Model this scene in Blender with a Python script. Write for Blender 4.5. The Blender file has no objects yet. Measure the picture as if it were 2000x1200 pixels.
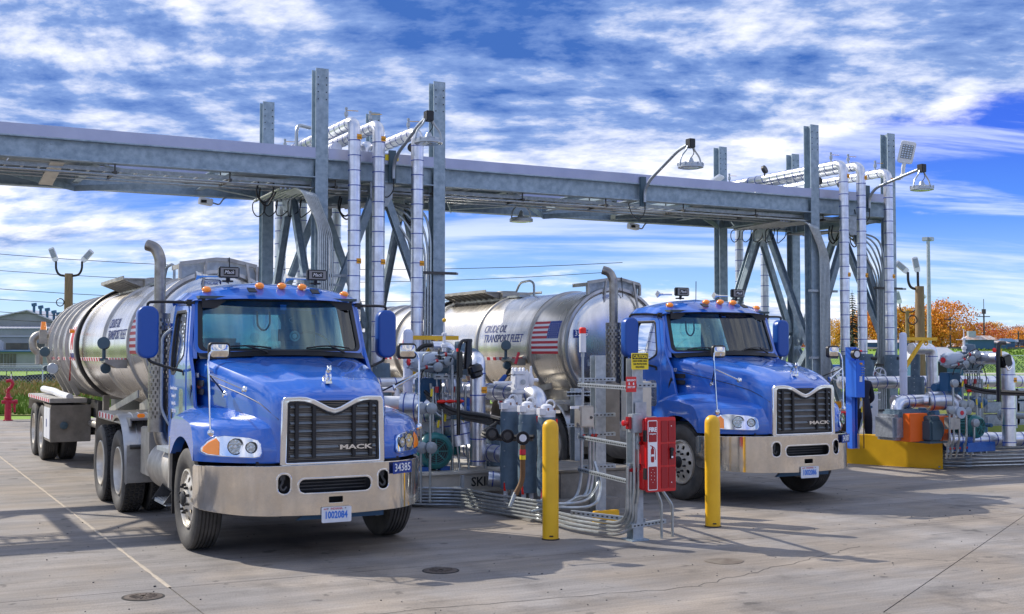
import bpy, bmesh, math, random
from mathutils import Vector as V, Matrix as MX
R=math.radians
S=bpy.context.scene
COL=S.collection
# ---------------- camera, world, sun, exposure ----------------
cam=bpy.data.objects.new('camera',bpy.data.cameras.new('camera')); COL.objects.link(cam); S.camera=cam
cam.location=(0,0,2.0); cam.rotation_euler=(R(92.2),0,R(-27.9)); cam.data.lens=42.84; cam.data.clip_end=4000; cam.data.clip_start=.1
SUN=V((-.656,1.09,1.0)).normalized()
sun=bpy.data.objects.new('sun',bpy.data.lights.new('sun','SUN')); COL.objects.link(sun)
sun.data.energy=3.1; sun.data.angle=R(.5); sun.data.color=(1,.93,.82); sun.rotation_euler=SUN.to_track_quat('Z','Y').to_euler()
S.view_settings.view_transform='Standard'; S.view_settings.look='None'; S.view_settings.exposure=0.68; S.view_settings.gamma=1
def world():
    w=bpy.data.worlds.new('World'); S.world=w; w.use_nodes=True; nt=w.node_tree; N=nt.nodes; L=nt.links
    N.clear(); out=N.new('ShaderNodeOutputWorld'); bg=N.new('ShaderNodeBackground'); L.new(bg.outputs[0],out.inputs[0])
    bg.inputs[1].default_value=.15
    sk=N.new('ShaderNodeTexSky'); sk.sky_type='NISHITA'; sk.sun_disc=False
    sk.sun_elevation=math.asin(SUN.z); sk.sun_rotation=math.atan2(SUN.x,SUN.y); sk.dust_density=.4; sk.ozone_density=4; sk.air_density=1.0
    def m(op,a,b=None,c=None,cl=False):
        n=N.new('ShaderNodeMath'); n.operation=op; n.use_clamp=cl
        for i,x in enumerate((a,b,c)):
            if x is None: continue
            if hasattr(x,'is_linked'): L.new(x,n.inputs[i])
            else: n.inputs[i].default_value=x
        return n.outputs[0]
    def mix(f,a,b,mode='MIX'):
        n=N.new('ShaderNodeMix'); n.data_type='RGBA'; n.blend_type=mode
        for i,x in ((0,f),(6,a),(7,b)):
            if hasattr(x,'is_linked'): L.new(x,n.inputs[i])
            else: n.inputs[i].default_value=x if i==0 else (*x,1)
        return n.outputs[2]
    def ss(x,lo,hi):
        n=N.new('ShaderNodeMapRange'); n.interpolation_type='SMOOTHSTEP'; L.new(x,n.inputs[0]); n.inputs[1].default_value=lo; n.inputs[2].default_value=hi; return n.outputs[0]
    tc=N.new('ShaderNodeTexCoord'); sp=N.new('ShaderNodeSeparateXYZ'); L.new(tc.outputs[0],sp.inputs[0])
    zc=m('MAXIMUM',sp.outputs[2],0.0); z=m('ADD',zc,.20)
    # clouds lie on a flat layer, so they foreshorten towards the horizon
    ca,sa=math.cos(R(27.9)),math.sin(R(27.9))
    px=m('SUBTRACT',m('MULTIPLY',sp.outputs[0],ca),m('MULTIPLY',sp.outputs[1],sa)); py=m('ADD',m('MULTIPLY',sp.outputs[0],sa),m('MULTIPLY',sp.outputs[1],ca))
    u=m('DIVIDE',px,z); v=m('DIVIDE',py,z)
    lat=m('DIVIDE',px,m('MAXIMUM',m('ABSOLUTE',py),.05)); el=m('DIVIDE',zc,m('MAXIMUM',m('ABSOLUTE',py),.05))
    def noise(su,sv,off,sc,det,rough,dist=0,du=0,dv=0):
        cb=N.new('ShaderNodeCombineXYZ'); L.new(m('ADD',m('MULTIPLY',u,su),du),cb.inputs[0]); L.new(m('ADD',m('MULTIPLY',v,sv),dv),cb.inputs[1]); cb.inputs[2].default_value=off
        n=N.new('ShaderNodeTexNoise'); L.new(cb.outputs[0],n.inputs[0]); n.inputs['Scale'].default_value=sc; n.inputs['Detail'].default_value=det; n.inputs['Roughness'].default_value=rough; n.inputs['Distortion'].default_value=dist
        return n.outputs[0]
    A=(1,1.25,4.4,1.25,11,.60,.15)
    n1=noise(*A); n1s=noise(*A,du=.05,dv=-.05); n2=noise(1,1.2,9.1,.5,3,.5); n3=noise(1,1.3,7.7,4.5,8,.62,.3)
    base=m('ADD',m('ADD',m('MULTIPLY',n1,.62),m('MULTIPLY',n2,.30)),m('MULTIPLY',n3,.12))
    line=m('SUBTRACT',el,m('ADD',m('MULTIPLY',lat,.30),.120))
    right=m('MULTIPLY',ss(lat,.06,.26),ss(el,.03,.10))
    dens=m('SUBTRACT',base,m('MULTIPLY',m('MULTIPLY',right,m('SUBTRACT',1.0,ss(line,-.075,.05))),.115))
    dens=m('ADD',dens,m('MULTIPLY',ss(el,.10,.24),.115)); dens=m('ADD',dens,m('MULTIPLY',ss(el,.12,.04),.012)); dark=m('MULTIPLY',ss(m('ABSOLUTE',m('SUBTRACT',lat,.02)),.36,.02),ss(el,.15,.22))
    cover=ss(dens,.485,.575)
    relief=m('MULTIPLY',m('SUBTRACT',n1s,n1),9.0)
    n4=noise(1,1.5,2.2,1.5,10,.62,.3)
    body=m('ADD',m('MULTIPLY',ss(dens,.53,.70),.50),m('MULTIPLY',m('SUBTRACT',n4,.5),2.0))
    thick=m('ADD',m('ADD',body,relief),m('MULTIPLY',dark,.48))
    n6=noise(1,1.6,17.3,3.4,10,.66,.5)
    thick=m('ADD',thick,m('MULTIPLY',m('SUBTRACT',n6,.5),1.1))
    thick=m('MULTIPLY',m('ADD',thick,.38),.56,cl=True)
    cr=N.new('ShaderNodeValToRGB'); L.new(thick,cr.inputs[0]); CE=cr.color_ramp.elements; CE[0].position=.10; CE[0].color=(.96,.97,1,1); CE[1].position=1; CE[1].color=(.05,.14,.42,1)
    for p,c in((.36,(.62,.68,.82)),(.62,(.22,.34,.62))): e=CE.new(p); e.color=(*c,1)
    rp=N.new('ShaderNodeValToRGB'); L.new(sp.outputs[2],rp.inputs[0]); E=rp.color_ramp.elements
    E[0].position=0; E[0].color=(.62,.80,.98,1); E[1].position=1; E[1].color=(.02,.07,.40,1)
    for p,c in((.05,(.30,.54,.94)),(.11,(.05,.22,.84)),(.17,(.010,.095,.74)),(.28,(.006,.06,.56)),(.5,(.01,.05,.38))): e=E.new(p); e.color=(*c,1)
    ramp=mix(1.0,rp.outputs[0],(4.9,4.9,4.9),'MULTIPLY')
    skyc=mix(.10,ramp,sk.outputs[0])
    cl=mix(1.0,cr.outputs[0],(5.1,5.1,5.3),'MULTIPLY')
    n5=noise(.55,2.6,13.1,1.1,8,.6,.2)
    skyc=mix(m('MULTIPLY',m('MULTIPLY',ss(n5,.47,.66),ss(el,.17,.08)),.62),skyc,(4.7,4.9,5.3))
    n7=noise(.7,2.2,21.7,1.6,9,.62,.35)
    skyc=mix(m('MULTIPLY',m('MULTIPLY',ss(n7,.50,.68),right),.55),skyc,(4.3,4.7,5.3))
    fin=mix(m('MULTIPLY',cover,.95),skyc,cl)
    L.new(fin,bg.inputs[0])
world()
# ---------------- materials ----------------
MT={}
def mat(name,c,r=.5,m=0.0,c2=None,sc=8,bump=0,bs=60,spec=.5,coat=0,emit=None,stretch=None,det=6,lo=.35,hi=.65,rv=0,tr=0):
    ma=bpy.data.materials.new(name); ma.use_nodes=True; nt=ma.node_tree; N=nt.nodes; L=nt.links; b=N['Principled BSDF']
    b.inputs['Base Color'].default_value=(*c,1); b.inputs['Roughness'].default_value=r; b.inputs['Metallic'].default_value=m
    b.inputs['Specular IOR Level'].default_value=spec; b.inputs['Coat Weight'].default_value=coat; b.inputs['Coat Roughness'].default_value=.03
    tc=N.new('ShaderNodeTexCoord'); mp=N.new('ShaderNodeMapping'); L.new(tc.outputs['Object'],mp.inputs[0])
    if stretch: mp.inputs['Scale'].default_value=stretch
    if c2 is not None or rv:
        n=N.new('ShaderNodeTexNoise'); n.inputs['Scale'].default_value=sc; n.inputs['Detail'].default_value=det; n.inputs['Roughness'].default_value=.6; L.new(mp.outputs[0],n.inputs[0])
        cr=N.new('ShaderNodeMapRange'); L.new(n.outputs[0],cr.inputs[0]); cr.inputs[1].default_value=lo; cr.inputs[2].default_value=hi
        if c2 is not None:
            mx=N.new('ShaderNodeMix'); mx.data_type='RGBA'; L.new(cr.outputs[0],mx.inputs[0]); mx.inputs[6].default_value=(*c,1); mx.inputs[7].default_value=(*c2,1); L.new(mx.outputs[2],b.inputs['Base Color'])
        if rv:
            r2=N.new('ShaderNodeMapRange'); L.new(n.outputs[0],r2.inputs[0]); r2.inputs[1].default_value=.3; r2.inputs[2].default_value=.7; r2.inputs[3].default_value=r; r2.inputs[4].default_value=r+rv; L.new(r2.outputs[0],b.inputs['Roughness'])
    if bump:
        n=N.new('ShaderNodeTexNoise'); n.inputs['Scale'].default_value=bs; n.inputs['Detail'].default_value=4; L.new(mp.outputs[0],n.inputs[0])
        bp=N.new('ShaderNodeBump'); bp.inputs['Strength'].default_value=bump; bp.inputs['Distance'].default_value=.01; L.new(n.outputs[0],bp.inputs['Height']); L.new(bp.outputs[0],b.inputs['Normal'])
    if emit: b.inputs['Emission Color'].default_value=(*emit[:3],1); b.inputs['Emission Strength'].default_value=emit[3]
    MT[name]=ma; return ma
def glass(name,tint,refl=.06,tw=1.0):
    ma=bpy.data.materials.new(name); ma.use_nodes=True; nt=ma.node_tree; N=nt.nodes; L=nt.links; N.clear()
    o=N.new('ShaderNodeOutputMaterial'); mx=N.new('ShaderNodeMixShader'); t=N.new('ShaderNodeBsdfTransparent'); g=N.new('ShaderNodeBsdfGlossy'); f=N.new('ShaderNodeFresnel')
    f.inputs[0].default_value=1.5; t.inputs[0].default_value=(*tint,1); g.inputs[1].default_value=.01; g.inputs[0].default_value=(.9,.95,1,1)
    ad=N.new('ShaderNodeMath'); ad.operation='ADD'; ad.inputs[1].default_value=refl; L.new(f.outputs[0],ad.inputs[0])
    L.new(ad.outputs[0],mx.inputs[0]); L.new(t.outputs[0],mx.inputs[1]); L.new(g.outputs[0],mx.inputs[2]); L.new(mx.outputs[0],o.inputs[0]); MT[name]=ma
mat('truck_blue',(.018,.130,.56),.17,0,coat=1,spec=.5,c2=(.022,.145,.60),sc=1.5,rv=.07)
mat('mirror_blue',(.012,.08,.36),.3,0,bump=.15,bs=150)
mat('chrome',(.80,.81,.83),.06,1,rv=.05,sc=6)
mat('bumper_steel',(.80,.75,.68),.05,1,c2=(.66,.61,.54),sc=2.2,rv=.10,bump=.05,bs=5)
mat('tank_metal',(.86,.83,.79),.18,.90,c2=(.66,.63,.58),sc=1.3,rv=.12,stretch=(2.2,3,.35),bump=.012,bs=1.6)
mat('tank_ring',(.56,.54,.50),.34,1,c2=(.45,.43,.40),sc=5,rv=.15)
mat('dull_aluminium',(.50,.48,.44),.42,.85,c2=(.36,.34,.31),sc=6,rv=.15)
mat('dusty_metal',(.30,.27,.23),.6,.5,c2=(.20,.18,.15),sc=5)
mat('fender_metal',(.62,.60,.56),.33,.9,c2=(.5,.48,.45),sc=4,rv=.15)
mat('stack_metal',(.36,.34,.31),.26,1,c2=(.24,.22,.20),sc=9,rv=.15)
mat('rim_metal',(.80,.75,.66),.35,.45,c2=(.64,.59,.50),sc=7)
mat('jacket',(.80,.81,.85),.27,1,c2=(.62,.63,.67),sc=7,rv=.12,bump=.05,bs=20)
mat('band_blue',(.02,.06,.35),.45)
mat('galvanised',(.37,.455,.52),.48,.45,c2=(.25,.325,.385),sc=9,rv=.15,bump=.06,bs=80)
mat('galv_light',(.46,.50,.53),.42,.6,c2=(.34,.38,.41),sc=14,rv=.15)
mat('trough',(.44,.46,.58),.38,.55,c2=(.38,.40,.52),sc=2)
mat('conduit',(.50,.53,.54),.33,.85,c2=(.38,.41,.42),sc=16)
mat('rubber',(.022,.022,.024),.75,c2=(.040,.038,.036),sc=10)
mat('tyre_side',(.045,.044,.043),.7,c2=(.10,.093,.083),sc=5,bump=.1,bs=90)
mat('black',(.012,.012,.014),.45)
mat('black_gloss',(.01,.01,.012),.2)
mat('dark_metal',(.05,.05,.052),.5,.3,c2=(.09,.085,.08),sc=9)
mat('interior',(.06,.09,.10),.8)
mat('interior_light',(.12,.16,.18),.8)
mat('seat_fabric',(.08,.115,.13),.85)
mat('insulation',(.13,.195,.25),.6,c2=(.095,.15,.20),sc=8,bump=.9,bs=14)
mat('insulation_grey',(.40,.43,.48),.35,.5,c2=(.28,.31,.35),sc=8,bump=1.0,bs=14)
mat('white_paint',(.78,.79,.82),.4,c2=(.68,.70,.75),sc=9)
mat('pale_lilac',(.62,.66,.80),.45)
mat('cream',(.62,.58,.50),.5,c2=(.5,.47,.40),sc=5)
mat('yellow',(.88,.50,.012),.40,c2=(.80,.44,.010),sc=4)
mat('yellow_light',(.86,.66,.02),.5)
mat('orange_paint',(.85,.14,.01),.4)
mat('orange_label',(.85,.36,.01),.5)
mat('orange_lens',(.95,.27,.01),.15,coat=.8,emit=(.9,.25,.02,.12))
mat('red_paint',(.62,.012,.015),.3,coat=.3)
mat('red_dark',(.35,.008,.012),.35)
mat('red_vivid',(.85,.02,.01),.5)
mat('red_ink',(.55,.02,.04),.5)
mat('blue_ink',(.015,.05,.28),.5)
mat('plate_blue',(.03,.18,.65),.5)
mat('white_ink',(.85,.86,.88),.5)
mat('black_ink',(.012,.012,.012),.5)
mat('grey_ink',(.25,.25,.25),.5)
mat('pump_blue',(.02,.12,.42),.4,c2=(.015,.09,.34),sc=9)
mat('panel_blue',(.03,.16,.72),.35,coat=.3)
mat('steel_blue',(.03,.11,.22),.4)
mat('motor_teal',(.03,.20,.20),.35,c2=(.022,.16,.16),sc=9)
mat('gear_grey',(.055,.10,.13),.45)
mat('act_grey',(.40,.46,.54),.4)
mat('fitting_grey',(.36,.40,.43),.45,.5,c2=(.28,.32,.35),sc=20)
mat('hose_brown',(.16,.08,.03),.7)
mat('hose_black',(.015,.015,.016),.55,bump=.3,bs=60)
mat('hose_grey',(.11,.105,.10),.6)
mat('concrete_old',(.30,.28,.25),.9,c2=(.18,.17,.155),sc=4,bump=.4,bs=30)
mat('wood_pole',(.30,.21,.12),.85,c2=(.19,.13,.07),sc=6,stretch=(6,6,.5),bump=.5,bs=30)
mat('lens_clear',(.62,.68,.75),.06,1,c2=(.35,.42,.5),sc=25,bump=.4,bs=40)
mat('lamp_white',(.82,.84,.86),.35)
mat('lamp_metal',(.42,.46,.50),.4,.7)
mat('shed_grey',(.33,.34,.35),.7,c2=(.28,.29,.30),sc=.6)
mat('shed_roof',(.36,.38,.42),.6)
mat('shed_trim',(.48,.49,.54),.6)
mat('dirty_glass',(.12,.11,.08),.3,c2=(.05,.055,.05),sc=.8)
mat('fence_white',(.62,.68,.72),.5,.3)
mat('asphalt',(.16,.15,.145),.9,c2=(.12,.115,.11),sc=.5)
mat('pale_road',(.42,.40,.36),.9)
mat('silt_black',(.015,.02,.03),.7)
mat('skin',(.45,.25,.17),.55)
mat('coverall_blue',(.03,.10,.36),.8,bump=.3,bs=20)
mat('coverall_navy',(.010,.014,.035),.85,bump=.3,bs=20)
mat('glove_black',(.012,.014,.02),.75)
mat('glove_brown',(.12,.085,.05),.85)
mat('hardhat',(.75,.75,.72),.3)
mat('jeans',(.03,.08,.22),.85)
mat('hydrant_red',(.45,.01,.04),.35)
mat('brass',(.5,.34,.08),.35,.9)
mat('rust',(.25,.10,.05),.8,c2=(.35,.30,.27),sc=20)
mat('car_white',(.7,.7,.7),.3); mat('car_dark',(.05,.06,.08),.3); mat('car_roof_rust',(.45,.22,.12),.6,c2=(.6,.58,.55),sc=3)
for k,(a,b) in {'bark':((.09,.065,.05),(.05,.04,.03)),'leaf_orange':((.85,.33,.02),(.62,.23,.012)),'leaf_gold':((.80,.42,.03),(.52,.30,.02)),'leaf_red':((.55,.06,.035),(.36,.07,.02)),'leaf_rust':((.60,.20,.04),(.36,.15,.04)),'leaf_green':((.035,.055,.02),(.02,.035,.012)),'weed_green':((.16,.26,.02),(.09,.17,.015)),'weed_tan':((.40,.27,.09),(.28,.20,.06))}.items():
    mat(k,a,.8,c2=b,sc=.4 if k[:4]=='leaf' else 3)
def dirty(name,dust,amt):
    ma=MT[name]; nt=ma.node_tree; N=nt.nodes; L=nt.links; b=N['Principled BSDF']; tc=N.new('ShaderNodeTexCoord'); sp=N.new('ShaderNodeSeparateXYZ'); L.new(tc.outputs['Object'],sp.inputs[0])
    n=N.new('ShaderNodeTexNoise'); n.inputs['Scale'].default_value=5; n.inputs['Detail'].default_value=9; n.inputs['Roughness'].default_value=.7; L.new(tc.outputs['Object'],n.inputs[0])
    a=N.new('ShaderNodeMapRange'); L.new(n.outputs[0],a.inputs[0]); a.inputs[1].default_value=.42; a.inputs[2].default_value=.75
    h=N.new('ShaderNodeMapRange'); L.new(sp.outputs[2],h.inputs[0]); h.inputs[1].default_value=1.6; h.inputs[2].default_value=.5; h.inputs[3].default_value=.12; h.inputs[4].default_value=1
    k=N.new('ShaderNodeMath'); k.operation='MULTIPLY'; L.new(a.outputs[0],k.inputs[0]); L.new(h.outputs[0],k.inputs[1]); k2=N.new('ShaderNodeMath'); k2.operation='MULTIPLY'; L.new(k.outputs[0],k2.inputs[0]); k2.inputs[1].default_value=amt
    mx=N.new('ShaderNodeMix'); mx.data_type='RGBA'; L.new(k2.outputs[0],mx.inputs[0]); old=b.inputs['Base Color'].links[0].from_socket; L.new(old,mx.inputs[6]); mx.inputs[7].default_value=(*dust,1); L.new(mx.outputs[2],b.inputs['Base Color'])
    cw=N.new('ShaderNodeMath'); cw.operation='SUBTRACT'; cw.inputs[0].default_value=b.inputs['Coat Weight'].default_value; L.new(k2.outputs[0],cw.inputs[1]); cw.use_clamp=True; L.new(cw.outputs[0],b.inputs['Coat Weight'])
    if b.inputs['Metallic'].default_value>.5: mm=N.new('ShaderNodeMath'); mm.operation='SUBTRACT'; mm.inputs[0].default_value=1; L.new(k2.outputs[0],mm.inputs[1]); L.new(mm.outputs[0],b.inputs['Metallic'])
dirty('truck_blue',(.22,.19,.16),.55); dirty('bumper_steel',(.30,.26,.21),.28)
glass('cab_glass',(.60,.86,.86),.04)
glass('side_glass',(.6,.72,.72),.04)
glass('lens_glass',(.85,.9,.95),.1)
# ---------------- mesh helpers ----------------
class MB:
    def __init__(s): s.v=[]; s.f=[]
    def add(s,vs,fs):
        o=len(s.v); s.v+= [tuple(x) for x in vs]; s.f+=[tuple(i+o for i in f) for f in fs]; return s
    def box(s,c,d,rot=None):
        x,y,z=d[0]/2,d[1]/2,d[2]/2; p=[V((a*x,b*y,e*z)) for a in(-1,1) for b in(-1,1) for e in(-1,1)]
        if rot is not None: p=[rot@q for q in p]
        c=V(c); return s.add([q+c for q in p],[(0,1,3,2),(4,6,7,5),(0,4,5,1),(2,3,7,6),(0,2,6,4),(1,5,7,3)])
    def b2(s,a,b): # box from corner to corner
        return s.box([(a[i]+b[i])/2 for i in range(3)],[abs(a[i]-b[i]) for i in range(3)])
    def beam(s,a,b,w,h,up=(0,0,1)): # bar from a to b
        a,b=V(a),V(b); d=b-a; L=d.length; d.normalize(); up=V(up)
        if abs(d.dot(up))>.95: up=V((0,1,0))
        x=d.cross(up).normalized(); z=x.cross(d); m=MX((x,d,z)).transposed(); return s.box((a+b)/2,(w,L,h),m)
    def cyl(s,a,b,r,r2=None,n=12,cap=True):
        a,b=V(a),V(b); r2=r if r2 is None else r2; d=(b-a).normalized(); t=V((0,0,1)) if abs(d.z)<.9 else V((1,0,0)); x=d.cross(t).normalized(); y=d.cross(x)
        vs=[];fs=[]
        for k in range(n):
            t=2*math.pi*k/n; q=x*math.cos(t)+y*math.sin(t); vs+=[a+q*r,b+q*r2]
        for k in range(n): j=(k+1)%n; fs.append((2*k,2*j,2*j+1,2*k+1))
        if cap: fs+=[tuple(2*k for k in range(n))[::-1],tuple(2*k+1 for k in range(n))]
        return s.add(vs,fs)
    def lathe(s,o,axis,prof,n=24,closed=False): # prof: list of (dist along axis, radius)
        o=V(o); d=V(axis).normalized(); t=V((0,0,1)) if abs(d.z)<.9 else V((1,0,0)); x=d.cross(t).normalized(); y=d.cross(x); vs=[];fs=[]
        m=len(prof)
        for k in range(n):
            t=2*math.pi*k/n; q=x*math.cos(t)+y*math.sin(t)
            for h,r in prof: vs.append(o+d*h+q*r)
        for k in range(n):
            j=(k+1)%n
            for i in range(m-1 if not closed else m):
                i2=(i+1)%m; fs.append((k*m+i,j*m+i,j*m+i2,k*m+i2))
        if not closed:
            for e in (0,m-1):
                if prof[e][1]>1e-4: fs.append(tuple(k*m+e for k in range(n)) if e else tuple(k*m for k in range(n))[::-1])
        return s.add(vs,fs)
    def tube(s,pts,r,n=8,bend=0,cap=True,seg=5):
        pts=[V(p) for p in pts]
        if bend and len(pts)>2:
            q=[pts[0]]; rl=isinstance(r,(list,tuple)); nr=[r[0]] if rl else None
            for i in range(1,len(pts)-1):
                if rl: nr+=[r[i]]*(seg+1)
                p=pts[i]; a=(pts[i-1]-p); b=(pts[i+1]-p); k=min(bend,a.length*.48,b.length*.48); a=p+a.normalized()*k; b=p+b.normalized()*k
                for j in range(seg+1):
                    t=j/seg; q.append(a*(1-t)**2+p*2*t*(1-t)+b*t*t)
            q.append(pts[-1]); pts=q
            if rl: r=nr+[r[-1]]
        vs=[];fs=[];m=len(pts); nx=None
        for i,p in enumerate(pts):
            d=((pts[min(i+1,m-1)]-p).normalized()+(p-pts[max(i-1,0)]).normalized()) if 0<i<m-1 else (pts[1]-p if i==0 else p-pts[-2])
            d.normalize()
            if nx is None: t=V((0,0,1)) if abs(d.z)<.9 else V((1,0,0)); nx=d.cross(t).normalized()
            else: nx=(nx-d*nx.dot(d)).normalized()
            ny=d.cross(nx); rr=r[i] if isinstance(r,(list,tuple)) else r
            for k in range(n): t=2*math.pi*k/n; vs.append(p+(nx*math.cos(t)+ny*math.sin(t))*rr)
        for i in range(m-1):
            for k in range(n): j=(k+1)%n; fs.append((i*n+k,i*n+j,(i+1)*n+j,(i+1)*n+k))
        if cap: fs+=[tuple(range(n))[::-1],tuple(range((m-1)*n,m*n))]
        return s.add(vs,fs)
    def prism(s,poly,h,M=None): # polygon in xy extruded to h along z, then M
        n=len(poly); vs=[V((p[0],p[1],0)) for p in poly]+[V((p[0],p[1],h)) for p in poly]
        if M is not None: vs=[M@q for q in vs]
        return s.add(vs,[tuple(range(n))[::-1],tuple(range(n,2*n))]+[(i,(i+1)%n,(i+1)%n+n,i+n) for i in range(n)])
    def ball(s,c,r,n=12,m=8,sq=(1,1,1)):
        c=V(c); vs=[c+V((0,0,-r*sq[2]))]; fs=[]
        for i in range(1,m):
            a=-math.pi/2+math.pi*i/m
            for k in range(n): t=2*math.pi*k/n; vs.append(c+V((math.cos(a)*math.cos(t)*r*sq[0],math.cos(a)*math.sin(t)*r*sq[1],math.sin(a)*r*sq[2])))
        vs.append(c+V((0,0,r*sq[2]))); T=len(vs)-1
        for k in range(n): j=(k+1)%n; fs.append((0,1+j,1+k)); fs.append((T,1+(m-2)*n+k,1+(m-2)*n+j))
        for i in range(m-2):
            for k in range(n): j=(k+1)%n; fs.append((1+i*n+k,1+i*n+j,1+(i+1)*n+j,1+(i+1)*n+k))
        return s.add(vs,fs)
    def torus(s,c,axis,Rr,r,n=24,m=6):
        c=V(c); d=V(axis).normalized(); t=V((0,0,1)) if abs(d.z)<.9 else V((1,0,0)); x=d.cross(t).normalized(); y=d.cross(x)
        return s.lathe(c,d,[(r*math.sin(2*math.pi*k/m),Rr+r*math.cos(2*math.pi*k/m)) for k in range(m)],n,True)
    def grid(s,rows): # rows of equal-length point lists
        n=len(rows[0]); vs=[p for r in rows for p in r]; fs=[(i*n+j,i*n+j+1,(i+1)*n+j+1,(i+1)*n+j) for i in range(len(rows)-1) for j in range(n-1)]
        return s.add(vs,fs)
    def hsec(s,a,b,w,h,t=.016,up=(0,0,1)): # H/I-section bar from a to b: flanges perpendicular to up
        a,b=V(a),V(b); d=(b-a).normalized(); up=V(up); up=(up-d*up.dot(d)).normalized()
        for k in(-1,1): s.beam(a+up*k*(h-t)/2,b+up*k*(h-t)/2,w,t,up)
        s.beam(a,b,t*.8,h-2*t,up); return s
    def mesh(s,name,m,bev=0,ang=38,flat=False,fix=True):
        me=bpy.data.meshes.new(name); me.from_pydata(s.v,[],s.f)
        if bev or fix:
            bm=bmesh.new(); bm.from_mesh(me)
            if fix: bmesh.ops.recalc_face_normals(bm,faces=bm.faces)
            if bev:
                ed=[e for e in bm.edges if len(e.link_faces)==2 and e.calc_face_angle(0)>R(40)]
                bmesh.ops.bevel(bm,geom=ed,offset=bev,segments=2,affect='EDGES',clamp_overlap=True)
            bm.to_mesh(me); bm.free()
        me.materials.append(MT[m])
        if not flat: me.shade_smooth(); me.set_sharp_from_angle(angle=R(ang))
        return me
def tag(o,label=None,cat=None,group=None,kind=None):
    if label: o['label']=label
    if cat: o['category']=cat
    if group: o['group']=group
    if kind: o['kind']=kind
    return o
def link(name,me,parent=None,loc=None,rz=0):
    o=bpy.data.objects.new(name,me); COL.objects.link(o)
    if parent: o.parent=parent
    if loc is not None: o.location=loc
    if rz: o.rotation_euler=(0,0,rz)
    return o
def ob(name,mb,m,parent=None,bev=0,label=None,kind=None,flat=False,loc=None,ang=38,fix=True):
    o=link(name,mb.mesh(name,m,bev,ang,flat,fix),parent,loc); return tag(o,label,kind=kind)
def thing(name,label,cat,loc=(0,0,0),rz=0,group=None):
    return tag(link(name,None,None,loc,rz),label,cat,group)
def kids(o): return [c for c in COL.objects if c.parent==o]
def dup(o,parent=None,loc=None,rz=None,label=None,group=None):
    ch={}
    for c in COL.objects:
        if c.parent: ch.setdefault(c.parent.name,[]).append(c)
    def rec(a,p):
        c=a.copy(); COL.objects.link(c); c.parent=p
        for k in ch.get(a.name,[]): rec(k,c)
        return c
    c=rec(o,parent)
    if loc is not None: c.location=loc
    if rz is not None: c.rotation_euler=(0,0,rz)
    if label: c['label']=label
    if group: c['group']=group
    return c
def fill(loops,depth=0,bev=0,res=1):
    cu=bpy.data.curves.new('tmp','CURVE'); cu.dimensions='2D'; cu.fill_mode='BOTH'; cu.extrude=depth/2; cu.bevel_depth=bev; cu.bevel_resolution=res
    for lp in loops:
        sp=cu.splines.new('POLY'); sp.points.add(len(lp)-1); sp.use_cyclic_u=True
        for p,q in zip(sp.points,lp): p.co=(q[0],q[1],0,1)
    return _curve(cu)
def _curve(cu):
    o=bpy.data.objects.new('tmp',cu); COL.objects.link(o); dg=bpy.context.evaluated_depsgraph_get(); dg.update()
    me=bpy.data.meshes.new_from_object(o.evaluated_get(dg)); COL.objects.unlink(o); bpy.data.objects.remove(o); bpy.data.curves.remove(cu); return me
def rrect(x0,y0,x1,y1,r,n=4):
    p=[]
    for cx,cy,a in((x1-r,y1-r,0),(x0+r,y1-r,90),(x0+r,y0+r,180),(x1-r,y0+r,270)):
        for k in range(n+1): t=R(a+90*k/n); p.append((cx+r*math.cos(t),cy+r*math.sin(t)))
    return p
def circ(cx,cy,r,n=20,ry=None): return [(cx+r*math.cos(2*math.pi*k/n),cy+(ry or r)*math.sin(2*math.pi*k/n)) for k in range(n)]
def text(body,size,h=.002,bold=0,shear=0,width=None,spacing=1):
    cu=bpy.data.curves.new('tmp','FONT'); cu.body=body; cu.size=size; cu.extrude=h/2; cu.align_x='CENTER'; cu.align_y='CENTER'; cu.offset=bold; cu.shear=shear; cu.resolution_u=2; cu.space_character=spacing
    me=_curve(cu)
    if width and len(me.vertices):
        xs=[v.co.x for v in me.vertices]; w=max(xs)-min(xs); c=(max(xs)+min(xs))/2
        for v in me.vertices: v.co.x=(v.co.x-c)*width/w
    return me
def warp(me,fn,cx=None,cy=None,name='x',m=None):
    bm=bmesh.new(); bm.from_mesh(me)
    for ax,st in((0,cx),(1,cy)):
        if st:
            a=min(v.co[ax] for v in bm.verts); b=max(v.co[ax] for v in bm.verts); k=a+st
            while k<b:
                co=[0,0,0]; no=[0,0,0]; co[ax]=k; no[ax]=1; bmesh.ops.bisect_plane(bm,geom=bm.verts[:]+bm.edges[:]+bm.faces[:],plane_co=co,plane_no=no); k+=st
    for v in bm.verts: v.co=V(fn(v.co))
    bm.to_mesh(me); bm.free(); me.name=name
    me.materials.clear()
    if m: me.materials.append(MT[m])
    me.shade_smooth(); me.set_sharp_from_angle(angle=R(35))
    return me
# text/shape drawn in x,y placed: to face -Y (towards lane exits)
FY=MX(((1,0,0),(0,0,-1),(0,1,0))).transposed().to_4x4()   # x->x, y->z, z->-y
FY=MX(((1,0,0,0),(0,0,-1,0),(0,1,0,0),(0,0,0,1)))
FX=MX(((0,0,-1,0),(-1,0,0,0),(0,1,0,0),(0,0,0,1)))        # faces -X: x->-y, y->z
def place(name,me,m,M,loc,parent=None,label=None):
    me.transform(MX.Translation(loc)@M); me.name=name; me.materials.clear(); me.materials.append(MT[m]); me.shade_smooth(); me.set_sharp_from_angle(angle=R(35))
    return tag(link(name,me,parent),label)
def ftext(body,size,m,loc,parent,width=None,M=FY,bold=0,name='lettering',shear=0,h=.002,label=None):
    return place(name,text(body,size,h,bold,shear,width),m,M,loc,parent,label)

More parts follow.
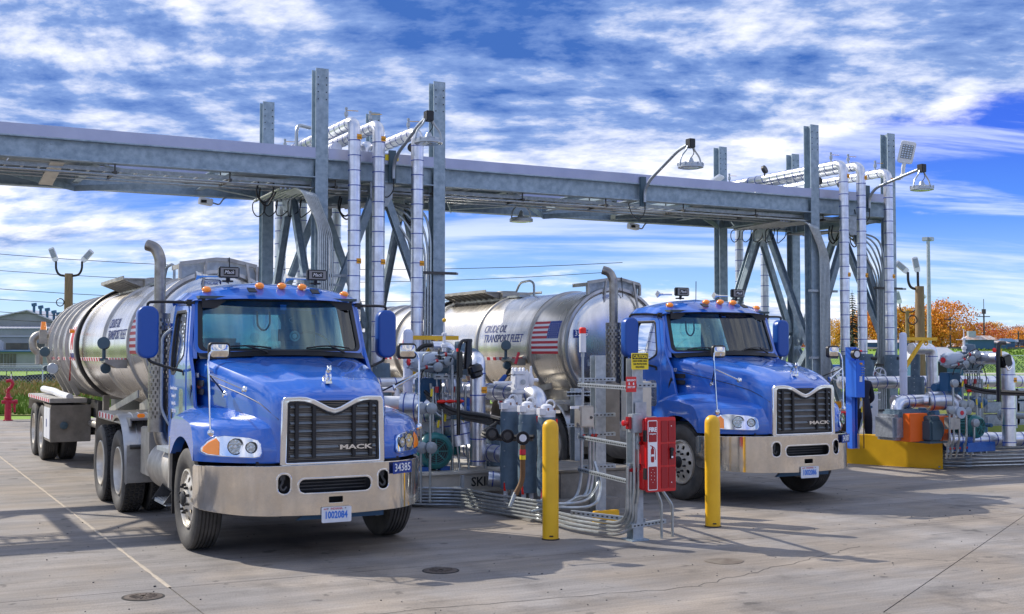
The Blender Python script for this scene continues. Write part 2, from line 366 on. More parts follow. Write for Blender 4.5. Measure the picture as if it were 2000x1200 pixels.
# ================= SETTING =================
def shader_concrete():
    ma=mat('concrete',(.36,.335,.305),.82,rv=0); nt=ma.node_tree; N=nt.nodes; L=nt.links; b=N['Principled BSDF']
    tc=N.new('ShaderNodeTexCoord')
    def noise(sc,det,st=(1,1,1),ro=.6):
        mp=N.new('ShaderNodeMapping'); mp.inputs['Scale'].default_value=st; L.new(tc.outputs['Object'],mp.inputs[0]); n=N.new('ShaderNodeTexNoise'); n.inputs['Scale'].default_value=sc; n.inputs['Detail'].default_value=det; n.inputs['Roughness'].default_value=ro; L.new(mp.outputs[0],n.inputs[0]); return n.outputs[0]
    def mr(x,a,b_,c,d):
        n=N.new('ShaderNodeMapRange'); L.new(x,n.inputs[0]); n.inputs[1].default_value=a; n.inputs[2].default_value=b_; n.inputs[3].default_value=c; n.inputs[4].default_value=d; return n.outputs[0]
    def mul(a,b_):
        n=N.new('ShaderNodeMath'); n.operation='MULTIPLY'; L.new(a,n.inputs[0]); L.new(b_,n.inputs[1]); return n.outputs[0]
    a=mr(noise(.35,6),.3,.7,.70,1.14); c=mr(noise(1.6,8,(.35,1.6,1)),.3,.7,.68,1.20); e=mr(noise(9,6,(.12,2.2,1)),.3,.7,.84,1.12); f=mr(noise(70,4),.3,.65,.74,1.18); st=mr(noise(.9,7,(1,1,1),.7),.56,.68,1,.60); pit=mr(noise(26,2,(1,1,1),.3),.73,.76,1,.35)
    sp=N.new('ShaderNodeSeparateXYZ'); L.new(tc.outputs['Object'],sp.inputs[0])
    def mth(op,x,y):
        n=N.new('ShaderNodeMath'); n.operation=op
        for i,q in enumerate((x,y)):
            if hasattr(q,'is_linked'): L.new(q,n.inputs[i])
            else: n.inputs[i].default_value=q
        return n.outputs[0]
    lane=None; nn=mr(noise(2.2,7,(1,.5,1),.7),.45,.62,0,1)
    for x0,wd,am in((4.05,.45,.34),(11.03,.45,.34),(3.02,.22,.16),(5.10,.22,.16),(10.0,.22,.16),(12.06,.22,.16)):
        k=mth('MULTIPLY',mr(mth('ABSOLUTE',mth('SUBTRACT',sp.outputs[0],x0),0),wd,0.0,0,am),mth('ADD',nn,.25)); k=mth('SUBTRACT',1.0,k); lane=k if lane is None else mul(lane,k)
    spots=mr(noise(3.1,3,(1,1,1),.5),.665,.70,1,.55)
    v=mul(mul(mul(mul(mul(a,c),e),mul(f,st)),pit),mul(lane,spots))
    m=N.new('ShaderNodeMix'); m.data_type='RGBA'; m.blend_type='MULTIPLY'; m.inputs[0].default_value=1
    m2=N.new('ShaderNodeMix'); m2.data_type='RGBA'; L.new(mr(noise(.6,4),.4,.6,0,1),m2.inputs[0]); m2.inputs[6].default_value=(.285,.262,.242,1); m2.inputs[7].default_value=(.31,.262,.212,1)
    L.new(m2.outputs[2],m.inputs[6]); L.new(v,m.inputs[7]); L.new(m.outputs[2],b.inputs['Base Color'])
    bp=N.new('ShaderNodeBump'); bp.inputs['Strength'].default_value=.25; bp.inputs['Distance'].default_value=.01; L.new(mul(mr(noise(40,5,(.5,1.5,1)),.3,.7,.5,1),e),bp.inputs['Height']); L.new(bp.outputs[0],b.inputs['Normal'])
shader_concrete(); mat('joint',(.035,.032,.028),.95); mat('joint_fill',(.50,.43,.33),.9,c2=(.38,.32,.25),sc=12)
mat('grass_ground',(.15,.27,.02),.9,c2=(.23,.36,.03),sc=1.2); mat('weed_ground',(.20,.22,.05),.95,c2=(.12,.15,.03),sc=.8); mat('gravel_soil',(.36,.33,.29),.95,c2=(.26,.24,.2),sc=3)
mat('cast_iron',(.06,.045,.035),.8,c2=(.12,.09,.07),sc=20,bump=.3); mat('oil_stain',(.12,.09,.065),.7,c2=(.2,.17,.13),sc=6)
CY,SY=math.cos(R(27.9)),math.sin(R(27.9))
def CD(x,d,z=0): return (CY*x+SY*d,-SY*x+CY*d,z)   # lateral, depth -> world, for things laid out square to the far road
def inset(p,k):
    n=len(p); out=[]
    for i in range(n):
        a,b,c=V(p[i-1]),V(p[i]),V(p[(i+1)%n]); e1=(b-a).normalized(); e2=(c-b).normalized(); n1=V((-e1.y,e1.x)); n2=V((-e2.y,e2.x)); m=(n1+n2); 
        m=m/max(.2,(1+n1.dot(n2))); q=b+m*k; out.append((q.x,q.y))
    return out
g=tag(link('ground',MB().b2((-61,-61,-.5),(25.55,40.05,-.02)).b2((25.55,-61,-.5),(61,8.05,-.02)).mesh('ground','joint')),kind='structure')
polys=[[(-9,-12),(2.33,-12),(2.33,10.66),(-9,10.66)],[(2.33,-12),(7.0,-12),(7.0,7.07),(12.75,10.47),(2.33,10.66)],[(7.0,-12),(25.5,-12),(25.5,10.0),(12.75,10.47),(7.0,7.07)],
  [(-9,10.66),(2.33,10.66),(2.33,40),(-9,40)],[(2.33,10.66),(12.75,10.47),(12.9,40),(2.33,40)],[(12.75,10.47),(25.5,10.0),(25.5,40),(12.9,40)],[(-60,-12),(-9,-12),(-9,40),(-60,40)],[(-60,-60),(60,-60),(60,-12),(-60,-12)],[(25.5,-12),(60,-12),(60,8),(25.5,8)]]
for p in polys: link('concrete_slab',MB().prism(inset(p,.006),.03,MX.Translation((0,0,-.03))).mesh('slab','concrete'),g)
b=MB(); rn=random.Random(5); y=10.66
rows=[]
while y<40: w=.011+rn.uniform(0,.012); rows.append([(2.33-w,y,.002),(2.33,y,.007),(2.33+w,y,.002)]); y+=.12
b.grid(rows); ob('joint_sealant',b,'joint_fill',g,fix=False)
for k,(x,y,l) in enumerate(((4.72,10.32,'round cast iron manhole cover in the shadow in front of the left tractor'),(2.05,10.36,'round cast iron manhole cover on the sunlit concrete at the bottom left'))):
    t=thing('manhole_cover',l,'manhole cover',(x,y,.0),0,'manhole covers in the concrete'); b=MB(); b.lathe((0,0,0),(0,0,1),[(0,.155),(.006,.155),(.007,.14),(.009,.135),(.009,0)],32); ob('cover_plate',b,'cast_iron',t); b=MB()
    for q in range(8): a=q*math.pi/8; b.beam((-.11*math.cos(a),-.11*math.sin(a),.011),(.11*math.cos(a),.11*math.sin(a),.011),.012,.004)
    ob('raised_rib',b,'cast_iron',t); ob('cover_rim',MB().lathe((0,0,0),(0,0,1),[(0,.172),(.004,.172),(.005,.158),(0,.158)],32,True),'joint',t)
tag(ob('oil_stain',MB().prism([(7.35+.19*math.cos(R(a))*(1+.1*math.sin(a)),9.5+.17*math.sin(R(a)),0) for a in range(0,360,20)],.002,MX.Translation((0,0,.002))),'oil_stain'),'small round sunken cover with a dark oil stain on the concrete right of the bollards','stain')
rn=random.Random(12)
for k,(x0,y0,x1,y1) in enumerate(((3.0,8.9,6.4,8.6),(6.4,8.6,9.2,9.6),(1.0,9.7,2.2,8.6),(9.5,12.6,12.6,12.0),(-.5,13.5,2.2,12.9),(8.8,9.0,10.4,7.4))):
    pts=[]; n=26
    for i in range(n+1): t=i/n; pts.append((x0+(x1-x0)*t+rn.gauss(0,.02),y0+(y1-y0)*t+rn.gauss(0,.02),.0015))
    b=MB(); b.grid([[(p[0],p[1]-.003-.002*rn.random(),p[2]) for p in pts],[(p[0],p[1]+.003+.002*rn.random(),p[2]) for p in pts]]); ob('hairline_crack',b,'joint',g,fix=False)
b=MB()
for k in range(420):
    x,y=rn.uniform(-1,13),rn.uniform(6.5,17); r=rn.uniform(.003,.010)*(1.6 if rn.random()<.05 else 1); b.ball((x,y,r*.4),r,5,3,(1,rn.uniform(.6,1),.6))
tag(link('loose_grit',b.mesh('loose_grit','dark_metal',fix=False)),kind='stuff')
# land beyond the concrete
def sheet(name,pts,m,z=0,kind='structure'): return tag(link(name,MB().add([(p[0],p[1],z) for p in pts],[tuple(range(len(pts)))]).mesh(name,m)),kind=kind)
F=3000
sheet('field',[(-F,40.04),(25.54,40.04),(25.54,8.04),(F,8.04),(F,F),(-F,F)],'grass_ground',-.02)
sheet('weed_bank',[CD(-60,40.5),CD(-4,39.5),CD(-9,88),CD(-60,88)],'weed_ground',.01)
sheet('service_road',[CD(20,118),CD(260,118),CD(260,128),CD(20,128)],'pale_road',.0)
sheet('gravel_apron',[CD(9.6,40),CD(12.5,40),CD(16,62),CD(9,62)],'pale_road',.0)
b=MB(); prof=[(134,-.1),(137,.5),(141,1.6),(145,2.35),(150,2.6)]
b.grid([[CD(x,d+1.2*math.sin(x*.13),z+.12*math.sin(x*.4)*(0 if z<0 else 1)) for d,z in prof] for x in range(-6,330,6)]); tag(ob('grass_embankment',b,'grass_ground',fix=False),kind='structure')
b=MB(); b.grid([[CD(x,d+1.2*math.sin(x*.13)*(1 if d<150.5 else 0),z) for d,z in ((150,2.61),(151,2.85),(160,2.9),(172,2.9),(176,2.0))] for x in range(-6,330,10)]); tag(ob('far_road',b,'asphalt',fix=False),kind='structure')
# grass tufts
def tufts(name,area,n,h,m,seed,w=.03):
    rn=random.Random(seed); b=MB()
    for _ in range(n):
        x,d,z=area(rn); c=V(CD(x,d,z)); hh=h*rn.uniform(.4,1.2)
        for q in range(3):
            a=rn.uniform(0,6.28); e=V((math.cos(a),math.sin(a),0)); t=c+V((rn.uniform(-1,1)*hh*.5,rn.uniform(-1,1)*hh*.5,hh*rn.uniform(.7,1))); b.add([c-e*w*hh*3,c+e*w*hh*3,t],[(0,1,2)])
    return tag(link(name,b.mesh(name,m,flat=True,fix=False)),kind='stuff')
def bank(rn): x=rn.uniform(-30,-6); d=40+(rn.random()**1.6)*42; return x*(d/40)**.9,d,0
tufts('weed_patch',bank,9000,.36,'weed_green',1,.05); tufts('dry_weed_patch',lambda r:(lambda p:(p[0],p[1]+14,0))(bank(r)),6500,.42,'weed_tan',2,.045)
tufts('grass_tufts',lambda r:(lambda x,t:(x,134+t*13,-.1+2.6*min(1,max(0,t))**.9))(r.uniform(10,90),r.random()),9000,.28,'weed_green',3,.12)
tufts('verge_grass',lambda r:(r.uniform(9.5,30),r.uniform(36,70),0),5000,.14,'weed_green',4,.06)
# silt fence
b=MB()
for i in range(40):
    x=-60+i*1.4; rn=random.Random(i); h=.55+.1*rn.random(); b.add([CD(x,84,0),CD(x+1.42,84,0),CD(x+1.42,84.1,h+.1*math.sin(i)),CD(x,84.1,h+.1*math.sin(i-1))],[(0,1,2,3)])
    b.beam(CD(x,84,0),CD(x,84,.8),.05,.05)
tag(link('silt_fence',b.mesh('silt_fence','silt_black')),'low sagging black silt fence between the weeds and the chain link fence','fence')
# chain link fences
def chainlink(x0,x1,d,h,label,arms=True,step=3.0,m='fence_white'):
    t=thing('chain_link_fence',label,'fence',group=None); n=int((x1-x0)/step)
    for i in range(n+1):
        x=x0+i*step; b=MB(); b.cyl(CD(x,d,0),CD(x,d,h),.045,n=6)
        if arms: b.cyl(CD(x,d,h),CD(x-.28,d-.1,h+.30),.03,n=5)
        ob('fence_post',b,m,t)
    b=MB(); b.cyl(CD(x0,d,h),CD(x1,d,h),.035,n=6); ob('top_rail',b,m,t)
    b=MB(); s=.45
    k=x0
    while k<x1:
        for dx in(h,-h): b.beam(CD(k,d,0),CD(k+dx,d,h),.008,.008)
        k+=s*.5
    tag(ob('wire_mesh',b,m,t,flat=True,fix=False),kind='stuff')
    if arms:
        for q in range(3): ob('barbed_wire',MB().cyl(CD(x0-.09*q,d-.03*q,h+.1*q),CD(x1-.09*q,d-.03*q,h+.1*q),.012,n=4),m,t)
    return t
chainlink(-45,-18,78,1.15,'galvanised chain link fence with barbed wire arms in front of the grey shed')
chainlink(22,100,108,1.85,'long chain link fence crossing the green lawn at far right',False,4.2)
# shed
sh=thing('industrial_shed','grey gabled industrial shed with ventilators along the roof at far left','building')
D=150
def px(x): return (x-1000)*D/2380
wall=[(-70,0),(px(170),0),(px(170),4.2),(px(55),7.3),(-70,2.6)]
def face(poly,d,th,m,name,parent): 
    n=len(poly); b=MB(); vs=[CD(x,d,z) for x,z in poly]+[CD(x,d+th,z) for x,z in poly]; b.add(vs,[tuple(range(n))[::-1],tuple(range(n,2*n))]+[(i,(i+1)%n,(i+1)%n+n,i+n) for i in range(n)]); return ob(name,b,m,parent)
face([(px(-260),0),(px(200),0),(px(200),3.75),(px(55),7.3),(px(-260),.2+3.0)],D,.3,'shed_grey','wall',sh)
b=MB(); 
for xa,za,xb,zb in((px(55),7.42,px(210),3.6),(px(55),7.42,px(-265),3.1)): b.add([CD(xa,D-.5,za),CD(xb,D-.5,zb),CD(xb,D+40,zb),CD(xa,D+40,za),CD(xa,D-.5,za-.15),CD(xb,D-.5,zb-.15)],[(0,1,2,3),(0,4,5,1)])
ob('roof',b,'shed_trim',sh,fix=False)
for i,x in enumerate((67,80,93,106)):
    v=ob('roof_ventilator',MB().cyl(CD(px(x),D-.2,7.0-i*.33),CD(px(x),D-.2,7.9-i*.30),.16,n=8),'steel_blue',sh); ob('ventilator_cowl',MB().beam(CD(px(x)-.25,D-.2,8.0-i*.30),CD(px(x)+.28,D-.2,8.08-i*.30),.35,.38),'steel_blue',v)
ob('roof_unit',MB().beam(CD(px(114),D-.3,6.6),CD(px(126),D-.3,6.7),.8,.9),'steel_blue',sh)
b=MB()
for k in range(46): b.beam(CD(px(-180)+k*.5,D-3.2,5.05),CD(px(-180)+k*.5,D-.4,5.35),.34,.1)
b.b2((0,0,-5),(0.01,.01,-4.99)); ob('eave_rib',b,'shed_trim',sh)
face([(px(-260),0),(px(180),0),(px(180),4.98),(px(-260),4.98)],D-3,.3,'shed_grey','lean_to_wall',sh)
face([(px(-260),4.05),(px(180),4.05),(px(180),4.2),(px(-260),4.2)],D-3.2,.1,'shed_trim','wall_band',sh)
for k in range(7): face([(px(-160+k*48),2.5),(px(-117+k*48),2.5),(px(-117+k*48),3.3),(px(-160+k*48),3.3)],D-3.06,.03,'dirty_glass','window',sh)
face([(px(-260),0),(px(180),0),(px(180),2.25),(px(-260),2.25)],D-8,.3,'shed_grey','annex_wall',sh); b=MB(); b.add([CD(px(-262),D-8.4,2.35),CD(px(182),D-8.4,2.35),CD(px(182),D-3,2.5),CD(px(-262),D-3,2.5),CD(px(-262),D-8.4,2.2),CD(px(182),D-8.4,2.2)],[(0,1,2,3),(0,4,5,1)]); ob('annex_roof',b,'steel_blue',sh,fix=False)
for k in range(3):
    w=face([(px(14+k*24),.4),(px(36+k*24),.4),(px(36+k*24),2.0),(px(14+k*24),2.0)],D-8.06,.03,'dirty_glass','window',sh)
    for q in range(1,4): face([(px(14+k*24+q*5.5)-.02,.4),(px(14+k*24+q*5.5)+.02,.4),(px(14+k*24+q*5.5)+.02,2.0),(px(14+k*24+q*5.5)-.02,2.0)],D-8.10,.02,'shed_grey','mullion',w)
hv=MB(); hv.beam(CD(px(28),D-6,2.95),CD(px(44),D-6,2.95),1.0,1.0); hv.cyl(CD(px(36),D-6,3.3),CD(px(36),D-6,3.65),.45); tag(ob('rooftop_air_unit',hv,'shed_trim'),'pale box shaped air unit standing on the low annex roof of the grey shed','air unit')
# utility poles with LED heads
def ledhead(root,c,dx,tilt,s=1,m='lamp_white'):
    M=MX.Translation(c)@MX.Rotation(R(-27.9),4,'Z')@MX.Rotation(tilt,4,'Y')
    b=MB(); b.prism([(-.13*s,0),(.13*s,0),(.17*s,.15*s),(.17*s,.75*s),(.13*s,.82*s),(-.13*s,.82*s),(-.17*s,.75*s),(-.17*s,.15*s)],.07*s,M@MX.Rotation(R(90),4,'X')@MX.Translation((0,0,-.03)))
    h=ob('led_head',b,m,root,.01); b=MB(); b.prism(rrect(-.12*s,.25*s,.12*s,.72*s,.01),.01,M@MX.Rotation(R(90),4,'X')@MX.Translation((0,0,.04*s))); ob('led_panel',b,'fitting_grey',h)
def woodpole(x,d,h,label,heads,r=.17,s=1.3,coil=1):
    t=thing('light_pole',label,'light pole'); c=CD(x,d)
    ob('wooden_pole',MB().cyl(c,(c[0],c[1],h),r,r*.8,14),'wood_pole',t)
    for sx_,tilt in heads:
        e=CD(x+sx_*.45,d,h+.42); ob('curved_arm',MB().tube([CD(x,d,h-.1),CD(x+sx_*.35,d,h-.05),CD(x+sx_*.45,d,h+.15),e],.04,8,.2),'black',t); ledhead(t,V(e),sx_,tilt,s)
    if coil: ob('cable_loop',MB().torus(CD(x-.25,d-.1,h-1.0),CD(0,1),.13,.018,16,5),'black',t)
    return t
woodpole((133-1000)*42/2380,42,2+157*42/2380,'wooden pole with two LED street lamp heads behind the far left tank trailer',((-1,R(-22)),(1,R(42))),.17,.62)
woodpole((1797-1000)*36/2380,36,2+132*36/2380,'thick wooden pole with LED lamp heads behind the yellow davit at right',((-.75,R(-50)),(-.1,R(-12))),.16,.56)
woodpole((1772-1000)*70/2380,70,2+84*70/2380,'thinner distant wooden pole with two lamp heads against the orange trees',((-.9,R(-15)),(1.1,R(48))),.13,.9,0)
t=thing('light_mast','slim tall grey steel mast with two small floodlights at far right','light pole'); c=CD((1815-1000)*52/2380,52); zt_=2+220*52/2380
ob('mast_pole',MB().cyl(c,(c[0],c[1],zt_),.11,.075,12),'galv_light',t)
for s in(-1,1): ob('floodlight',MB().box(CD((1815-1000)*52/2380+s*.11,52,zt_+.10),(.26,.2,.17),MX.Rotation(R(-27.9+s*40),3,'Z')),'lamp_metal',t,.02)
for i,(x,d,z0,h) in enumerate(((1888,190,2.5,3.3),(1902,185,2.5,3.6),(1922,180,2.5,5.4),(1856,180,2.5,5.0),(1989,190,2.5,3))):
    x=(x-1000)*d/2380; b=MB(); b.cyl(CD(x,d,z0),CD(x,d,z0+h),.12,n=6); b.beam(CD(x-.9,d,z0+h-.4),CD(x+.9,d,z0+h-.4),.12,.12)
    if i==2: b.cyl(CD(x,d,z0+h),CD(x,d,z0+h+.7),.3,n=8); b.cyl(CD(x,d,z0+h),CD(x,d,z0+h+2.2),.05,n=5)
    tag(ob('utility_pole',b,'dark_metal'),('distant utility pole, left of the pair beside the grey cabinet','distant utility pole, right of the pair beside the grey cabinet','tall distant pole with a siren head in front of the red trees','bare distant utility pole in front of the large orange tree','thin distant pole at the right edge of the photo')[i],'utility pole')
# overhead wires, left
for i,(z0,z1,dd) in enumerate(((10.3,8.6,88),(9.2,8.4,95),(7.7,6.4,88),(6.9,6.7,97),(6.0,4.9,88),(5.3,5.2,99))):
    n=14; pts=[CD(-48+56*k/n,dd,z0+(z1-z0)*k/n-1.2*(1-(2*k/n-1)**2)) for k in range(n+1)]; tag(ob('overhead_wire',MB().tube(pts,.022,4,cap=False),'black'),('topmost thin overhead line at far left','second overhead line from the top at far left','third overhead line from the top at far left','fourth overhead line from the top at far left','fifth overhead line from the top at far left','lowest overhead line at far left, just above the shed')[i],'wire','overhead power lines at left')
# distant road things
for i,(x,d,w,h,m,l) in enumerate(((1743,150,2.4,1.0,'car_roof_rust','rust topped trailer behind the right riser pipes'),(1700,152,2.2,1.0,'car_white','white topped unit seen between the right riser pipes'),(1911,150,4.0,1.5,'car_roof_rust','blue grey hut with a rusty white roof beside the far road'),(1926,153,2.0,1.1,'steel_blue','small dark blue utility box beside the far road'),(1940,151,3.6,.9,'car_roof_rust','low rusty roofed hut beside the far road, right of the blue box'),(1965,153,2.0,1.2,'steel_blue','small dark blue box near the right end of the far road'))):
    x=(x-1000)*d/2380; t=thing('roadside_hut',l,'hut'); ob('body',MB().beam(CD(x-w*.4,d,2.7+h*.3),CD(x+w*.4,d,2.7+h*.3),1.5,h*.75),'steel_blue',t); b=MB(); z=2.7+h*.68
    b.add([CD(x-w*.5,d-1,z),CD(x+w*.5,d-1,z),CD(x+w*.5,d+1,z),CD(x-w*.5,d+1,z),CD(x-w*.35,d,z+h*.35),CD(x+w*.35,d,z+h*.35)],[(0,1,5,4),(2,3,4,5),(0,4,3),(1,2,5),(0,3,2,1)]); ob('roof',b,m,t)
t=thing('signal_cabinet','grey cabinet on legs beside the far road in front of the pair of poles','cabinet'); x=(1897-1000)*150/2380; ob('cabinet_body',MB().beam(CD(x-.45,150,4.3),CD(x+.45,150,4.3),.7,1.0),'galv_light',t,.03); b=MB(); 
for s in(-1,1): b.cyl(CD(x+s*.4,150,2.7),CD(x+s*.4,150,3.9),.05,n=5)
ob('leg',b,'dark_metal',t)
for i,(x,m) in enumerate(((1948,'car_dark'),(1960,'car_white'),(1982,'car_white'),(1992,'car_dark'))):
    d=168; x=(x-1000)*d/2380; t=thing('parked_car',('dark car far away on the road, left of the white one','white car far away on the road behind the low huts','white car far away on the road near the right edge','dark car far away at the right edge of the photo')[i],'car',group='cars far away on the road'); b=MB(); b.beam(CD(x-1.1,d,3.35),CD(x+1.1,d,3.35),1.7,.5); b.beam(CD(x-.6,d,3.75),CD(x+.5,d,3.75),1.5,.45); ob('body',b,m,t,.08)
# green/blue shed behind right island
t=thing('garden_shed','small blue green shed with a white roof on the lawn at right','shed'); X0=(1845-1000)*58/2380
for sx0,sx1 in((-.2,1.2),): pass
b=MB(); b.beam(CD(X0-1.6,58,.85),CD(X0+.5,58,.85),2.0,1.7); ob('shed_wall',b,'steel_blue',t); b=MB(); vs=[CD(X0-1.8,56.8,1.65),CD(X0+.7,56.8,1.65),CD(X0+.7,59.2,1.65),CD(X0-1.8,59.2,1.65),CD(X0-1.6,58,2.35),CD(X0+.1,58,2.3)]; b.add(vs,[(0,1,5,4),(2,3,4,5),(0,4,3),(1,2,5),(0,3,2,1)]); ob('shed_roof',b,'shed_trim',t)
ob('shed_door',MB().beam(CD(X0-.9,56.95,.8),CD(X0-.3,56.95,.8),.05,1.5),'black',t)
t=thing('portable_cabin','small bright blue cabin left of the insulated riser feet at right','cabin'); x=(1640-1000)*50/2380; ob('cabin_wall',MB().beam(CD(x-.9,50,1.1),CD(x+.4,50,1.1),1.6,.9),'pump_blue',t,.02); ob('cabin_window',MB().beam(CD(x-.5,49.15,1.2),CD(x-.2,49.15,1.2),.04,.5),'white_paint',t)
# red monitor / hydrant at far left
hy=thing('fire_monitor','dark red fire hydrant monitor with a white marker rod at the far left edge','hydrant',(3.78,39.4,0)); hy.scale=(.62,.62,.62)
b=MB(); b.lathe((0,0,0),(0,0,1),[(0,.22),(.05,.22),(.06,.16),(1.0,.14),(1.05,.2),(1.12,.2),(1.15,.12),(1.3,.10)],16); ob('barrel',b,'hydrant_red',hy)
b=MB(); b.tube([(0,0,1.3),(0,0,1.5),(.12,-.05,1.6),(.2,-.1,1.8),(.1,-.1,1.95),(-.1,-.05,1.9)],.08,10,.08); b.cyl((-.3,0,.9),(.3,0,.9),.09); b.cyl((.3,0,.8),(.3,0,.4),.05); b.cyl((.30,0,.9),(.42,0,.9),.11); ob('nozzle_arm',b,'hydrant_red',hy)
b=MB(); b.torus((.1,-.2,.75),(0,1,0),.12,.02,14,5); b.torus((-.05,-.15,1.45),(0,1,.3),.1,.018,14,5); ob('handwheel',b,'hydrant_red',hy); ob('marker_rod',MB().cyl((.12,0,1.9),(.12,0,2.25),.02),'white_paint',hy); ob('rod_tip',MB().cyl((.12,0,2.25),(.12,0,2.36),.025),'black',hy)
# ---------------- trees ----------------
def tree_mesh(seed,h,w,leaf,n,bare=0,ls=.34):
    rn=random.Random(seed); tr=MB(); cr=MB(); tips=[]
    def limb(p,d,L,r,lv):
        q=[p]; dd=d.copy()
        for k in range(3): dd=(dd+V((rn.uniform(-.22,.22),rn.uniform(-.22,.22),rn.uniform(-.02,.16)))).normalized(); q.append(q[-1]+dd*L/3)
        tr.tube(q,[r,r*.82,r*.66,r*.5],5 if lv else 7,cap=False)
        if lv>=3 or L<h*.055: tips.append(q[-1]); return
        for k in range(4 if lv<2 else 3):
            t=rn.choice((1,2,3)) if lv else 3-(k%2); a=rn.uniform(0,6.28); sp=rn.uniform(.5,.95); e=(dd+V((math.cos(a),math.sin(a),rn.uniform(-.1,.3)))*sp).normalized(); limb(q[t],e,L*rn.uniform(.55,.78),r*.5,lv+1)
            tips.append(q[t])
    limb(V((0,0,0)),V((0,0,1)),h*.36,h*.022,0)
    cl=[t for t in tips if t.z>h*.22]
    for _ in range(int(n*.11)): 
        a=rn.uniform(0,6.28); rr=w*.5*math.sqrt(rn.random()); z=h*(.22+.72*rn.random()); f=1-abs((z/h-.52)/.52)**2.2; cl.append(V((rr*f*math.cos(a)*1.05,rr*f*math.sin(a),z)))
    cs=[]
    for c in cl:
        f=max(.05,1-abs((c.z/h-.5)/.56)**2.2); m=w*.5*f; l=math.hypot(c.x,c.y)
        if l>m: c=V((c.x*m/l,c.y*m/l,c.z))
        cs.append(c)
    for _ in range(n):
        c=rn.choice(cs); p=c+V((rn.gauss(0,1)*w*.045,rn.gauss(0,1)*w*.045,rn.gauss(0,1)*h*.032)); s=ls*rn.uniform(.5,1.2)
        u=V((rn.gauss(0,1),rn.gauss(0,1),rn.gauss(0,1))).normalized(); v=u.cross(V((rn.gauss(0,1),rn.gauss(0,1),rn.gauss(0,1)))).normalized(); cr.add([p-u*s*.6,p+v*s*.4,p+u*s*.6,p-v*s*.4],[(0,1,2,3)])
    if bare:
        for t in tips:
            if t.z>h*.4 and rn.random()<bare:
                for q in range(3): tr.tube([t,t+V((rn.uniform(-.4,.4),rn.uniform(-.4,.4),rn.uniform(.4,1.3)))*h*.09],[.03,.01],3,cap=False)
    return tr.mesh('trunk','bark',fix=False),cr.mesh('crown',leaf,flat=True,fix=False)
TV={}
def tree(x,d,h,w,kind,label,z=2.3,seed=0,rz=0,n=3200,bare=.0):
    h*=.80
    key=(kind,seed)
    if key not in TV: TV[key]=tree_mesh(seed+11,10,10*w/h,kind,n,bare)
    t=thing('autumn_tree' if kind!='leaf_green' else 'evergreen_tree',label,'tree',CD((x-1000)*d/2380,d,z),R(rz),'trees beyond the far road'); t.scale=(h/10,)*3
    link('trunk',TV[key][0],t); link('crown',TV[key][1],t)
def conifer(x,d,h,label):
    rn=random.Random(4); tr=MB().cyl((0,0,0),(0,0,h),.14,.02,8); b=MB()
    for k in range(26):
        z=h*(.12+.86*k/26); L=h*.22*(1-k/27)+.12
        for q in range(9):
            a=rn.uniform(0,6.28); e=V((math.cos(a),math.sin(a),-.25)); s=V((-math.sin(a),math.cos(a),0))
            for j in range(6): p=V((0,0,z))+e*L*(j+1)/6; w=.22*(1-j/8); b.add([p-s*w*L*.7,p+e*L*.2-V((0,0,.12)),p+s*w*L*.7,p-e*L*.1+V((0,0,.05))],[(0,1,2,3)])
    t=thing('conifer_tree',label,'tree',CD((x-1000)*d/2380,d,1.5)); ob('trunk',tr,'bark',t); link('crown',b.mesh('crown','leaf_green',flat=True,fix=False),t)
tl=[(1572,205,6.5,5,'leaf_red','red tree just left of the right tower columns, beside the cab mirror',1),
 (1612,200,7,8,'leaf_rust','brownish tree right of the conduit bundle on the right tower',2),(1634,192,7.5,8,'leaf_gold','golden tree left of the dark conifer behind the right risers',3),
 (1682,190,8.5,8,'leaf_gold','golden tree just right of the dark conifer between the risers',1),(1712,188,9.8,10,'leaf_orange','tall bright orange tree between the second and third right risers',2),
 (1758,186,9.6,10,'leaf_gold','golden orange tree immediately right of the outermost riser',4),(1788,190,9.4,10,'leaf_orange','dense orange tree behind the thick wooden pole',5),
 (1815,186,9.2,9,'leaf_gold','low golden tree directly behind the slim steel mast',6),(1842,184,10.8,11,'leaf_orange','tallest orange tree, right of the slim steel mast with bare twigs on top',7),
 (1868,196,7.0,7,'leaf_rust','thin rusty tree at the right edge of the tall orange tree',8),(1915,230,8.0,11,'leaf_red','wide dark red tree behind the siren pole',9),
 (1934,240,8.6,8,'leaf_gold','yellow green tree top rising behind the dark red tree',10),(1962,235,6.6,11,'leaf_orange','low orange tree right of the red tree',11),
 (1986,238,7.6,11,'leaf_rust','rusty brown tree close to the right edge of the photo',12),(2006,230,7.0,10,'leaf_orange','orange tree cut by the right edge of the photo',13),(1893,250,6.0,8,'leaf_rust','small pale brown tree behind the grey cabinet',14),(1535,215,6,6,'leaf_rust','brown tree seen between the columns left of the right tower',15)]
for i,(x,d,h,w,k,l,s) in enumerate(tl): tree(x,d,h,w,k,l,1.6 if d>180 else 2.3,s,i*37,4200 if w<9 else 5600,.5 if s in(2,7,8,9,14) else .15)
conifer(1665,165,9.2,'dark green conifer seen between the first and second right risers')
# low hedge line far away
b=MB(); rn=random.Random(8)
for _ in range(5000):
    x=rn.uniform(-30,170); p=V(CD(x,262+rn.uniform(-3,3),1.5+rn.random()*2.9*(.8+.3*math.sin(x*.3)))); u=V((rn.gauss(0,1),rn.gauss(0,1),rn.gauss(0,1))).normalized()*.5; v=u.cross(V((rn.gauss(0,1),rn.gauss(0,1),1))).normalized()*.4; b.add([p-u,p+v,p+u,p-v],[(0,1,2,3)])
tag(link('distant_hedgerow',b.mesh('distant_hedgerow','leaf_rust',flat=True,fix=False)),kind='stuff')

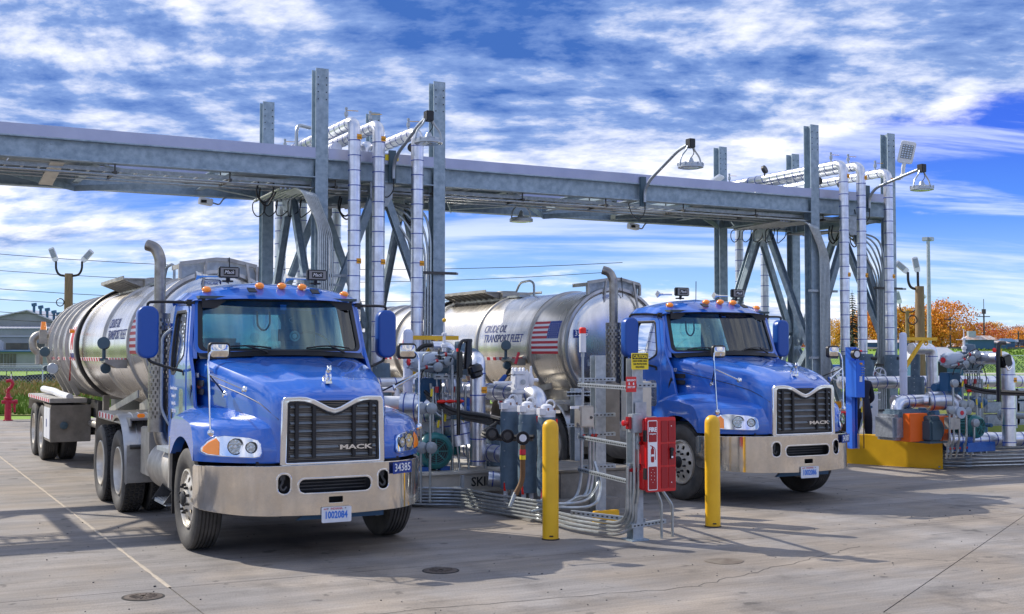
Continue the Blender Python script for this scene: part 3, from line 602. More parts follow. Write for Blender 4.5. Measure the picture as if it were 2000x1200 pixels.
# ================= TRACTOR =================
YF=[(0,-1.17),(.5,-1.17),(.65,-1.14),(.74,-1.09),(.85,-.995),(.95,-.89),(1.03,-.80),(1.10,-.71),(1.15,-.63),(1.18,-.56),(1.21,-.47)]
def yf(x):
    x=abs(x)
    for i in range(1,len(YF)):
        if x<=YF[i][0] or i==len(YF)-1:
            t=(x-YF[i-1][0])/(YF[i][0]-YF[i-1][0]); return YF[i-1][1]+(YF[i][1]-YF[i-1][1])*t
def wheel(root,x,y,side,kind,name='wheel'):
    # side: -1 faces -X, +1 faces +X ; kind 'steer' or 'drive' (dual)
    w=thing(name,None,None); w.parent=root; w.location=(x,y,.52)
    key=(kind,side)
    if key not in WH:
        r=.515; L=[]
        def tyre(c,grooves):
            W=.135
            pr=[(-W*.62,.30),(-W*.95,.36),(-W*1.05,.43),(-W*.98,.485),(-W*.86,.508)]
            g=[-.075,-.037,0,.037,.075] if grooves else []
            for q in g: pr+=[(q-.008,r),(q-.0055,r-.014),(q+.0055,r-.014),(q+.008,r)]
            if not g: pr+=[(-.1,r-.012),(.1,r-.012)]
            pr+=[(W*.86,.508),(W*.98,.485),(W*1.05,.43),(W*.95,.36),(W*.62,.30)]
            b=MB(); b.lathe((c,0,0),(1,0,0),pr,48,True); return b
        if kind=='steer':
            L.append(('tyre',tyre(0,True).mesh('tyre','tyre_side',ang=30)))
            s=side; b=MB(); b.lathe((0,0,0),(s,0,0),[(.085,.305),(.115,.30),(.118,.285),(.10,.275),(-.10,.27),(-.1,.305)],40,True); L.append(('rim',b.mesh('rim','rim_metal')))
            holes=[circ(.205*math.cos(2*math.pi*k/10),.205*math.sin(2*math.pi*k/10),.03,10) for k in range(10)]
            me=fill([circ(0,0,.28,40)]+holes,.012)
            me=warp(me,lambda c:(s*(c.z+.07+.07*math.cos(min(1,math.hypot(c.x,c.y)/.28)*math.pi/2*1.0)),c.x,c.y),.05,.05,'disc','rim_metal'); L.append(('disc',me))
            b=MB(); b.lathe((0,0,0),(s,0,0),[(-.1,.26),(.03,.26),(.035,.05)],24); L.append(('brake_drum',b.mesh('brake_drum','black')))
            b=MB(); b.lathe((0,0,0),(s,0,0),[(.10,.085),(.155,.08),(.17,.06),(.172,.0)],20); L.append(('hub',b.mesh('hub','black')))
            for k in range(10):
                a=2*math.pi*(k+.5)/10; b=MB(); b.lathe((0,.14*math.cos(a),.14*math.sin(a)),(s,0,0),[(.11,.016),(.14,.015),(.165,.011),(.167,0)],8); L.append(('lug_nut',b.mesh('lug_nut','black')))
        else:
            s=side
            for c in(s*.0,-s*.33):
                L.append(('tyre',tyre(c,kind=='trailer').mesh('tyre','tyre_side',ang=30)))
            if kind=='drive':
                b=MB(); rn=random.Random(3)
                for c in(0,-s*.33):
                    for k in range(44):
                        for j in range(4):
                            a=2*math.pi*(k+(.5 if j%2 else 0))/44; xx=c+(-.084+.056*j)
                            M=MX.Rotation(a,3,'X'); p=M@V((xx,0,.507)); 
                            hx=[(.026*math.cos(R(60*q+30+12)),.031*math.sin(R(60*q+30+12))) for q in range(6)]
                            vs=[M@V((xx+h[0],h[1],.498)) for h in hx]+[M@V((xx+h[0]*.92,h[1]*.92,.517)) for h in hx]
                            b.add(vs,[tuple(range(6,12))]+[(i,(i+1)%6,(i+1)%6+6,i+6) for i in range(6)])
                L.append(('tread_block',b.mesh('tread_block','rubber',flat=True)))
            b=MB(); b.lathe((0,0,0),(s,0,0),[(.10,.305),(.125,.30),(.128,.288),(.10,.278),(-.04,.262),(-.06,.20),(-.065,.15),(-.09,.15),(-.09,.29)],40,True); L.append(('rim',b.mesh('rim','rim_metal')))
            b=MB(); b.lathe((0,0,0),(s,0,0),[(-.08,.16),(.0,.13),(.05,.115),(.06,.09),(.062,0)],20); L.append(('hub',b.mesh('hub','rim_metal')))
            for k in range(10):
                a=2*math.pi*(k+.5)/10; b=MB(); b.lathe((0,.17*math.cos(a),.17*math.sin(a)),(s,0,0),[(-.07,.018),(-.03,.016),(-.028,0)],7); L.append(('lug_nut',b.mesh('lug_nut','black')))
        WH[key]=L
    for n,me in WH[key]:
        o=link(n,me,w)
        if n=='tread_block': o['kind']='stuff'
    return w
WH={}
def mirror_x(me):
    m2=me.copy(); m2.transform(MX.Diagonal((-1,1,1,1))); m2.flip_normals(); return m2
def both(name,mb,m,root,bev=0,ang=38):
    me=mb.mesh(name,m,bev,ang); a=link(name,me,root); b=link(name,mirror_x(me),root); return a,b
def tractor():
    T=thing('semi_tractor','','truck')
    # chassis
    b=MB()
    for s in(-1,1): b.b2((s*.40,-1.0,.62),(s*.48,5.45,.86))
    for y in(.2,1.6,3.0,4.4,5.3): b.b2((-.42,y,.66),(.42,y+.1,.82))
    ob('frame_rail',b,'dark_metal',T)
    b=MB(); b.cyl((-.95,0,.5),(.95,0,.5),.06); b.b2((-.5,-.07,.38),(.5,.07,.47)); ob('front_axle',b,'dark_metal',T)
    b=MB(); b.b2((-.45,-.95,.60),(.45,.4,.95)); b.b2((-.33,.0,.45),(.25,1.3,.9)); ob('engine',b,'black',T)
    b=MB(); b.b2((-.80,-1.0,.50),(.80,-.93,.93)); ob('front_crossmember',b,'black',T)
    b=MB(); b.prism([(-.30,-.02),(.62,-.02),(.62,.07),(-.22,.03)],.03,MX.Translation((0,-.96,.38))@FY); ob('tow_plate',b,'steel_blue',T)
    for yy in(3.42,4.72):
        b=MB(); b.cyl((-.95,yy,.52),(.95,yy,.52),.09); b.ball((0,yy,.52),.24,12,8); ob('drive_axle',b,'dark_metal',T)
    wheel(T,-1.03,0,-1,'steer'); wheel(T,1.03,0,1,'steer')
    for yy in(3.42,4.72): wheel(T,-1.10,yy,-1,'drive'); wheel(T,1.10,yy,1,'drive')
    # bumper
    path=[(0,-1.29),(.2,-1.285),(.4,-1.27),(.55,-1.245),(.68,-1.205),(.78,-1.15),(.87,-1.075),(.95,-.99),(1.02,-.90),(1.08,-.80),(1.125,-.71),(1.155,-.62),(1.17,-.53),(1.175,-.42)]
    ac=[0]
    for i in range(1,len(path)): ac.append(ac[-1]+math.dist(path[i],path[i-1]))
    def bp(s,off=0):
        sg=-1 if s<0 else 1; s=abs(s)
        for i in range(1,len(path)):
            if s<=ac[i] or i==len(path)-1:
                t=(s-ac[i-1])/(ac[i]-ac[i-1]); x=path[i-1][0]+(path[i][0]-path[i-1][0])*t; y=path[i-1][1]+(path[i][1]-path[i-1][1])*t
                dx,dy=path[i][0]-path[i-1][0],path[i][1]-path[i-1][1]; l=math.hypot(dx,dy); return sg*(x+off*dy/l),y-off*dx/l
    S1=ac[-1]
    out=[(-S1,.88),(-S1+.04,.90),(-.9,.92),(0,.925),(.9,.92),(S1-.04,.90),(S1,.88),(S1,.52),(S1-.06,.49),(.9,.455),(0,.44),(-.9,.455),(-S1+.06,.49),(-S1,.52)]
    holes=[rrect(-.37,.655,.37,.79,.06),rrect(-.57,.655,-.45,.845,.055),rrect(.45,.655,.57,.845,.055),rrect(-.075,.55,.075,.615,.012)]
    me=fill([out]+holes,.012,.004)
    warp(me,lambda c:(*bp(c.x,c.z),c.y),.05,None,'bumper','bumper_steel'); bump=link('bumper',me,T)
    b=MB()
    for lp in holes[:3]:
        x0,x1,z0,z1=min(p[0] for p in lp),max(p[0] for p in lp),min(p[1] for p in lp),max(p[1] for p in lp); me=fill([rrect(x0-.012,z0-.012,x1+.012,z1+.012,.066),lp],.016,.004); warp(me,lambda c:(*bp(c.x,c.z),c.y),.05,None,'opening_trim','chrome'); link('opening_trim',me,bump)
    b=MB(); b.b2((-.78,-1.08,.5),(.78,-1.06,.9)); ob('bumper_backing',b,'black',bump)
    for k in range(4):
        b=MB(); b.b2((-.36,-1.17,.675+k*.032),(.36,-1.14,.687+k*.032)); ob('intake_slat',b,'dark_metal',bump)
    for s in(-1,1):
        b=MB(); b.tube([(s*.51,-1.2,.83),(s*.51,-1.22,.76),(s*.545,-1.23,.72),(s*.51,-1.23,.68),(s*.475,-1.22,.72)],.013,6,.03); b.box((s*.51,-1.2,.81),(.05,.03,.05)); ob('tow_hook',b,'dark_metal',bump)
    pl=ob('licence_plate',MB().prism(rrect(-.152,-.075,.152,.075,.015),.004,MX.Translation((0,-1.315,.44))@FY),'white_paint',T)
    # hood
    def lerp(tab,y):
        for i in range(1,len(tab)):
            if y<=tab[i][0] or i==len(tab)-1:
                a,b_=tab[i-1],tab[i]; t=(y-a[0])/(b_[0]-a[0]); t=max(0,min(1,t)); return [a[j]+(b_[j]-a[j])*t for j in range(1,len(a))]
    st=[(-1.215,1.545,.50),(-1.205,1.585,.53),(-1.17,1.62,.555),(-1.10,1.665,.59),(-.9,1.755,.65),(-.6,1.83,.73),(-.3,1.885,.80),(0,1.935,.855),(.3,1.985,.895),(.62,2.03,.925)]
    rows=[]
    for k in range(30):
        y=-1.215+(.62+1.215)*(k/29)**1.6; zc,w=lerp(st,y)
        side=[(0,zc),(.22*w,zc),(.42*w,zc-.002),(.47*w,zc-.018),(.7*w,zc-.024),(.86*w,zc-.04),(.94*w,zc-.065),(.985*w,zc-.11),(1.0*w,zc-.17),(1.01*w,zc-.3),(w*1.01,1.25),(w*1.01,.955)]
        rows.append([(-x,y,z) for x,z in side[::-1]]+[(x,y,z) for x,z in side[1:]])
    b=MB(); b.grid(rows); hood=ob('hood',b,'truck_blue',T,ang=28)
    for s in(-1,1): # hood to fender seam line
        pts=[]
        for k in range(14): y=-1.19+1.75*k/13; zc,w=lerp(st,y); pts.append((s*(1.012*w),y,zc-.235+ .0*k))
        ob('hood_seam',MB().tube(pts,.0035,4),'black',hood)
    # fenders
    def zt(y): return lerp([(-1.2,1.22),(-1.0,1.275),(-.7,1.345),(-.35,1.41),(0,1.455),(.25,1.46),(.45,1.42),(.6,1.33)],y)[0]
    def fsec(x):
        f=yf(x); a=max(0,(x-.55)/.655)
        dz=.015*a+.09*max(0,(a-.55)/.45)**2*(1 if a<1 else 1); inn=.10*(1-a)**2
        pts=[(f,.945),(f-.012,1.0),(f-.016,1.06),(f-.012,1.12),(f+.01,1.17-.02*a)]
        n=16
        for k in range(n+1):
            y=f+.05+(.40-f)*(k/n)**1.15; rise=min(1,k/3+.0); z=zt(y)+inn-dz
            if k<4: z=z-(.05,.022,.008,.0)[k]
            pts.append((y,z))
        pts+=[(.50,zt(.5)-dz+inn-.03),(.535,zt(.55)-dz+inn-.10),(.55,1.22-.02*a),(.552,1.13)]
        return [(x,y,z) for y,z in pts]
    xs=[.45,.6,.75,.88,.98,1.06,1.12,1.165,1.19,1.203]
    secs=[fsec(x) for x in xs]; b=MB(); b.grid(secs)
    o=secs[-1]; arch=[]
    for x,y,z in o:
        za=.50+math.sqrt(max(0,.655**2-y*y)) if abs(y)<.655 else .945
        arch.append((1.205,y,max(.945,min(z-.01,za))))
    arch[0]=(1.203,o[0][1]+.004,.945)
    b.grid([o,arch]); b.grid([arch,[(1.10,y,z) for x,y,z in arch]])
    fl,fr=both('fender',b,'truck_blue',T,ang=30)
    # wheel well liner + mud guard
    b=MB(); pr=[]
    for k in range(17): a=R(5+170*k/16); pr.append((.66*math.cos(a),.52+.64*math.sin(a)))
    b.grid([[(.72,y,z) for y,z in pr],[(1.15,y,z) for y,z in pr]]); b.grid([[(.715,y,z) for y,z in pr],[(.71,y,.5) for y,z in pr]]); both('wheel_well',b,'black',T)
    b=MB(); b.b2((.80,.56,.30),(1.17,.585,1.2)); both('mudguard',b,'black',T,.003)
    b=MB(); b.beam((1.19,.58,.58),(1.19,.545,1.12),.03,.06); both('guard_edge',b,'dull_aluminium',T)
    # headlights
    for s in(-1,1):
        def HM(off): return lambda c:(s*c.x,yf(c.x)-.014-off-c.z+.16*(c.y-1.01),c.y)
        outl=[(.70,1.05),(.715,1.015),(.76,1.005),(1.03,1.01),(1.12,1.02),(1.155,1.045),(1.15,1.08),(1.11,1.14),(1.05,1.185),(.98,1.20),(.80,1.185),(.73,1.165),(.705,1.13)]
        h=link('headlight',warp(fill([outl],.02,.006),HM(0),.04,None,'headlight','chrome'),T)
        ring=warp(fill([[(p[0]+(.014 if p[0]>1 else -.012 if p[0]<.8 else 0),p[1]+(.012 if p[1]>1.08 else -.012)) for p in outl],outl],.012,.003),HM(.002),.04,None,'bezel','truck_blue'); link('bezel',ring,h)
        for cx,cz,rr in((.905,1.105,.076),(.785,1.10,.052)):
            b=MB(); b.lathe((s*cx,yf(cx)-.024,cz),(s*.55,-1,0),[(.012,rr),(.018,rr*.95),(-.0,rr*.8),(-.012,rr*.35),(.004,rr*.3),(.010,rr*.2),(.012,0)],24); ob('reflector_bowl',b,'lens_clear',h); ob('lamp_ring',MB().torus((s*cx,yf(cx)-.038,cz),(s*.55,-1,0),rr*1.0,.005,24,5),'dark_metal',h); ob('bulb',MB().ball((s*cx,yf(cx)-.036,cz),.016,8,6),'white_paint',h)
        am=[(1.035,1.022),(1.11,1.03),(1.145,1.05),(1.14,1.085),(1.10,1.135),(1.05,1.172),(1.03,1.14)]
        link('amber_lens',warp(fill([am],.012,.005),HM(.014),.03,None,'amber_lens','orange_lens'),h)
    # grille
    go=[(-.50,.93),(.50,.93),(.53,.96),(.515,1.60),(.49,1.635),(.36,1.64),(.29,1.635),(.21,1.61),(.06,1.530),(0,1.512),(-.06,1.530),(-.21,1.61),(-.29,1.635),(-.36,1.64),(-.49,1.635),(-.515,1.60),(-.53,.96)]
    gi=[(-.475,.967),(.475,.967),(.487,.98),(.475,1.587),(.452,1.607),(.36,1.61),(.30,1.605),(.225,1.583),(.065,1.500),(0,1.480),(-.065,1.500),(-.225,1.583),(-.30,1.605),(-.36,1.61),(-.452,1.607),(-.475,1.587),(-.487,.98)]
    g2=[(x*.94,1.28+(z-1.28)*.93-(.012 if z>1.3 else 0)) for x,z in gi]
    go,gi,g2=[[(x,.905+(z-.93)*.945) for x,z in q] for q in(go,gi,g2)]
    GM=lambda off:(lambda c:(c.x,-1.232-off-c.z+.03*(c.x/.5)**2,c.y))
    fr_=link('grille_frame',warp(fill([go,gi],.028,.010,2),GM(0),.1,None,'grille_frame','chrome'),T)
    link('inner_trim',warp(fill([gi,g2],.02,.004),GM(-.004),.1,None,'inner_trim','black'),fr_)
    gr=link('grille_mesh',warp(fill([gi],.006),GM(-.035),.1,None,'grille_mesh','dark_metal'),T)
    for k in range(7):
        z=1.005+k*.079; hw=.44
        segs=[(-hw,-.40),(-.36,-.225),(-.185,.185),(.225,.36),(.40,hw)]
        if k==6: segs=[(-hw,-.40),(-.36,-.24),(.24,.36),(.40,hw)]
        if k==1: segs=[(-hw,-.40),(-.36,-.225),(-.185,.05),(.40,hw)]
        for a,c in segs:
            b=MB(); b.add([(a,-1.20,z+.022),(c,-1.20,z+.022),(c,-1.235,z),(a,-1.235,z),(a,-1.20,z-.008),(c,-1.20,z-.008)],[(0,1,2,3),(3,2,5,4)]); ob('grille_slat',b,'galv_light',gr,flat=True,fix=False)
    for x in(-.42,-.38,-.205,.205,.38,.42):
        top=1.52 if abs(x)>.25 else 1.50
        if abs(x) in(.42,): continue
        b=MB(); b.b2((x-.019,-1.245,.99),(x+.019,-1.215,top)); ob('grille_bar',b,'black',gr,.004)
    b=MB(); k=0
    for z in [.97+.0166*i for i in range(35)]: b.b2((-.45,-1.205,z),(.45,-1.2,z+.006))
    ob('cooling_fin',b,'dusty_metal',gr,flat=True,kind='stuff')
    ftext('MACK',.060,'chrome',(.22,-1.262,1.085),gr,width=.34,bold=.002,h=.012,name='badge_lettering')
    b=MB(); b.b2((-.74,-1.10,.90),(.74,-1.0,.96)); ob('lower_valance',b,'black',T)
    # hood ornament: small standing hound
    b=MB(); P=MX.Translation((0,-1.02,1.70)); 
    def A(p): return (p[0],-1.02+p[1],1.70+p[2])
    b.prism([(-.032,-.055),(.032,-.055),(.022,.05),(-.022,.05)],.022,MX.Translation((0,-1.02,1.705)))
    b.tube([A((0,.045,.07)),A((0,.0,.09)),A((0,-.03,.115)),A((0,-.045,.145))],[.018,.026,.030,.022],8); b.ball(A((0,-.058,.155)),.024,10,7,(1,1.3,.9)); b.box(A((0,-.082,.148)),(.024,.022,.018))
    for s in(-1,1):
        b.tube([A((s*.018,-.03,.10)),A((s*.022,-.045,.06)),A((s*.02,-.04,.022))],[.013,.010,.010],6); b.tube([A((s*.015,.035,.08)),A((s*.022,.045,.05)),A((s*.02,.035,.022))],[.016,.011,.009],6); b.box(A((s*.016,-.05,.178)),(.01,.014,.016))
    ob('hood_ornament',b,'chrome',T)
    # hood side vents, decals, mirrors
    for s in(-1,1):
        for z in(1.60,1.69):
            me=fill([rrect(-.13,-.032,.13,.032,.03)],.01); v=link('side_vent',warp(me,lambda c:(s*(.945+c.z),.27+c.x,z+c.y),name='side_vent',m='black'),T)
            for q in range(3):
                b=MB(); b.b2((s*.948,.15,z-.02+q*.016),(s*.956,.39,z-.015+q*.016)); ob('louvre',b,'dark_metal',v)
    for s in(-1,1):
        m_=thing('hood_mirror',None,None); m_.parent=T
        top=(s*1.07,-.62,1.99)
        b=MB(); b.tube([(s*1.10,-.78,1.24),(s*1.11,-.76,1.60),(s*1.12,-.74,1.93),(s*1.10,-.72,2.02),(s*1.03,-.68,2.03)],.010,8,.06); b.tube([(s*1.115,-.75,1.80),(s*.80,-.85,1.655)],.009,6)
        ob('bracket',b,'chrome' ,m_); ob('rear_stay',MB().tube([(s*1.115,-.75,1.80),(s*.86,-.35,1.60)],.009,6),'black',m_)
        for p,d in(((s*1.10,-.79,1.235),(s*.3,-1,.2)),((s*.79,-.85,1.65),(s*1,-.2,.3)),((s*.85,-.34,1.59),(s*1,-.2,.3))): ob('mount_cup',MB().lathe(p,d,[(-.01,.036),(.012,.032),(.022,.015),(.026,0)],14),'chrome',m_)
        me=fill([rrect(-.095,-.07,.095,.07,.03)],.03,.014,2); me=warp(me,lambda c:(c.x+s*1.0,-.68-c.z,c.y+2.03),.05,None,'mirror_shell','black'); link('mirror_shell',me,m_)
        b=MB(); b.lathe((s*1.0,-.695,2.03),(0,-1,0),[(0,.09),(.01,.082),(.018,.04),(.02,0)],4); 
        me=fill([rrect(-.085,-.06,.085,.06,.022)],.006,.004); me=warp(me,lambda c:(c.x+s*1.0,-.706-c.z-.028*max(0,1-(abs(c.x)/.085))*max(0,1-abs(c.y)/.062),c.y+2.03),.02,.02,'mirror_back','bumper_steel'); link('mirror_back',me,m_)
    # ---- cab ----
    cab=thing('cab',None,None); cab.parent=T
    def sx(z): return 1.0-.075*max(0,(z-1.9)/.7)**1.3       # half width with height
    def SM(s,off=0): return lambda c:(s*(sx(c.y)+off+c.z),c.x,c.y)
    # side: cowl + rear corner (fixed), door separately
    side=[(.20,1.25),(.62,.95),(1.48,.95),(1.48,2.60),(.80,2.62),(.68,2.56),(.555,2.07),(.50,1.96),(.38,1.80)]
    doorh=[(.64,1.02),(1.36,1.02),(1.38,1.06),(1.38,2.50),(1.34,2.54),(.80,2.54),(.74,2.48),(.62,2.05),(.62,1.06)]
    win=[(.72,2.05),(.73,1.99),(.80,1.95),(.96,1.90),(1.10,1.80),(1.18,1.78),(1.28,1.78),(1.32,1.82),(1.32,2.42),(1.28,2.47),(.86,2.47),(.82,2.44)]
    ins=lambda lp,k,cx,cy:[(cx+(x-cx)*k,cy+(y-cy)*k) for x,y in lp]
    for s in(-1,1):
        link('side_panel',warp(fill([side,doorh],.03,.004),SM(s),.1,.1,'side_panel','truck_blue'),cab)
        d=link('door',warp(fill([ins(doorh,.985,1.0,1.78),win],.035,.006),SM(s,.004),.1,.1,'door','truck_blue'),T)
        link('window_seal',warp(fill([ins(win,1.03,1.07,2.15),ins(win,.955,1.07,2.15)],.02,.004),SM(s,.018),.1,.1,'window_seal','black'),d)
        link('window_glass',warp(fill([ins(win,.99,1.07,2.15)],.004),SM(s,.0),.1,.1,'window_glass','side_glass'),d)
        b=MB(); b.prism(rrect(-.03,-.055,.03,.055,.02),.012,MX.Translation((s*1.022,1.27,1.33))@(FX if s<0 else FX@MX.Rotation(math.pi,4,'Y'))); ob('door_handle',b,'black',d)
        link('lower_window',warp(fill([rrect(.72,1.25,.92,1.62,.05)],.012,.004),SM(s,.018),.1,.1,'lower_window','lens_clear'),d)
        ob('marker_lamp',MB().ball((s*.965,.56,1.66),.026,10,6,(.6,1,1.3)),'orange_lens',T)
        ob('grab_handle',MB().tube([(s*1.0,1.44,2.28),(s*1.09,1.50,2.20),(s*1.09,1.52,1.35),(s*1.0,1.46,1.18)],.017,8,.1),'galv_light',T)
        b=MB(); b.beam((s*1.0,.50,1.44),(s*1.02,.36,1.66),.02,.035); b.cyl((s*.99,.36,1.64),(s*1.03,.36,1.64),.02); ob('hood_latch',b,'black',T)
        # A pillar + windshield edge
    rear=[(-.98,1.0),(.98,1.0),(.98,1.95),(.915,2.60),(-.915,2.60),(-.98,1.95)]; rw=rrect(-.66,1.92,.66,2.46,.06)
    link('rear_panel',warp(fill([rear,rw],.03),lambda c:(c.x,1.46+c.z,c.y),name='rear_panel',m='truck_blue'),cab)
    link('rear_window',warp(fill([rw],.004),lambda c:(c.x,1.46+c.z,c.y),name='rear_window',m='side_glass'),cab)
    b=MB(); b.b2((-.97,-.02,1.0),(.97,1.45,1.06)); ob('cab_floor',b,'interior',cab)
    # firewall/cowl top under windshield
    def wy(x,z): # windshield surface depth
        t=(z-2.03)/(2.60-2.03); return (.50+.22*t)-.19*(1-(x/.93)**2)
    b=MB(); rows=[]
    for k in range(13):
        x=-.93+1.86*k/12; rows.append([(x,wy(x,2.03)-.13,1.985-.04*(x/.93)**2),(x,wy(x,2.03)-.01,2.035-.02*(x/.93)**2),(x,wy(x,2.03)+.03,2.05-.02*(x/.93)**2)])
    b.grid(rows); ob('cowl',b,'black',cab)
    WS=rrect(-.915,2.035,.915,2.60,.07,5); WS=[(x*(1-.045*(z-2.03)/.57),z) for x,z in WS]
    WO=[(x*1.045+(0),2.32+(z-2.32)*1.10) for x,z in WS]
    WM=lambda off:(lambda c:(c.x,wy(c.x,c.y)-off-c.z,c.y))
    link('windshield',warp(fill([WS],.004),WM(0),.08,.2,'windshield','cab_glass'),T)
    link('windshield_seal',warp(fill([ins(WS,1.012,0,2.32),ins(WS,.965,0,2.32)],.014,.004),WM(.006),.08,.2,'windshield_seal','black'),T)
    link('pillar_frame',warp(fill([WO,ins(WS,1.0,0,2.32)],.03,.008),WM(-.008),.08,.2,'pillar_frame','truck_blue'),cab)
    # corner fillers between windshield frame and side panels
    b=MB()
    for s in(-1,1):
        rows=[]
        for z in(1.95,2.05,2.2,2.35,2.5,2.62):
            rows.append([(s*.935*(1-.045*(z-2.03)/.57),wy(.93,z)-.005,z),(s*(sx(z)-.02),wy(.93,z)+.03,z),(s*(sx(z)+.015),wy(.93,z)+.09,z),(s*(sx(z)+.012),wy(.93,z)+.16,z)])
        b.grid(rows)
    ob('pillar_corner',b,'truck_blue',cab)
    # interior
    b=MB(); rows=[]
    for k in range(13): x=-.9+1.8*k/12; rows.append([(x,wy(x,2.03)+.04,2.04),(x,.72,2.09 if x>.1 else 2.06),(x,.80,2.02),(x,.80,1.3)])
    b.grid(rows); ob('dashboard',b,'interior',cab)
    ob('headliner',MB().b2((-.9,.55,2.60),(.9,1.44,2.63)),'interior',cab); ob('sun_visor',MB().b2((-.86,.60,2.50),(.86,.62,2.60)),'black',cab)
    for x,hi in((-.45,2.18),(.48,2.52)):
        b=MB(); b.box((x,1.22,1.62),(.5,.48,.16)); b.box((x,1.40,(hi+1.7)/2),(.46 if hi<2.3 else .42,.11,hi-1.7)); 
        if hi>2.3: b.box((x,1.38,2.42),(.28,.10,.2))
        ob('seat',b,'seat_fabric',cab,.05)
    b=MB(); b.torus((.48,.88,2.08),(0,-.75,.65),.23,.014); b.cyl((.48,.88,2.08),(.48,.78,1.98),.03); b.box((.48,.88,2.08),(.42,.02,.03)); ob('steering_wheel',b,'black',cab)
    b=MB(); b.tube([(-.93,.78,2.10),(-.90,.80,2.42),(-.88,.95,2.46)],.016,6,.1); b.tube([(-.02,1.40,2.5),(-.02,1.38,2.32),(.06,1.38,2.26),(.13,1.38,2.34),(.13,1.4,2.5)],.012,6,.08); ob('grab_bar',b,'black',cab)
    link('seat_emblem',warp(fill([circ(0,0,.055,16,.032),circ(0,0,.045,16,.024)],.003),lambda c:(.40+c.x,1.335,2.40+c.y),name='seat_emblem',m='galv_light'),cab)
    b=MB(); b.torus((.20,.66,2.20),(0,-1,0),.05,.012); b.cyl((.20,.66,2.20),(.20,.67,2.20),.03); ob('dash_fan',b,'galv_light',cab)
    ob('toll_tag',MB().box((.02,wy(.02,2.52)+.012,2.515),(.07,.006,.06)),'panel_blue',cab)
    ob('map_pocket',MB().box((.30,1.32,2.22),(.18,.02,.14)),'black',cab)
    # wipers
    for x0,x1,xp in((-.72,-.18,-.28),(.22,.76,.62)):
        b=MB(); z=2.062
        b.tube([(x,wy(x,z+.0)-.035,z+.025*math.sin((x-x0)/(x1-x0)*math.pi)) for x in [x0+(x1-x0)*k/8 for k in range(9)]],.010,6)
        b.tube([((x0+x1)/2,wy(0,2.06)-.05,2.085),(xp,wy(xp,2.0)-.07,2.035),(xp+.05,wy(xp,2)-.07,2.01)],.012,6); ob('wiper',b,'black',T)
    # roof
    rt=[(.40,2.605,.86,.02),(.43,2.625,.93,.035),(.50,2.66,.99,.06),(.60,2.72,1.02,.10),(.72,2.765,1.02,.13),(.95,2.80,1.01,.15),(1.2,2.80,1.0,.15),(1.4,2.77,.99,.12),(1.50,2.70,.98,.07),(1.51,2.60,.97,.01)]
    rows=[]
    for k,(y,z,w,dr) in enumerate(rt):
        row=[]
        for j in range(25):
            a=-1+2*j/24; t=abs(a); zz=z-dr*(t**2.6)-(.0 if t<.96 else .05*(1 if k>1 else .2)); yy=y+(.22*t**2.2 if k<3 else .22*t**2.2*max(0,1-(k-2)/4))
            if k>2 and (abs(t-.17)<.05 or abs(t-.62)<.03): zz+=.008
            row.append((a*w,yy,zz))
        rows.append(row)
    b=MB(); b.grid(rows); u=[(x*.97,y+.01,2.60) for x,y,z in rows[0]]; b.grid([rows[0],u,[(x*.9,.75,2.60) for x,y,z in rows[0]]]); b.grid([[r[0] for r in rows],[(r[0][0]*.96,r[0][1],2.58) for r in rows]]); b.grid([[r[-1] for r in rows],[(r[-1][0]*.96,r[-1][1],2.58) for r in rows]])
    roof=ob('roof',b,'truck_blue',T,ang=25)
    for x,y,z in((-.78,.74,2.705),(-.22,.62,2.755),(.03,.61,2.76),(.27,.62,2.755),(.82,.76,2.69)):
        b=MB(); b.ball((x,y,z),.052,12,8,(1,1.3,.72)); ob('marker_lamp',b,'orange_lens',roof)
    for x in(-.52,.50):
        sp=thing('roof_spotlight',None,None); sp.parent=T
        ob('housing',MB().box((x,.80,2.905),(.235,.07,.125)),'black_gloss',sp,.012); ob('lamp_face',MB().box((x,.762,2.905),(.205,.006,.10)),'grey_ink',sp,.003); ob('cover_plate',MB().box((x,.757,2.905),(.13,.004,.065)),'black_ink',sp)
        ftext('Mack',.055,'white_ink',(x,.753,2.905),sp,width=.11,shear=.3)
        b=MB(); b.cyl((x,.85,2.8),(x,.82,2.86),.02); b.box((x,.85,2.81),(.12,.05,.02)); ob('mount_foot',b,'black',sp)
        xx=x-.20; h=MB(); h.lathe((xx-.13,.95,2.87),(1,0,0),[(0,.055),(.02,.045),(.06,.02),(.14,.012),(.26,.012)],4); ob('air_horn',h,'bumper_steel',T)
    for x in(-.34,.38): ob('roof_vent',MB().box((x,.50,2.70),(.09,.10,.012),MX.Rotation(R(28),3,'X')),'black',roof)
    ob('antenna',MB().tube([(-.12,1.0,2.80),(-.115,1.0,3.08)],.006,5),'black',T)
    # side mirrors
    for s in(-1,1):
        m_=thing('side_mirror',None,None); m_.parent=T
        me=fill([rrect(-.085,-.255,.085,.255,.07,5)],.09,.028,2); me=warp(me,lambda c:(s*1.385+c.x,.87-c.z,c.y+2.235),None,None,'mirror_shell','mirror_blue'); link('mirror_shell',me,m_)
        b=MB(); b.box((s*1.385,.935,2.235),(.15,.006,.46)); ob('mirror_glass',b,'chrome',m_)
        ob('upper_arm',MB().tube([(s*.95,.72,2.56),(s*1.27,.80,2.565),(s*1.385,.86,2.56),(s*1.385,.87,2.48)],.016,8,.08),'black',m_)
        ob('lower_arm',MB().tube([(s*.99,.72,1.80),(s*1.20,.80,1.86),(s*1.36,.87,1.92),(s*1.385,.87,1.99)],.016,8,.08),'black',m_)
        ob('arm_base',MB().box((s*.985,.72,1.79),(.10,.08,.09)),'black',m_,.02); ob('arm_base',MB().box((s*.96,.71,2.555),(.12,.08,.07)),'black',m_,.02)
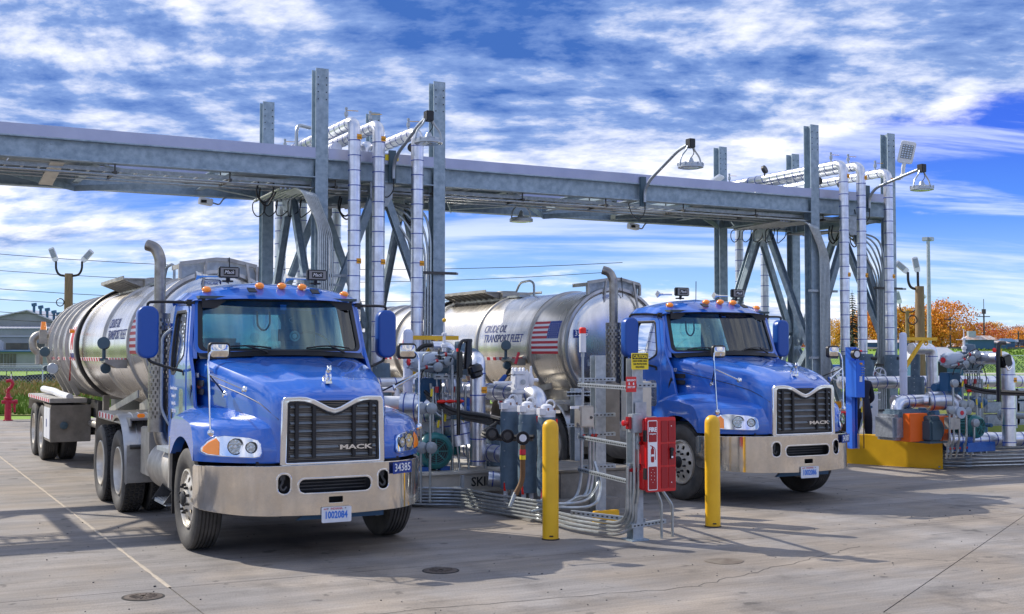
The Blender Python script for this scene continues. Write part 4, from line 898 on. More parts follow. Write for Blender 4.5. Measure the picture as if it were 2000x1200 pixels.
    # exhaust
    st_=thing('exhaust_stack',None,None); st_.parent=T; ex,ey=-1.06,1.80
    ob('stack_pipe',MB().tube([(ex+.35,ey-.3,.72),(ex+.05,ey-.02,.95),(ex,ey,1.3),(ex,ey,2.4),(ex,ey,3.12),(ex-.05,ey+.04,3.24),(ex-.13,ey+.10,3.27)],[.085,.09,.09,.066,.066,.066,.066],16,.12),'stack_metal',st_)
    # perforated heat shield
    b=MB(); n=24; rows_=27; r=.122; z0,z1=1.20,2.46
    b.lathe((ex,ey,1.10),(0,0,1),[(0,r),(.14,r),(.14,r-.004),(0,r-.004)],32,True); b.lathe((ex,ey,2.43),(0,0,1),[(0,r),(.04,r),(.04,r-.004),(0,r-.004)],32,True)
    ob('shield_collar',b,'stack_metal',st_)
    b=MB(); dz=(z1-z0)/rows_
    for i in range(rows_+1):
        z=z0+i*dz; b.lathe((ex,ey,z-.0028),(0,0,1),[(0,r),(.012,r)],30) if i%1==0 else None
    vs=[]
    for i in range(rows_):
        for k in range(15):
            a=2*math.pi*(k+(.5 if i%2 else 0))/15; da=.125; z=z0+i*dz
            b.add([(ex+r*math.cos(q),ey+r*math.sin(q),zz) for q,zz in((a-da,z),(a+da,z),(a+da,z+dz),(a-da,z+dz))],[(0,1,2,3)])
    ob('heat_shield',b,'stack_metal',st_,kind=None,fix=False)
    ob('stack_bracket',MB().b2((ex+.1,ey-.18,1.3),(ex+.16,ey-.12,2.3)),'black',T)
    # behind cab: tank, steps, battery box, quarter fenders, hoses
    for s in(-1,1):
        ob('fuel_tank',MB().lathe((s*.86,.75,.70),(0,1,0),[(0,.0),(0,.25),(.02,.29),(1.25,.29),(1.27,.25),(1.27,0)],32),'dull_aluminium',T)
        stp=thing('step_assembly',None,None); stp.parent=T
        b=MB(); b.b2((s*.98,.72,.36),(s*1.20,1.30,.40)); b.b2((s*.98,.72,.40),(s*1.0,1.3,.42)); ob('lower_step',b,'galv_light',stp,.004)
        for q in range(5): ob('tread_bar',MB().b2((s*(1.0+q*.04),.74,.40),(s*(1.015+q*.04),1.28,.408)),'dull_aluminium',stp)
        b=MB(); b.prism([(0,0),(.25,0),(.0,.36)],.006,MX.Translation((s*.98,1.30,.38))@MX(((s,0,0,0),(0,0,1,0),(0,1,0,0),(0,0,0,1)))); b.prism([(0,0),(.25,0),(.0,.36)],.006,MX.Translation((s*.98,.72,.38))@MX(((s,0,0,0),(0,0,1,0),(0,1,0,0),(0,0,0,1)))); ob('step_bracket',b,'dark_metal',stp,fix=True)
        ob('upper_step',MB().b2((s*.93,.70,.92),(s*1.16,1.40,.97)),'galv_light',stp,.004)
        b=MB(); b.b2((s*.92,.78,.45),(s*1.05,.80,.9))
        for k in range(7): b.b2((s*1.05,.74+k*.035,.60),(s*1.053,.755+k*.035,.72))
        ob('tank_strap',b,'dark_metal',stp)
        bx=ob('battery_box',MB().b2((s*.62,2.10,.55),(s*1.10,2.62,1.12)),'dull_aluminium',T,.012)
        for k in range(8): ob('louvre',MB().b2((s*.70,2.093,.66+k*.045),(s*.95,2.10,.68+k*.045)),'dark_metal',bx)
        # quarter fender over drive wheels, three ribs
        q=thing('quarter_fender',None,None); q.parent=T
        def arc(rr,a0,a1,n,cy,cz): return [(cy+rr*math.cos(R(a0+(a1-a0)*k/n)),cz+rr*math.sin(R(a0+(a1-a0)*k/n))) for k in range(n+1)]
        pr=arc(.62,62,178,16,3.42,.62)
        pr=pr+[(2.80,.45)]
        for off,xx0,xx1 in((0,.72,1.24),):
            b=MB(); b.grid([[(s*(xx1+.0),y,z-.05) for y,z in pr],[(s*(xx1+.015),y,z-.015) for y,z in pr],[(s*(xx1-.02),y,z) for y,z in pr],[(s*xx0,y,z) for y,z in pr]]); b.grid([[(s*xx1,y,z-.05) for y,z in pr],[(s*(xx1-.02),y,z-.035) for y,z in pr],[(s*xx0,y,z-.03) for y,z in pr]]); ob('fender_skin',b,'fender_metal',q,fix=False)
        for xx in(1.08,.98,.88):
            b=MB(); b.tube([(s*xx,y+.004*0,z+.004) for y,z in pr],.011,5); ob('rib',b,'fender_metal',q)
        b=MB(); b.b2((s*.74,2.775,.42),(s*1.23,2.79,.88)); ob('fender_flap',b,'dull_aluminium',q); ob('flap_tube',MB().cyl((s*.85,2.76,.86),(s*1.2,2.76,.86),.028),'dark_metal',q)
    b=MB(); b.cyl((0,3.9,.98),(0,4.1,1.0),.5,.5,24); b.box((0,4.0,.98),(.9,.9,.1)); ob('fifth_wheel',b,'dark_metal',T)
    b=MB()
    for k in range(3): b.tube([(-.2+.12*k,1.52,1.9),(-.25+.1*k,1.9,1.5),(-.1+.1*k,2.6,1.3),(0+.1*k,3.4,1.5)],.02,6,.2)
    ob('air_hose',b,'hose_black',T); b=MB(); b.b2((-.6,1.55,1.1),(.6,2.0,1.3)); ob('deck_plate',b,'dark_metal',T)
    ftext('Guardian Petroleum',.052,'white_ink',(0,0,0),T,width=.36,name='door_lettering') if False else None
    return T
def left_text(body,size,m,y,z,parent,width=None,x=-1.03,bold=0,name='lettering'):
    return ftext(body,size,m,(x,y,z),parent,width,FX,bold,name)
def dress(T,num,plate,bump_at):
    ch={c.name.split('.')[0]:c for c in kids(T)}
    lp=ch['licence_plate']
    ftext(plate,.095,'plate_blue',(0,-1.3205,.435),lp,width=.225,bold=.003); ftext('INDIANA',.03,'red_ink',(.0,-1.3205,.497),lp,width=.12); ftext('APP',.02,'red_ink',(-.11,-1.3205,.495),lp,width=.045)
    for x in(-.09,.09): ob('plate_bolt',MB().cyl((x,-1.318,.50),(x,-1.323,.50),.007,n=8),'grey_ink',lp)
    ob('number_decal',MB().prism(rrect(-.145,-.058,.145,.058,.004),.003,MX.Translation((.735,-1.205,.855))@MX.Rotation(R(27),4,'Z')@FY),'blue_ink',ch['bumper'])
    tm=text(num,.11,.002,.001,0,.24); place('number_lettering',tm,'white_ink',MX.Rotation(R(27),4,'Z')@FY,(.737,-1.2125,.855),ch['bumper'])
    d=[c for c in kids(T) if c.name.startswith('door') and 'lett' not in c.name][0]
    left_text(num,.07,'white_ink',.42,1.77,T,.19,x=-.955)
    for k,(t,w) in enumerate((('Guardian Petroleum',.34),('Company LP',.22),('Findlay Ohio',.20),('USDOT 71108',.21))): left_text(t,.055,'white_ink',1.16,1.62-k*.085,d,w,x=-1.032)
    return T
T1=tractor(); T1.location=(4.07,12.65,0)
T2=dup(T1,loc=(11.03,13.75,0),label='blue semi tractor parked right of the red fire extinguisher box, licence plate 1002086')
T1['label']='blue semi tractor parked nearest at left, licence plate 1002084'
T1['group']=T2['group']='blue semi tractors parked at the loading rack'
dress(T1,'34385','1002084',None); dress(T2,'34387','1002086',None)

# ================= TRAILER =================
TR,TZ=.935,2.14   # tank radius, centre height
def tk(x,y,z): return (x,y,z)
def wrapL(off=0,s=-1): # drawing x -> -y (reads left to right facing -X), y -> arc height about TZ
    return lambda c:(s*(TR+off+c.z)*math.cos(c.y/TR),-c.x if s<0 else c.x,TZ+(TR+off+c.z)*math.sin(c.y/TR))
def trailer():
    T=thing('tank_trailer','','trailer'); y0,y1=3.46,13.75
    taper=lambda y: 0 
    b=MB(); b.lathe((0,y0,TZ),(0,1,0),[(0,TR-.03),(.0,TR),(y1-y0,TR),(y1-y0,TR-.03)],72,False); ob('tank_shell',b,'tank_metal',T)
    b=MB(); b.lathe((0,y0,TZ),(0,-1,0),[(0,TR-.01),(.05,TR-.05),(.10,TR*.8),(.15,TR*.5),(.175,TR*.2),(.18,0)],56); ob('tank_head',b,'tank_metal',T); b=MB(); b.lathe((0,y1,TZ),(0,1,0),[(0,TR-.01),(.05,TR-.05),(.10,TR*.8),(.15,TR*.5),(.175,TR*.2),(.18,0)],56); ob('tank_head',b,'tank_metal',T)
    for y,w,h in((3.43,.05,.035),(3.62,.03,.02),(4.68,.07,.03),(6.75,.07,.03),(9.75,.07,.03),(10.75,.06,.05),(11.55,.06,.05),(12.3,.06,.05),(13.1,.06,.05),(13.7,.05,.04)):
        b=MB(); b.lathe((0,y-w/2,TZ),(0,1,0),[(0,TR-.01),(0.005,TR+h),(w-.005,TR+h),(w,TR-.01)],64,True); ob('stiffening_ring',b,'tank_ring',T)
    b=MB(); b.tube([(-(TR+.06)*math.cos(R(a)),9.1,TZ+(TR+.06)*math.sin(R(a))) for a in range(-62,95,6)],.035,8); ob('spill_hose',b,'black',T)
    # vertical supports at rear left/right
    for s in(-1,1):
        for y in(11.6,12.3,13.1):
            b=MB(); b.beam((s*(TR+.03),y,TZ-.25),(s*.62,y,1.22),.05,.09); ob('tank_cradle_rib',b,'tank_ring',T)
        for y in(3.66,4.72): b=MB(); b.beam((s*(TR*.97),y,TZ-.15),(s*.55,y,1.24),.05,.10); ob('tank_cradle_rib',b,'tank_ring',T)
    # head guard box on top of front head
    g=thing('head_guard',None,None); g.parent=T; yb=3.42
    pts=[(-.52,2.98),(-.52,3.18),(-.05,3.25),(.12,3.25),(.50,3.17),(.50,2.98)]
    b=MB()
    for i in range(len(pts)-1): b.beam((pts[i][0],yb,pts[i][1]),(pts[i+1][0],yb,pts[i+1][1]),.035,.05)
    arc=[(TR*math.sin(R(a)),TZ+TR*math.cos(R(a))) for a in range(-33,34,6)]
    ob('guard_bar',b,'dull_aluminium',g)
    pl=[(-.52,3.17),(-.05,3.235),(.12,3.235),(.50,3.16)]+[(x,z-.0) for x,z in arc[::-1]]
    me=fill([pl],.01); ob_=link('guard_plate',warp(me,lambda c:(c.x,yb+.07+c.z,c.y),name='guard_plate',m='galv_light'),g)
    ob('guard_side',MB().b2((-.52,yb,3.12),(-.50,yb+.5,3.18)),'dull_aluminium',g); ob('guard_side',MB().b2((.48,yb,3.10),(.50,yb+.5,3.16)),'dull_aluminium',g)
    b=MB(); b.beam((-.18,yb-.02,3.22),(-.28,yb-.06,2.6),.03,.03); ob('guard_strut',b,'dull_aluminium',g); b=MB(); b.beam((.36,yb-.02,3.2),(.40,yb-.1,2.75),.03,.03); ob('guard_strut',b,'dull_aluminium',g)
    ob('pennant_staff',MB().tube([(.12,yb-.03,3.28),(.12,yb-.06,2.95)],.008,5),'black',g)
    b=fill([rrect(-.13,-.05,.13,.05,.03),rrect(-.115,-.036,.115,.036,.025)],.004); link('maker_badge',warp(b,lambda c:(-.12+c.x,3.37,2.93+c.y),name='maker_badge',m='blue_ink'),T)
    ftext('POLAR',.06,'blue_ink',(-.12,3.36,2.93),T,width=.18)
    # manway platform along the top
    mp=thing('manway_platform',None,None); mp.parent=T
    b=MB(); b.b2((-.30,6.9,2.98),(.30,9.2,3.17)); ob('spill_box',b,'dull_aluminium',mp)
    b=MB(); b.b2((-.62,7.0,3.17),(.62,9.1,3.19)); b.b2((-.62,7.0,3.19),(-.60,9.1,3.22)); b.b2((.60,7.0,3.19),(.62,9.1,3.22)); ob('walkway_deck',b,'dull_aluminium',mp)
    for k in range(9):
        b=MB(); b.prism([(0,0),(.34,0),(.34,-.13)],.02,MX.Translation((-.62,7.05+k*.25,3.17))@MX(((1,0,0,0),(0,0,1,0),(0,1,0,0),(0,0,0,1)))); ob('gusset',b,'dull_aluminium',mp)
    b=MB(); b.b2((-.25,6.3,3.06),(.25,9.6,3.10)); b.b2((-.42,8.2,3.19),(.42,9.9,3.23)); ob('top_walk',b,'galv_light',mp)
    for y in(7.3,8.6): b=MB(); b.cyl((0,y,3.15),(0,y,3.215),.22,.20,20); ob('manhole_lid',b,'dull_aluminium',mp)
    ob('hoop_rail',MB().tube([(0,6.2,3.05),(0,6.2,3.32),(0,6.35,3.38),(0,6.75,3.36),(0,6.9,3.2)],.022,8,.1),'galv_light',mp)
    # subframe
    b=MB(); b.b2((-.52,3.5,1.08),(.52,6.3,1.16)); ob('coupler_plate',b,'dull_aluminium',T)
    for s in(-1,1):
        b=MB(); b.prism([(0,0),(1.9,0),(1.9,.12),(.15,.42),(0,.42)],.02,MX.Translation((s*.55,4.0,1.14))@MX(((0,0,1,0),(1,0,0,0),(0,1,0,0),(0,0,0,1)))); ob('coupler_gusset',b,'dull_aluminium',T)
        b=MB(); b.prism([(0,0),(2.2,-.30),(2.2,-.22),(0,.10)],.02,MX.Translation((s*.95,3.9,1.42))@MX(((0,0,1,0),(1,0,0,0),(0,1,0,0),(0,0,0,1)))); ob('side_gusset',b,'dull_aluminium',T)
        # front fender of trailer over tractor drive tandem
        f=thing('trailer_fender',None,None); f.parent=T
        b=MB(); b.b2((s*.45,2.9,1.175),(s*1.22,5.3,1.20)); b.b2((s*1.205,2.9,1.10),(s*1.22,5.3,1.20)); pr=[(5.3,1.20),(5.42,1.19),(5.50,1.13),(5.56,1.02),(5.58,.85)]; b.grid([[(s*1.22,y,z) for y,z in pr],[(s*.45,y,z) for y,z in pr]]); ob('fender_sheet',b,'dull_aluminium',f)
        ob('conspicuity_strip',MB().b2((s*1.221,4.05,1.12),(s*1.224,5.3,1.19)),'white_ink',f)
        for k in range(5): ob('red_mark',MB().b2((s*1.2245,4.12+k*.25,1.122),(s*1.2275,4.24+k*.25,1.188)),'red_ink',f)
        ob('mud_flap',MB().b2((s*.70,5.58,.32),(s*1.22,5.60,.90)),'dusty_metal',f)
        ob('marker_lamp',MB().box((s*1.1,2.85,1.235),(.09,.03,.05)),'orange_lens',f,.01)
        # rear deck, cabinet, wheels
        d=thing('rear_deck',None,None); d.parent=T
        ob('deck_rail',MB().b2((s*.62,10.5,1.12),(s*1.25,13.9,1.20)),'dull_aluminium',d)
        ob('strip',MB().b2((s*1.251,10.55,1.13),(s*1.254,13.9,1.19)),'white_ink',d)
        for k in range(11): ob('red_mark',MB().b2((s*1.2545,10.6+k*.3,1.132),(s*1.2575,10.76+k*.3,1.188)),'red_ink',d)
        cb=ob('equipment_cabinet',MB().b2((s*.55,10.45,.42),(s*1.24,11.35,1.08)),'dusty_metal',T,.01)
        for k in range(2): ob('cabinet_door',MB().b2((s*1.24,10.5+k*.42,.47),(s*1.252,10.9+k*.42,1.03)),'white_paint',cb,.004)
        ob('door_latch',MB().b2((s*1.252,10.90,.68),(s*1.262,10.92,.82)),'blue_ink',cb)
        ob('flood_light',MB().lathe((s*1.02,10.44,.72),(0,-1,0),[(0,.02),(.05,.07),(.1,.06),(.11,0)],14),'gear_grey',cb)
        for yy in(11.95,13.2): 
            wheel(T,s*1.10,yy,s,'trailer')
        b=MB(); pr=[(11.28,1.0),(11.33,1.06),(11.5,1.1),(13.8,1.1),(13.9,.9)]; b.grid([[(s*1.25,y,z) for y,z in pr],[(s*.72,y,z) for y,z in pr]]); ob('wheel_fender',b,'fender_metal',T)
        # bracket with work lamps on tank flank
        w=thing('work_lamp_bracket',None,None); w.parent=T
        b=MB(); b.prism([(0,-.06),(.14,-.06),(.30,.02),(.30,.06),(0,.06)],.35,MX.Translation((s*(TR-.02),4.85,TZ-.28))@MX(((s,0,0,0),(0,0,1,0),(0,1,0,0),(0,0,0,1)))); ob('shelf',b,'dull_aluminium',w)
        b=MB(); b.lathe((s*1.20,5.05,TZ+.0),(s*.3,-1,.25),[(-.07,.03),(-.05,.075),(.02,.088),(.06,.085),(.065,0)],18); b.cyl((s*1.20,5.05,TZ-.22),(s*1.20,5.05,TZ-.08),.025); b.cyl((s*1.20,5.05,TZ-.24),(s*1.20,5.05,TZ-.20),.06); ob('lamp_head',b,'gear_grey',w)
        b=MB(); b.lathe((s*1.18,5.05,TZ-.34),(0,-1,-.2),[(-.05,.03),(-.03,.065),(.04,.07),(.045,0)],16); ob('lamp_head',b,'gear_grey',w)
    ob('axle',MB().cyl((-1,11.95,.52),(1,11.95,.52),.08),'dark_metal',T); ob('axle',MB().cyl((-1,13.2,.52),(1,13.2,.52),.08),'dark_metal',T)
    b=MB(); b.b2((-.5,10.0,.85),(-.38,14,1.15)); b.b2((.38,10.0,.85),(.5,14,1.15)); ob('chassis_beam',b,'dark_metal',T)
    ob('discharge_tube',MB().tube([(-1.0,13.6,1.29),(-1.0,11.9,1.29),(-.98,11.3,1.25),(-.9,10.6,1.22)],.065,12,.2),'white_paint',T)
    b=MB(); b.cyl((-.55,7.5,.75),(-.55,10.4,.75),.06); b.cyl((-.2,6,.95),(-.2,10.4,.95),.08); ob('bottom_pipe',b,'dull_aluminium',T)
    b=MB(); b.b2((-.6,8.8,.8),(-.5,8.9,1.3)); b.b2((.5,8.8,.8),(.6,8.9,1.3)); ob('landing_gear',b,'dusty_metal',T)
    # rear mast with beacon and lamp
    r=thing('rear_mast',None,None); r.parent=T
    ob('mast_tube',MB().tube([(-1.12,13.4,TZ-.35),(-1.12,13.4,TZ-.12),(-1.22,13.4,TZ-.05),(-1.25,13.4,TZ+.15),(-1.15,13.4,TZ+.25),(-.95,13.4,TZ+.25)],.075,10,.08),'dull_aluminium',r)
    ob('beacon_box',MB().b2((-1.14,13.2,TZ+.06),(-1.0,13.3,TZ+.34)),'dull_aluminium',r); ob('beacon_lens',MB().cyl((-1.06,13.25,TZ+.34),(-1.06,13.25,TZ+.50),.06,.045),'orange_lens',r)
    ob('lamp_head',MB().lathe((-1.10,12.6,TZ-.10),(-.3,-1,0),[(-.1,.03),(-.06,.09),(.03,.10),(.05,.09),(.055,0)],16),'gear_grey',r)
    ob('lamp_head',MB().lathe((-1.02,12.0,TZ-.42),(-.3,-1,0),[(-.1,.03),(-.06,.10),(.03,.11),(.05,.10),(.055,0)],16),'lamp_metal',r)
    ob('flange_cluster',MB().cyl((-1.1,12.6,TZ-.42),(-1.1,12.4,TZ-.42),.05),'gear_grey',r)
    ob('lamp_bracket',MB().beam((-1.0,12.6,TZ-.3),(-1.12,12.6,TZ-.12),.05,.03),'dull_aluminium',r)
    ob('pennant',MB().add([(-1.0,9.75,TZ-.05),(-1.02,9.62,TZ-.02),(-1.04,9.72,TZ-.62),(-1.0,9.78,TZ-.60)],[(0,1,2,3)]),'red_ink',T,fix=False)
    ob('orange_marker',MB().cyl((-1.0,9.4,TZ+.25),(-1.08,9.4,TZ+.25),.035),'orange_lens',T)
    # conspicuity tape and flags on both flanks
    me=fill([rrect(-13.4,-.26,-5.1,-.20,.002,1)],.003); link('reflective_strip',warp(me,wrapL(.0025),.5,None,'reflective_strip','white_ink'),T)
    for k in range(34):
        a=-13.35+k*.25
        if abs(-a-6.75)<.15 or abs(-a-9.75)<.15: continue
        link('red_mark',warp(fill([rrect(a,-.258,a+.125,-.202,.001,1)],.003),wrapL(.0055),None,None,'red_mark','red_ink'),T)
    fx0,fx1=-4.60,-3.70; fz0,fz1=-.14,.42
    f=thing('flag_decal',None,None); f.parent=T
    link('field',warp(fill([rrect(fx0,fz0,fx1,fz1,.004,1)],.003),wrapL(.0025),None,.08,'field','white_ink'),f)
    h=(fz1-fz0)/13
    for k in range(0,13,2):
        x1=fx1-.38 if k>=6 else fx1
        link('red_stripe',warp(fill([rrect(fx0,fz0+k*h,x1,fz0+(k+1)*h,.001,1)],.002),wrapL(.0048),None,.03,'red_stripe','red_ink'),f)
    link('canton',warp(fill([rrect(fx1-.38,fz0+6*h,fx1,fz1,.001,1)],.002),wrapL(.0055),None,.06,'canton','blue_ink'),f)
    b=[]
    for r_ in range(7):
        for c in range(6 if r_%2==0 else 5):
            x=fx1-.38+.035+c*.062+(.031 if r_%2 else 0); z=fz0+6*h+.022+r_*.038
            st=[((.011 if q%2==0 else .0045)*math.cos(R(90+36*q))+x,(.011 if q%2==0 else .0045)*math.sin(R(90+36*q))+z) for q in range(10)]; b.append(st)
    link('star',warp(fill(b,.001),wrapL(.0075),None,None,'star','white_ink'),f)
    def tx(body,size,m,x,z,w,shear=.2,bold=0,off=.003,name='lettering'):
        me=text(body,size,.002,bold,shear,w); me.transform(MX.Translation((x,z,0))); link(name,warp(me,wrapL(off),None,.1,name,m),T)
    tx('CRUDE OIL',.205,'blue_ink',-6.05,.31,.86); tx('TRANSPORT FLEET',.205,'blue_ink',-5.68,.13,1.50)
    link('logo_disc',warp(fill([circ(-10.15,.05,.34,28,.46)],.002),wrapL(.0025),None,.1,'logo_disc','white_ink'),T)
    tx('M',.55,'red_ink',-10.15,.12,.34,.15,.02,.006); tx('MARATHON',.13,'blue_ink',-10.15,-.18,.52,0,.004,.006)
    return T
def tdress(T,num):
    T_=ob('number_decal',MB().prism(rrect(-.17,-.065,.17,.065,.004),.003,MX.Translation((-.68,3.34,2.33))@FY),'blue_ink',T)
    ftext(num,.125,'white_ink',(-.68,3.334,2.33),T_,width=.29,bold=.001)
    ob('data_plate',MB().prism(rrect(-.08,-.05,.08,.05,.004),.003,MX.Translation((-.50,3.34,1.85))@FY),'galv_light',T)
Q1=trailer(); Q1.location=(4.10,12.65,0); Q1.rotation_euler=(0,0,R(-.35))
Q2=dup(Q1,loc=(11.03,13.75,0),rz=0,label='polished steel tank trailer behind the right tractor, flag decal and number 35151')
Q1['label']='polished steel tank trailer at far left, seen end on behind the nearest tractor'
Q1['group']=Q2['group']='tank trailers under the pipe rack'
tdress(Q1,'35149'); tdress(Q2,'35151')

# ================= PIPE RACK =================
rk=thing('pipe_rack','galvanised steel overhead pipe rack spanning both lanes on two column towers','pipe rack')
CXS=[-4.4,6.5,8.6,16.97,19.08]; YA,YB=19.0,22.0; TOP=6.66
def column(x,y):
    c=ob('column',MB().hsec((x,y,0),(x,y,TOP),.215,.215,.018,(0,1,0)),'galvanised',rk,flat=True)
    ob('base_plate',MB().b2((x-.2,y-.2,0),(x+.2,y+.2,.03)),'galvanised',c)
    b=MB()
    for k in range(4):
        for sx_ in(-.07,.07): b.cyl((x+sx_,y-.113,TOP-.15-k*.12),(x+sx_,y-.108,TOP-.15-k*.12),.011,n=6)
    ob('bolt_row',b,'black',c,kind='stuff')
    return c
for x in CXS:
    for y in(YA,YB): column(x,y)
# longitudinal beams, in spans between columns
for y,z0,h in((YA-.02,4.86,.32),(YB,4.84,.34)):
    xs=[-9.0]+CXS+[]
    for a,c in zip([-9.0,-4.4,6.5,8.6,16.97],[-4.4,6.5,8.6,16.97,19.08]):
        ob('beam',MB().hsec((a+.11,y,z0+h/2),(c-.11,y,z0+h/2),.20,h,.02,(0,0,1)),'galvanised',rk,flat=True)
for a,c in zip([-9.0,-4.4,6.5,8.6,16.97],[-4.4,6.5,8.6,16.97,19.0]):
    b=MB(); b.b2((a+.11,YA-.115,5.183),(c-.11,YA-.105,5.345)); b.b2((a+.11,YA-.115,5.345),(c-.11,YA-.05,5.350)); ob('trough_side',b,'trough',rk)
    b=MB(); b.b2((a+.11,YB+.105,5.183),(c-.11,YB+.115,5.345)); ob('trough_side',b,'trough',rk)
x=-8.8
rn=random.Random(2)
while x<18.9:
    w=1.18
    if not(abs(x-(-2.3))<.8 or 2.9<x<5.5 or 11.4<x<13.9): ob('deck_pan',MB().b2((x,YA+.12,5.19),(min(x+w,19.0),YB-.12,5.21)),'galv_light',rk)
    x+=1.2
for x in(-7,-2.9,-1.2,1.0,3.1,5.2,10.2,12.3,14.0,15.7,17.9,7.55): ob('cross_beam',MB().hsec((x,YA+.1,5.02),(x,YB-.1,5.02),.12,.2,.012,(0,0,1)),'galvanised',rk,flat=True)
for a,c in((-8,-4.5),(-4.3,-1.2),(-1.2,1.0),(1.0,3.1),(3.1,6.3),(8.8,10.2),(10.2,12.3),(12.3,14),(14,16.8)):
    ob('wind_brace',MB().beam((a,YA+.15 if int(a*10)%2 else YB-.15,4.86),(c,YB-.15 if int(a*10)%2 else YA+.15,4.86),.10,.012),'galvanised',rk); ob('wind_brace',MB().beam((a,YB-.15 if int(a*10)%2 else YA+.15,4.83),(c,YA+.15 if int(a*10)%2 else YB-.15,4.83),.012,.10),'galvanised',rk)
# braces of the two towers
def brace(a,b_,m='galvanised'):
    a,b_=V(a),V(b_); up=V((0,1,0)) if abs(a.y-b_.y)<.1 else V((1,0,0)); b=MB(); b.hsec(a,b_,.12,.12,.012,up); return ob('brace',b,m,rk,flat=True)
for xa,xc in((6.5,8.6),(16.97,19.08)):
    xm=(xa+xc)/2; ym=(YA+YB)/2
    for y in(YA,YB):
        brace((xm-.06,y,4.78),(xa+.12,y,2.5)); brace((xm+.06,y,4.78),(xc-.12,y,2.5)); brace((xm-.06,y,.4),(xa+.12,y,2.4)); brace((xm+.06,y,.4),(xc-.12,y,2.4))
        ob('gusset_plate',MB().prism([(-.2,.12),(.2,.12),(.2,-.12),(.1,-.28),(-.1,-.28),(-.2,-.12)],.016,MX.Translation((xm,y-.07,4.74))@FY),'galv_light',rk)
    for x in(xa,xc):
        brace((x,ym-.08,4.72),(x,YA+.14,2.2)); brace((x,ym+.08,4.72),(x,YB-.14,2.2)); brace((x,ym-.05,.4),(x,YA+.12,2.1)); brace((x,ym+.05,.4),(x,YB-.12,2.1))
        gp=ob('gusset_plate',MB().prism([(-.24,.16),(.24,.16),(.24,-.1),(.12,-.26),(-.12,-.26),(-.24,-.1)],.016,MX.Translation((x-.07,ym,4.66))@FX),'galv_light',rk)
        b=MB()
        for q in((-.18,.08),(-.06,.08),(.06,.08),(.18,.08),(-.16,-.06),(.16,-.06),(-.08,-.17),(.08,-.17)): b.cyl((x-.086,ym-q[0],4.66+q[1]),(x-.095,ym-q[0],4.66+q[1]),.016,n=6)
        ob('bolt_row',b,'galvanised',gp,kind='stuff')
        ob('end_beam',MB().hsec((x,YA+.12,4.93),(x,YB-.12,4.93),.14,.24,.014,(0,0,1)),'galvanised',rk,flat=True)
b=MB()
for dx,dz in((0,0),(.12,0),(0,-.10),(.12,-.10)): b.cyl((2.24+dx,YA-.02,5.10+dz),(2.24+dx,YA-.04,5.10+dz),.018,n=8)
ob('bolt_row',b,'galvanised',rk,kind='stuff')
# plates hanging under the beam
for x in(2.45,): ob('hanger_plate',MB().beam((x,YA+.0,4.84),(x-.05,YA+.95,4.62),.20,.02),'cream',rk)
for x in(8.9+2.2,): ob('hanger_plate',MB().beam((x+.3,YB-2.2,4.74),(x+1.4,YB-2.6,4.80),.3,.02),'trough',rk)
# cable ladder
cl=thing('cable_ladder','galvanised cable ladder slung under the front beam of the pipe rack','cable tray')
for y in(YA+.14,YA+.50): ob('side_rail',MB().b2((-9,y,4.77),(19,y+.02,4.83)),'galv_light',cl)
k=0; x=-2.5
while x<18.9: ob('rung',MB().b2((x,YA+.16,4.775),(x+.04,YA+.50,4.79)),'galv_light',cl); x+=.235
x=-2
while x<18.9:
    b=MB(); b.b2((x,YA-.05,4.72),(x+.045,YA+.62,4.76)); b.cyl((x+.02,YA+.0,4.72),(x+.02,YA+.0,4.90),.012,n=6); b.cyl((x+.02,YA+.58,4.72),(x+.02,YA+.58,5.1),.012,n=6); ob('trapeze_hanger',b,'dark_metal',cl,kind='stuff'); x+=1.75
for i,(y,z,r) in enumerate(((YA-.02,4.70,.018),(YA+.56,4.745,.02),(YA+.62,4.70,.014))):
    tag(ob('conduit',MB().cyl((-9,y,z),(17,y,z),r,n=8),'conduit'),('thin conduit running right under the bottom flange of the front beam','conduit beside the inner rail of the cable ladder under the rack','thinnest conduit under the rack, inboard of the cable ladder')[i],'conduit')
# conduit bundles coming down the front columns
def bundle(x,label,n,ys,xs0,z_b=.0,fan=1.0):
    t=thing('conduit_bundle',label,'conduits')
    for k in range(n):
        x1=x+k*.034; z0=4.68-.006*k
        ob('conduit',MB().tube([(x1-.36-.02*k,YA+.55,z0),(x1-.32-.01*k,YA-.05,z0),(x1-.27,YA-.17,z0-.06),(x1-.04,YA-.20,4.16-.02*k),(x1,YA-.20,3.98-.02*k),(x1,YA-.20,z_b)],.0145,7,.12),'conduit',t)
    for z in(3.25,1.9,.9): ob('strut_clamp',MB().b2((x-.25,YA-.165,z),(x+n*.042+.16,YA-.12,z+.045)),'galv_light',t)
    return t
bundle(6.42,'bundle of thin galvanised conduits sweeping down the left column of the left tower',8,0,0)
bundle(17.0,'bundle of thin galvanised conduits sweeping down the left column of the right tower',8,0,0)
def sweep(xc,label):
    t=thing('conduit_bundle',label,'conduits')
    for k in range(5):
        x1=xc-.17-.05*k; ob('conduit',MB().tube([(x1-.9-.1*k,YA+1.2,4.55),(x1-.55,YA+.4,4.6),(x1-.08-.08*k,YA-.05,4.45-.05*k),(x1,YA-.12,4.0-.1*k),(x1,YA-.12,.1)],.02,7,.25),'conduit',t)
    for z in(3.35,1.75,.8): ob('strut_clamp',MB().b2((xc-.48,YA-.165,z),(xc+.30,YA-.125,z+.045)),'dark_metal',t)
sweep(8.6,'looser bundle of conduits curving down beside the right column of the left tower'); sweep(19.0,'looser bundle of conduits curving down beside the right column of the right tower')
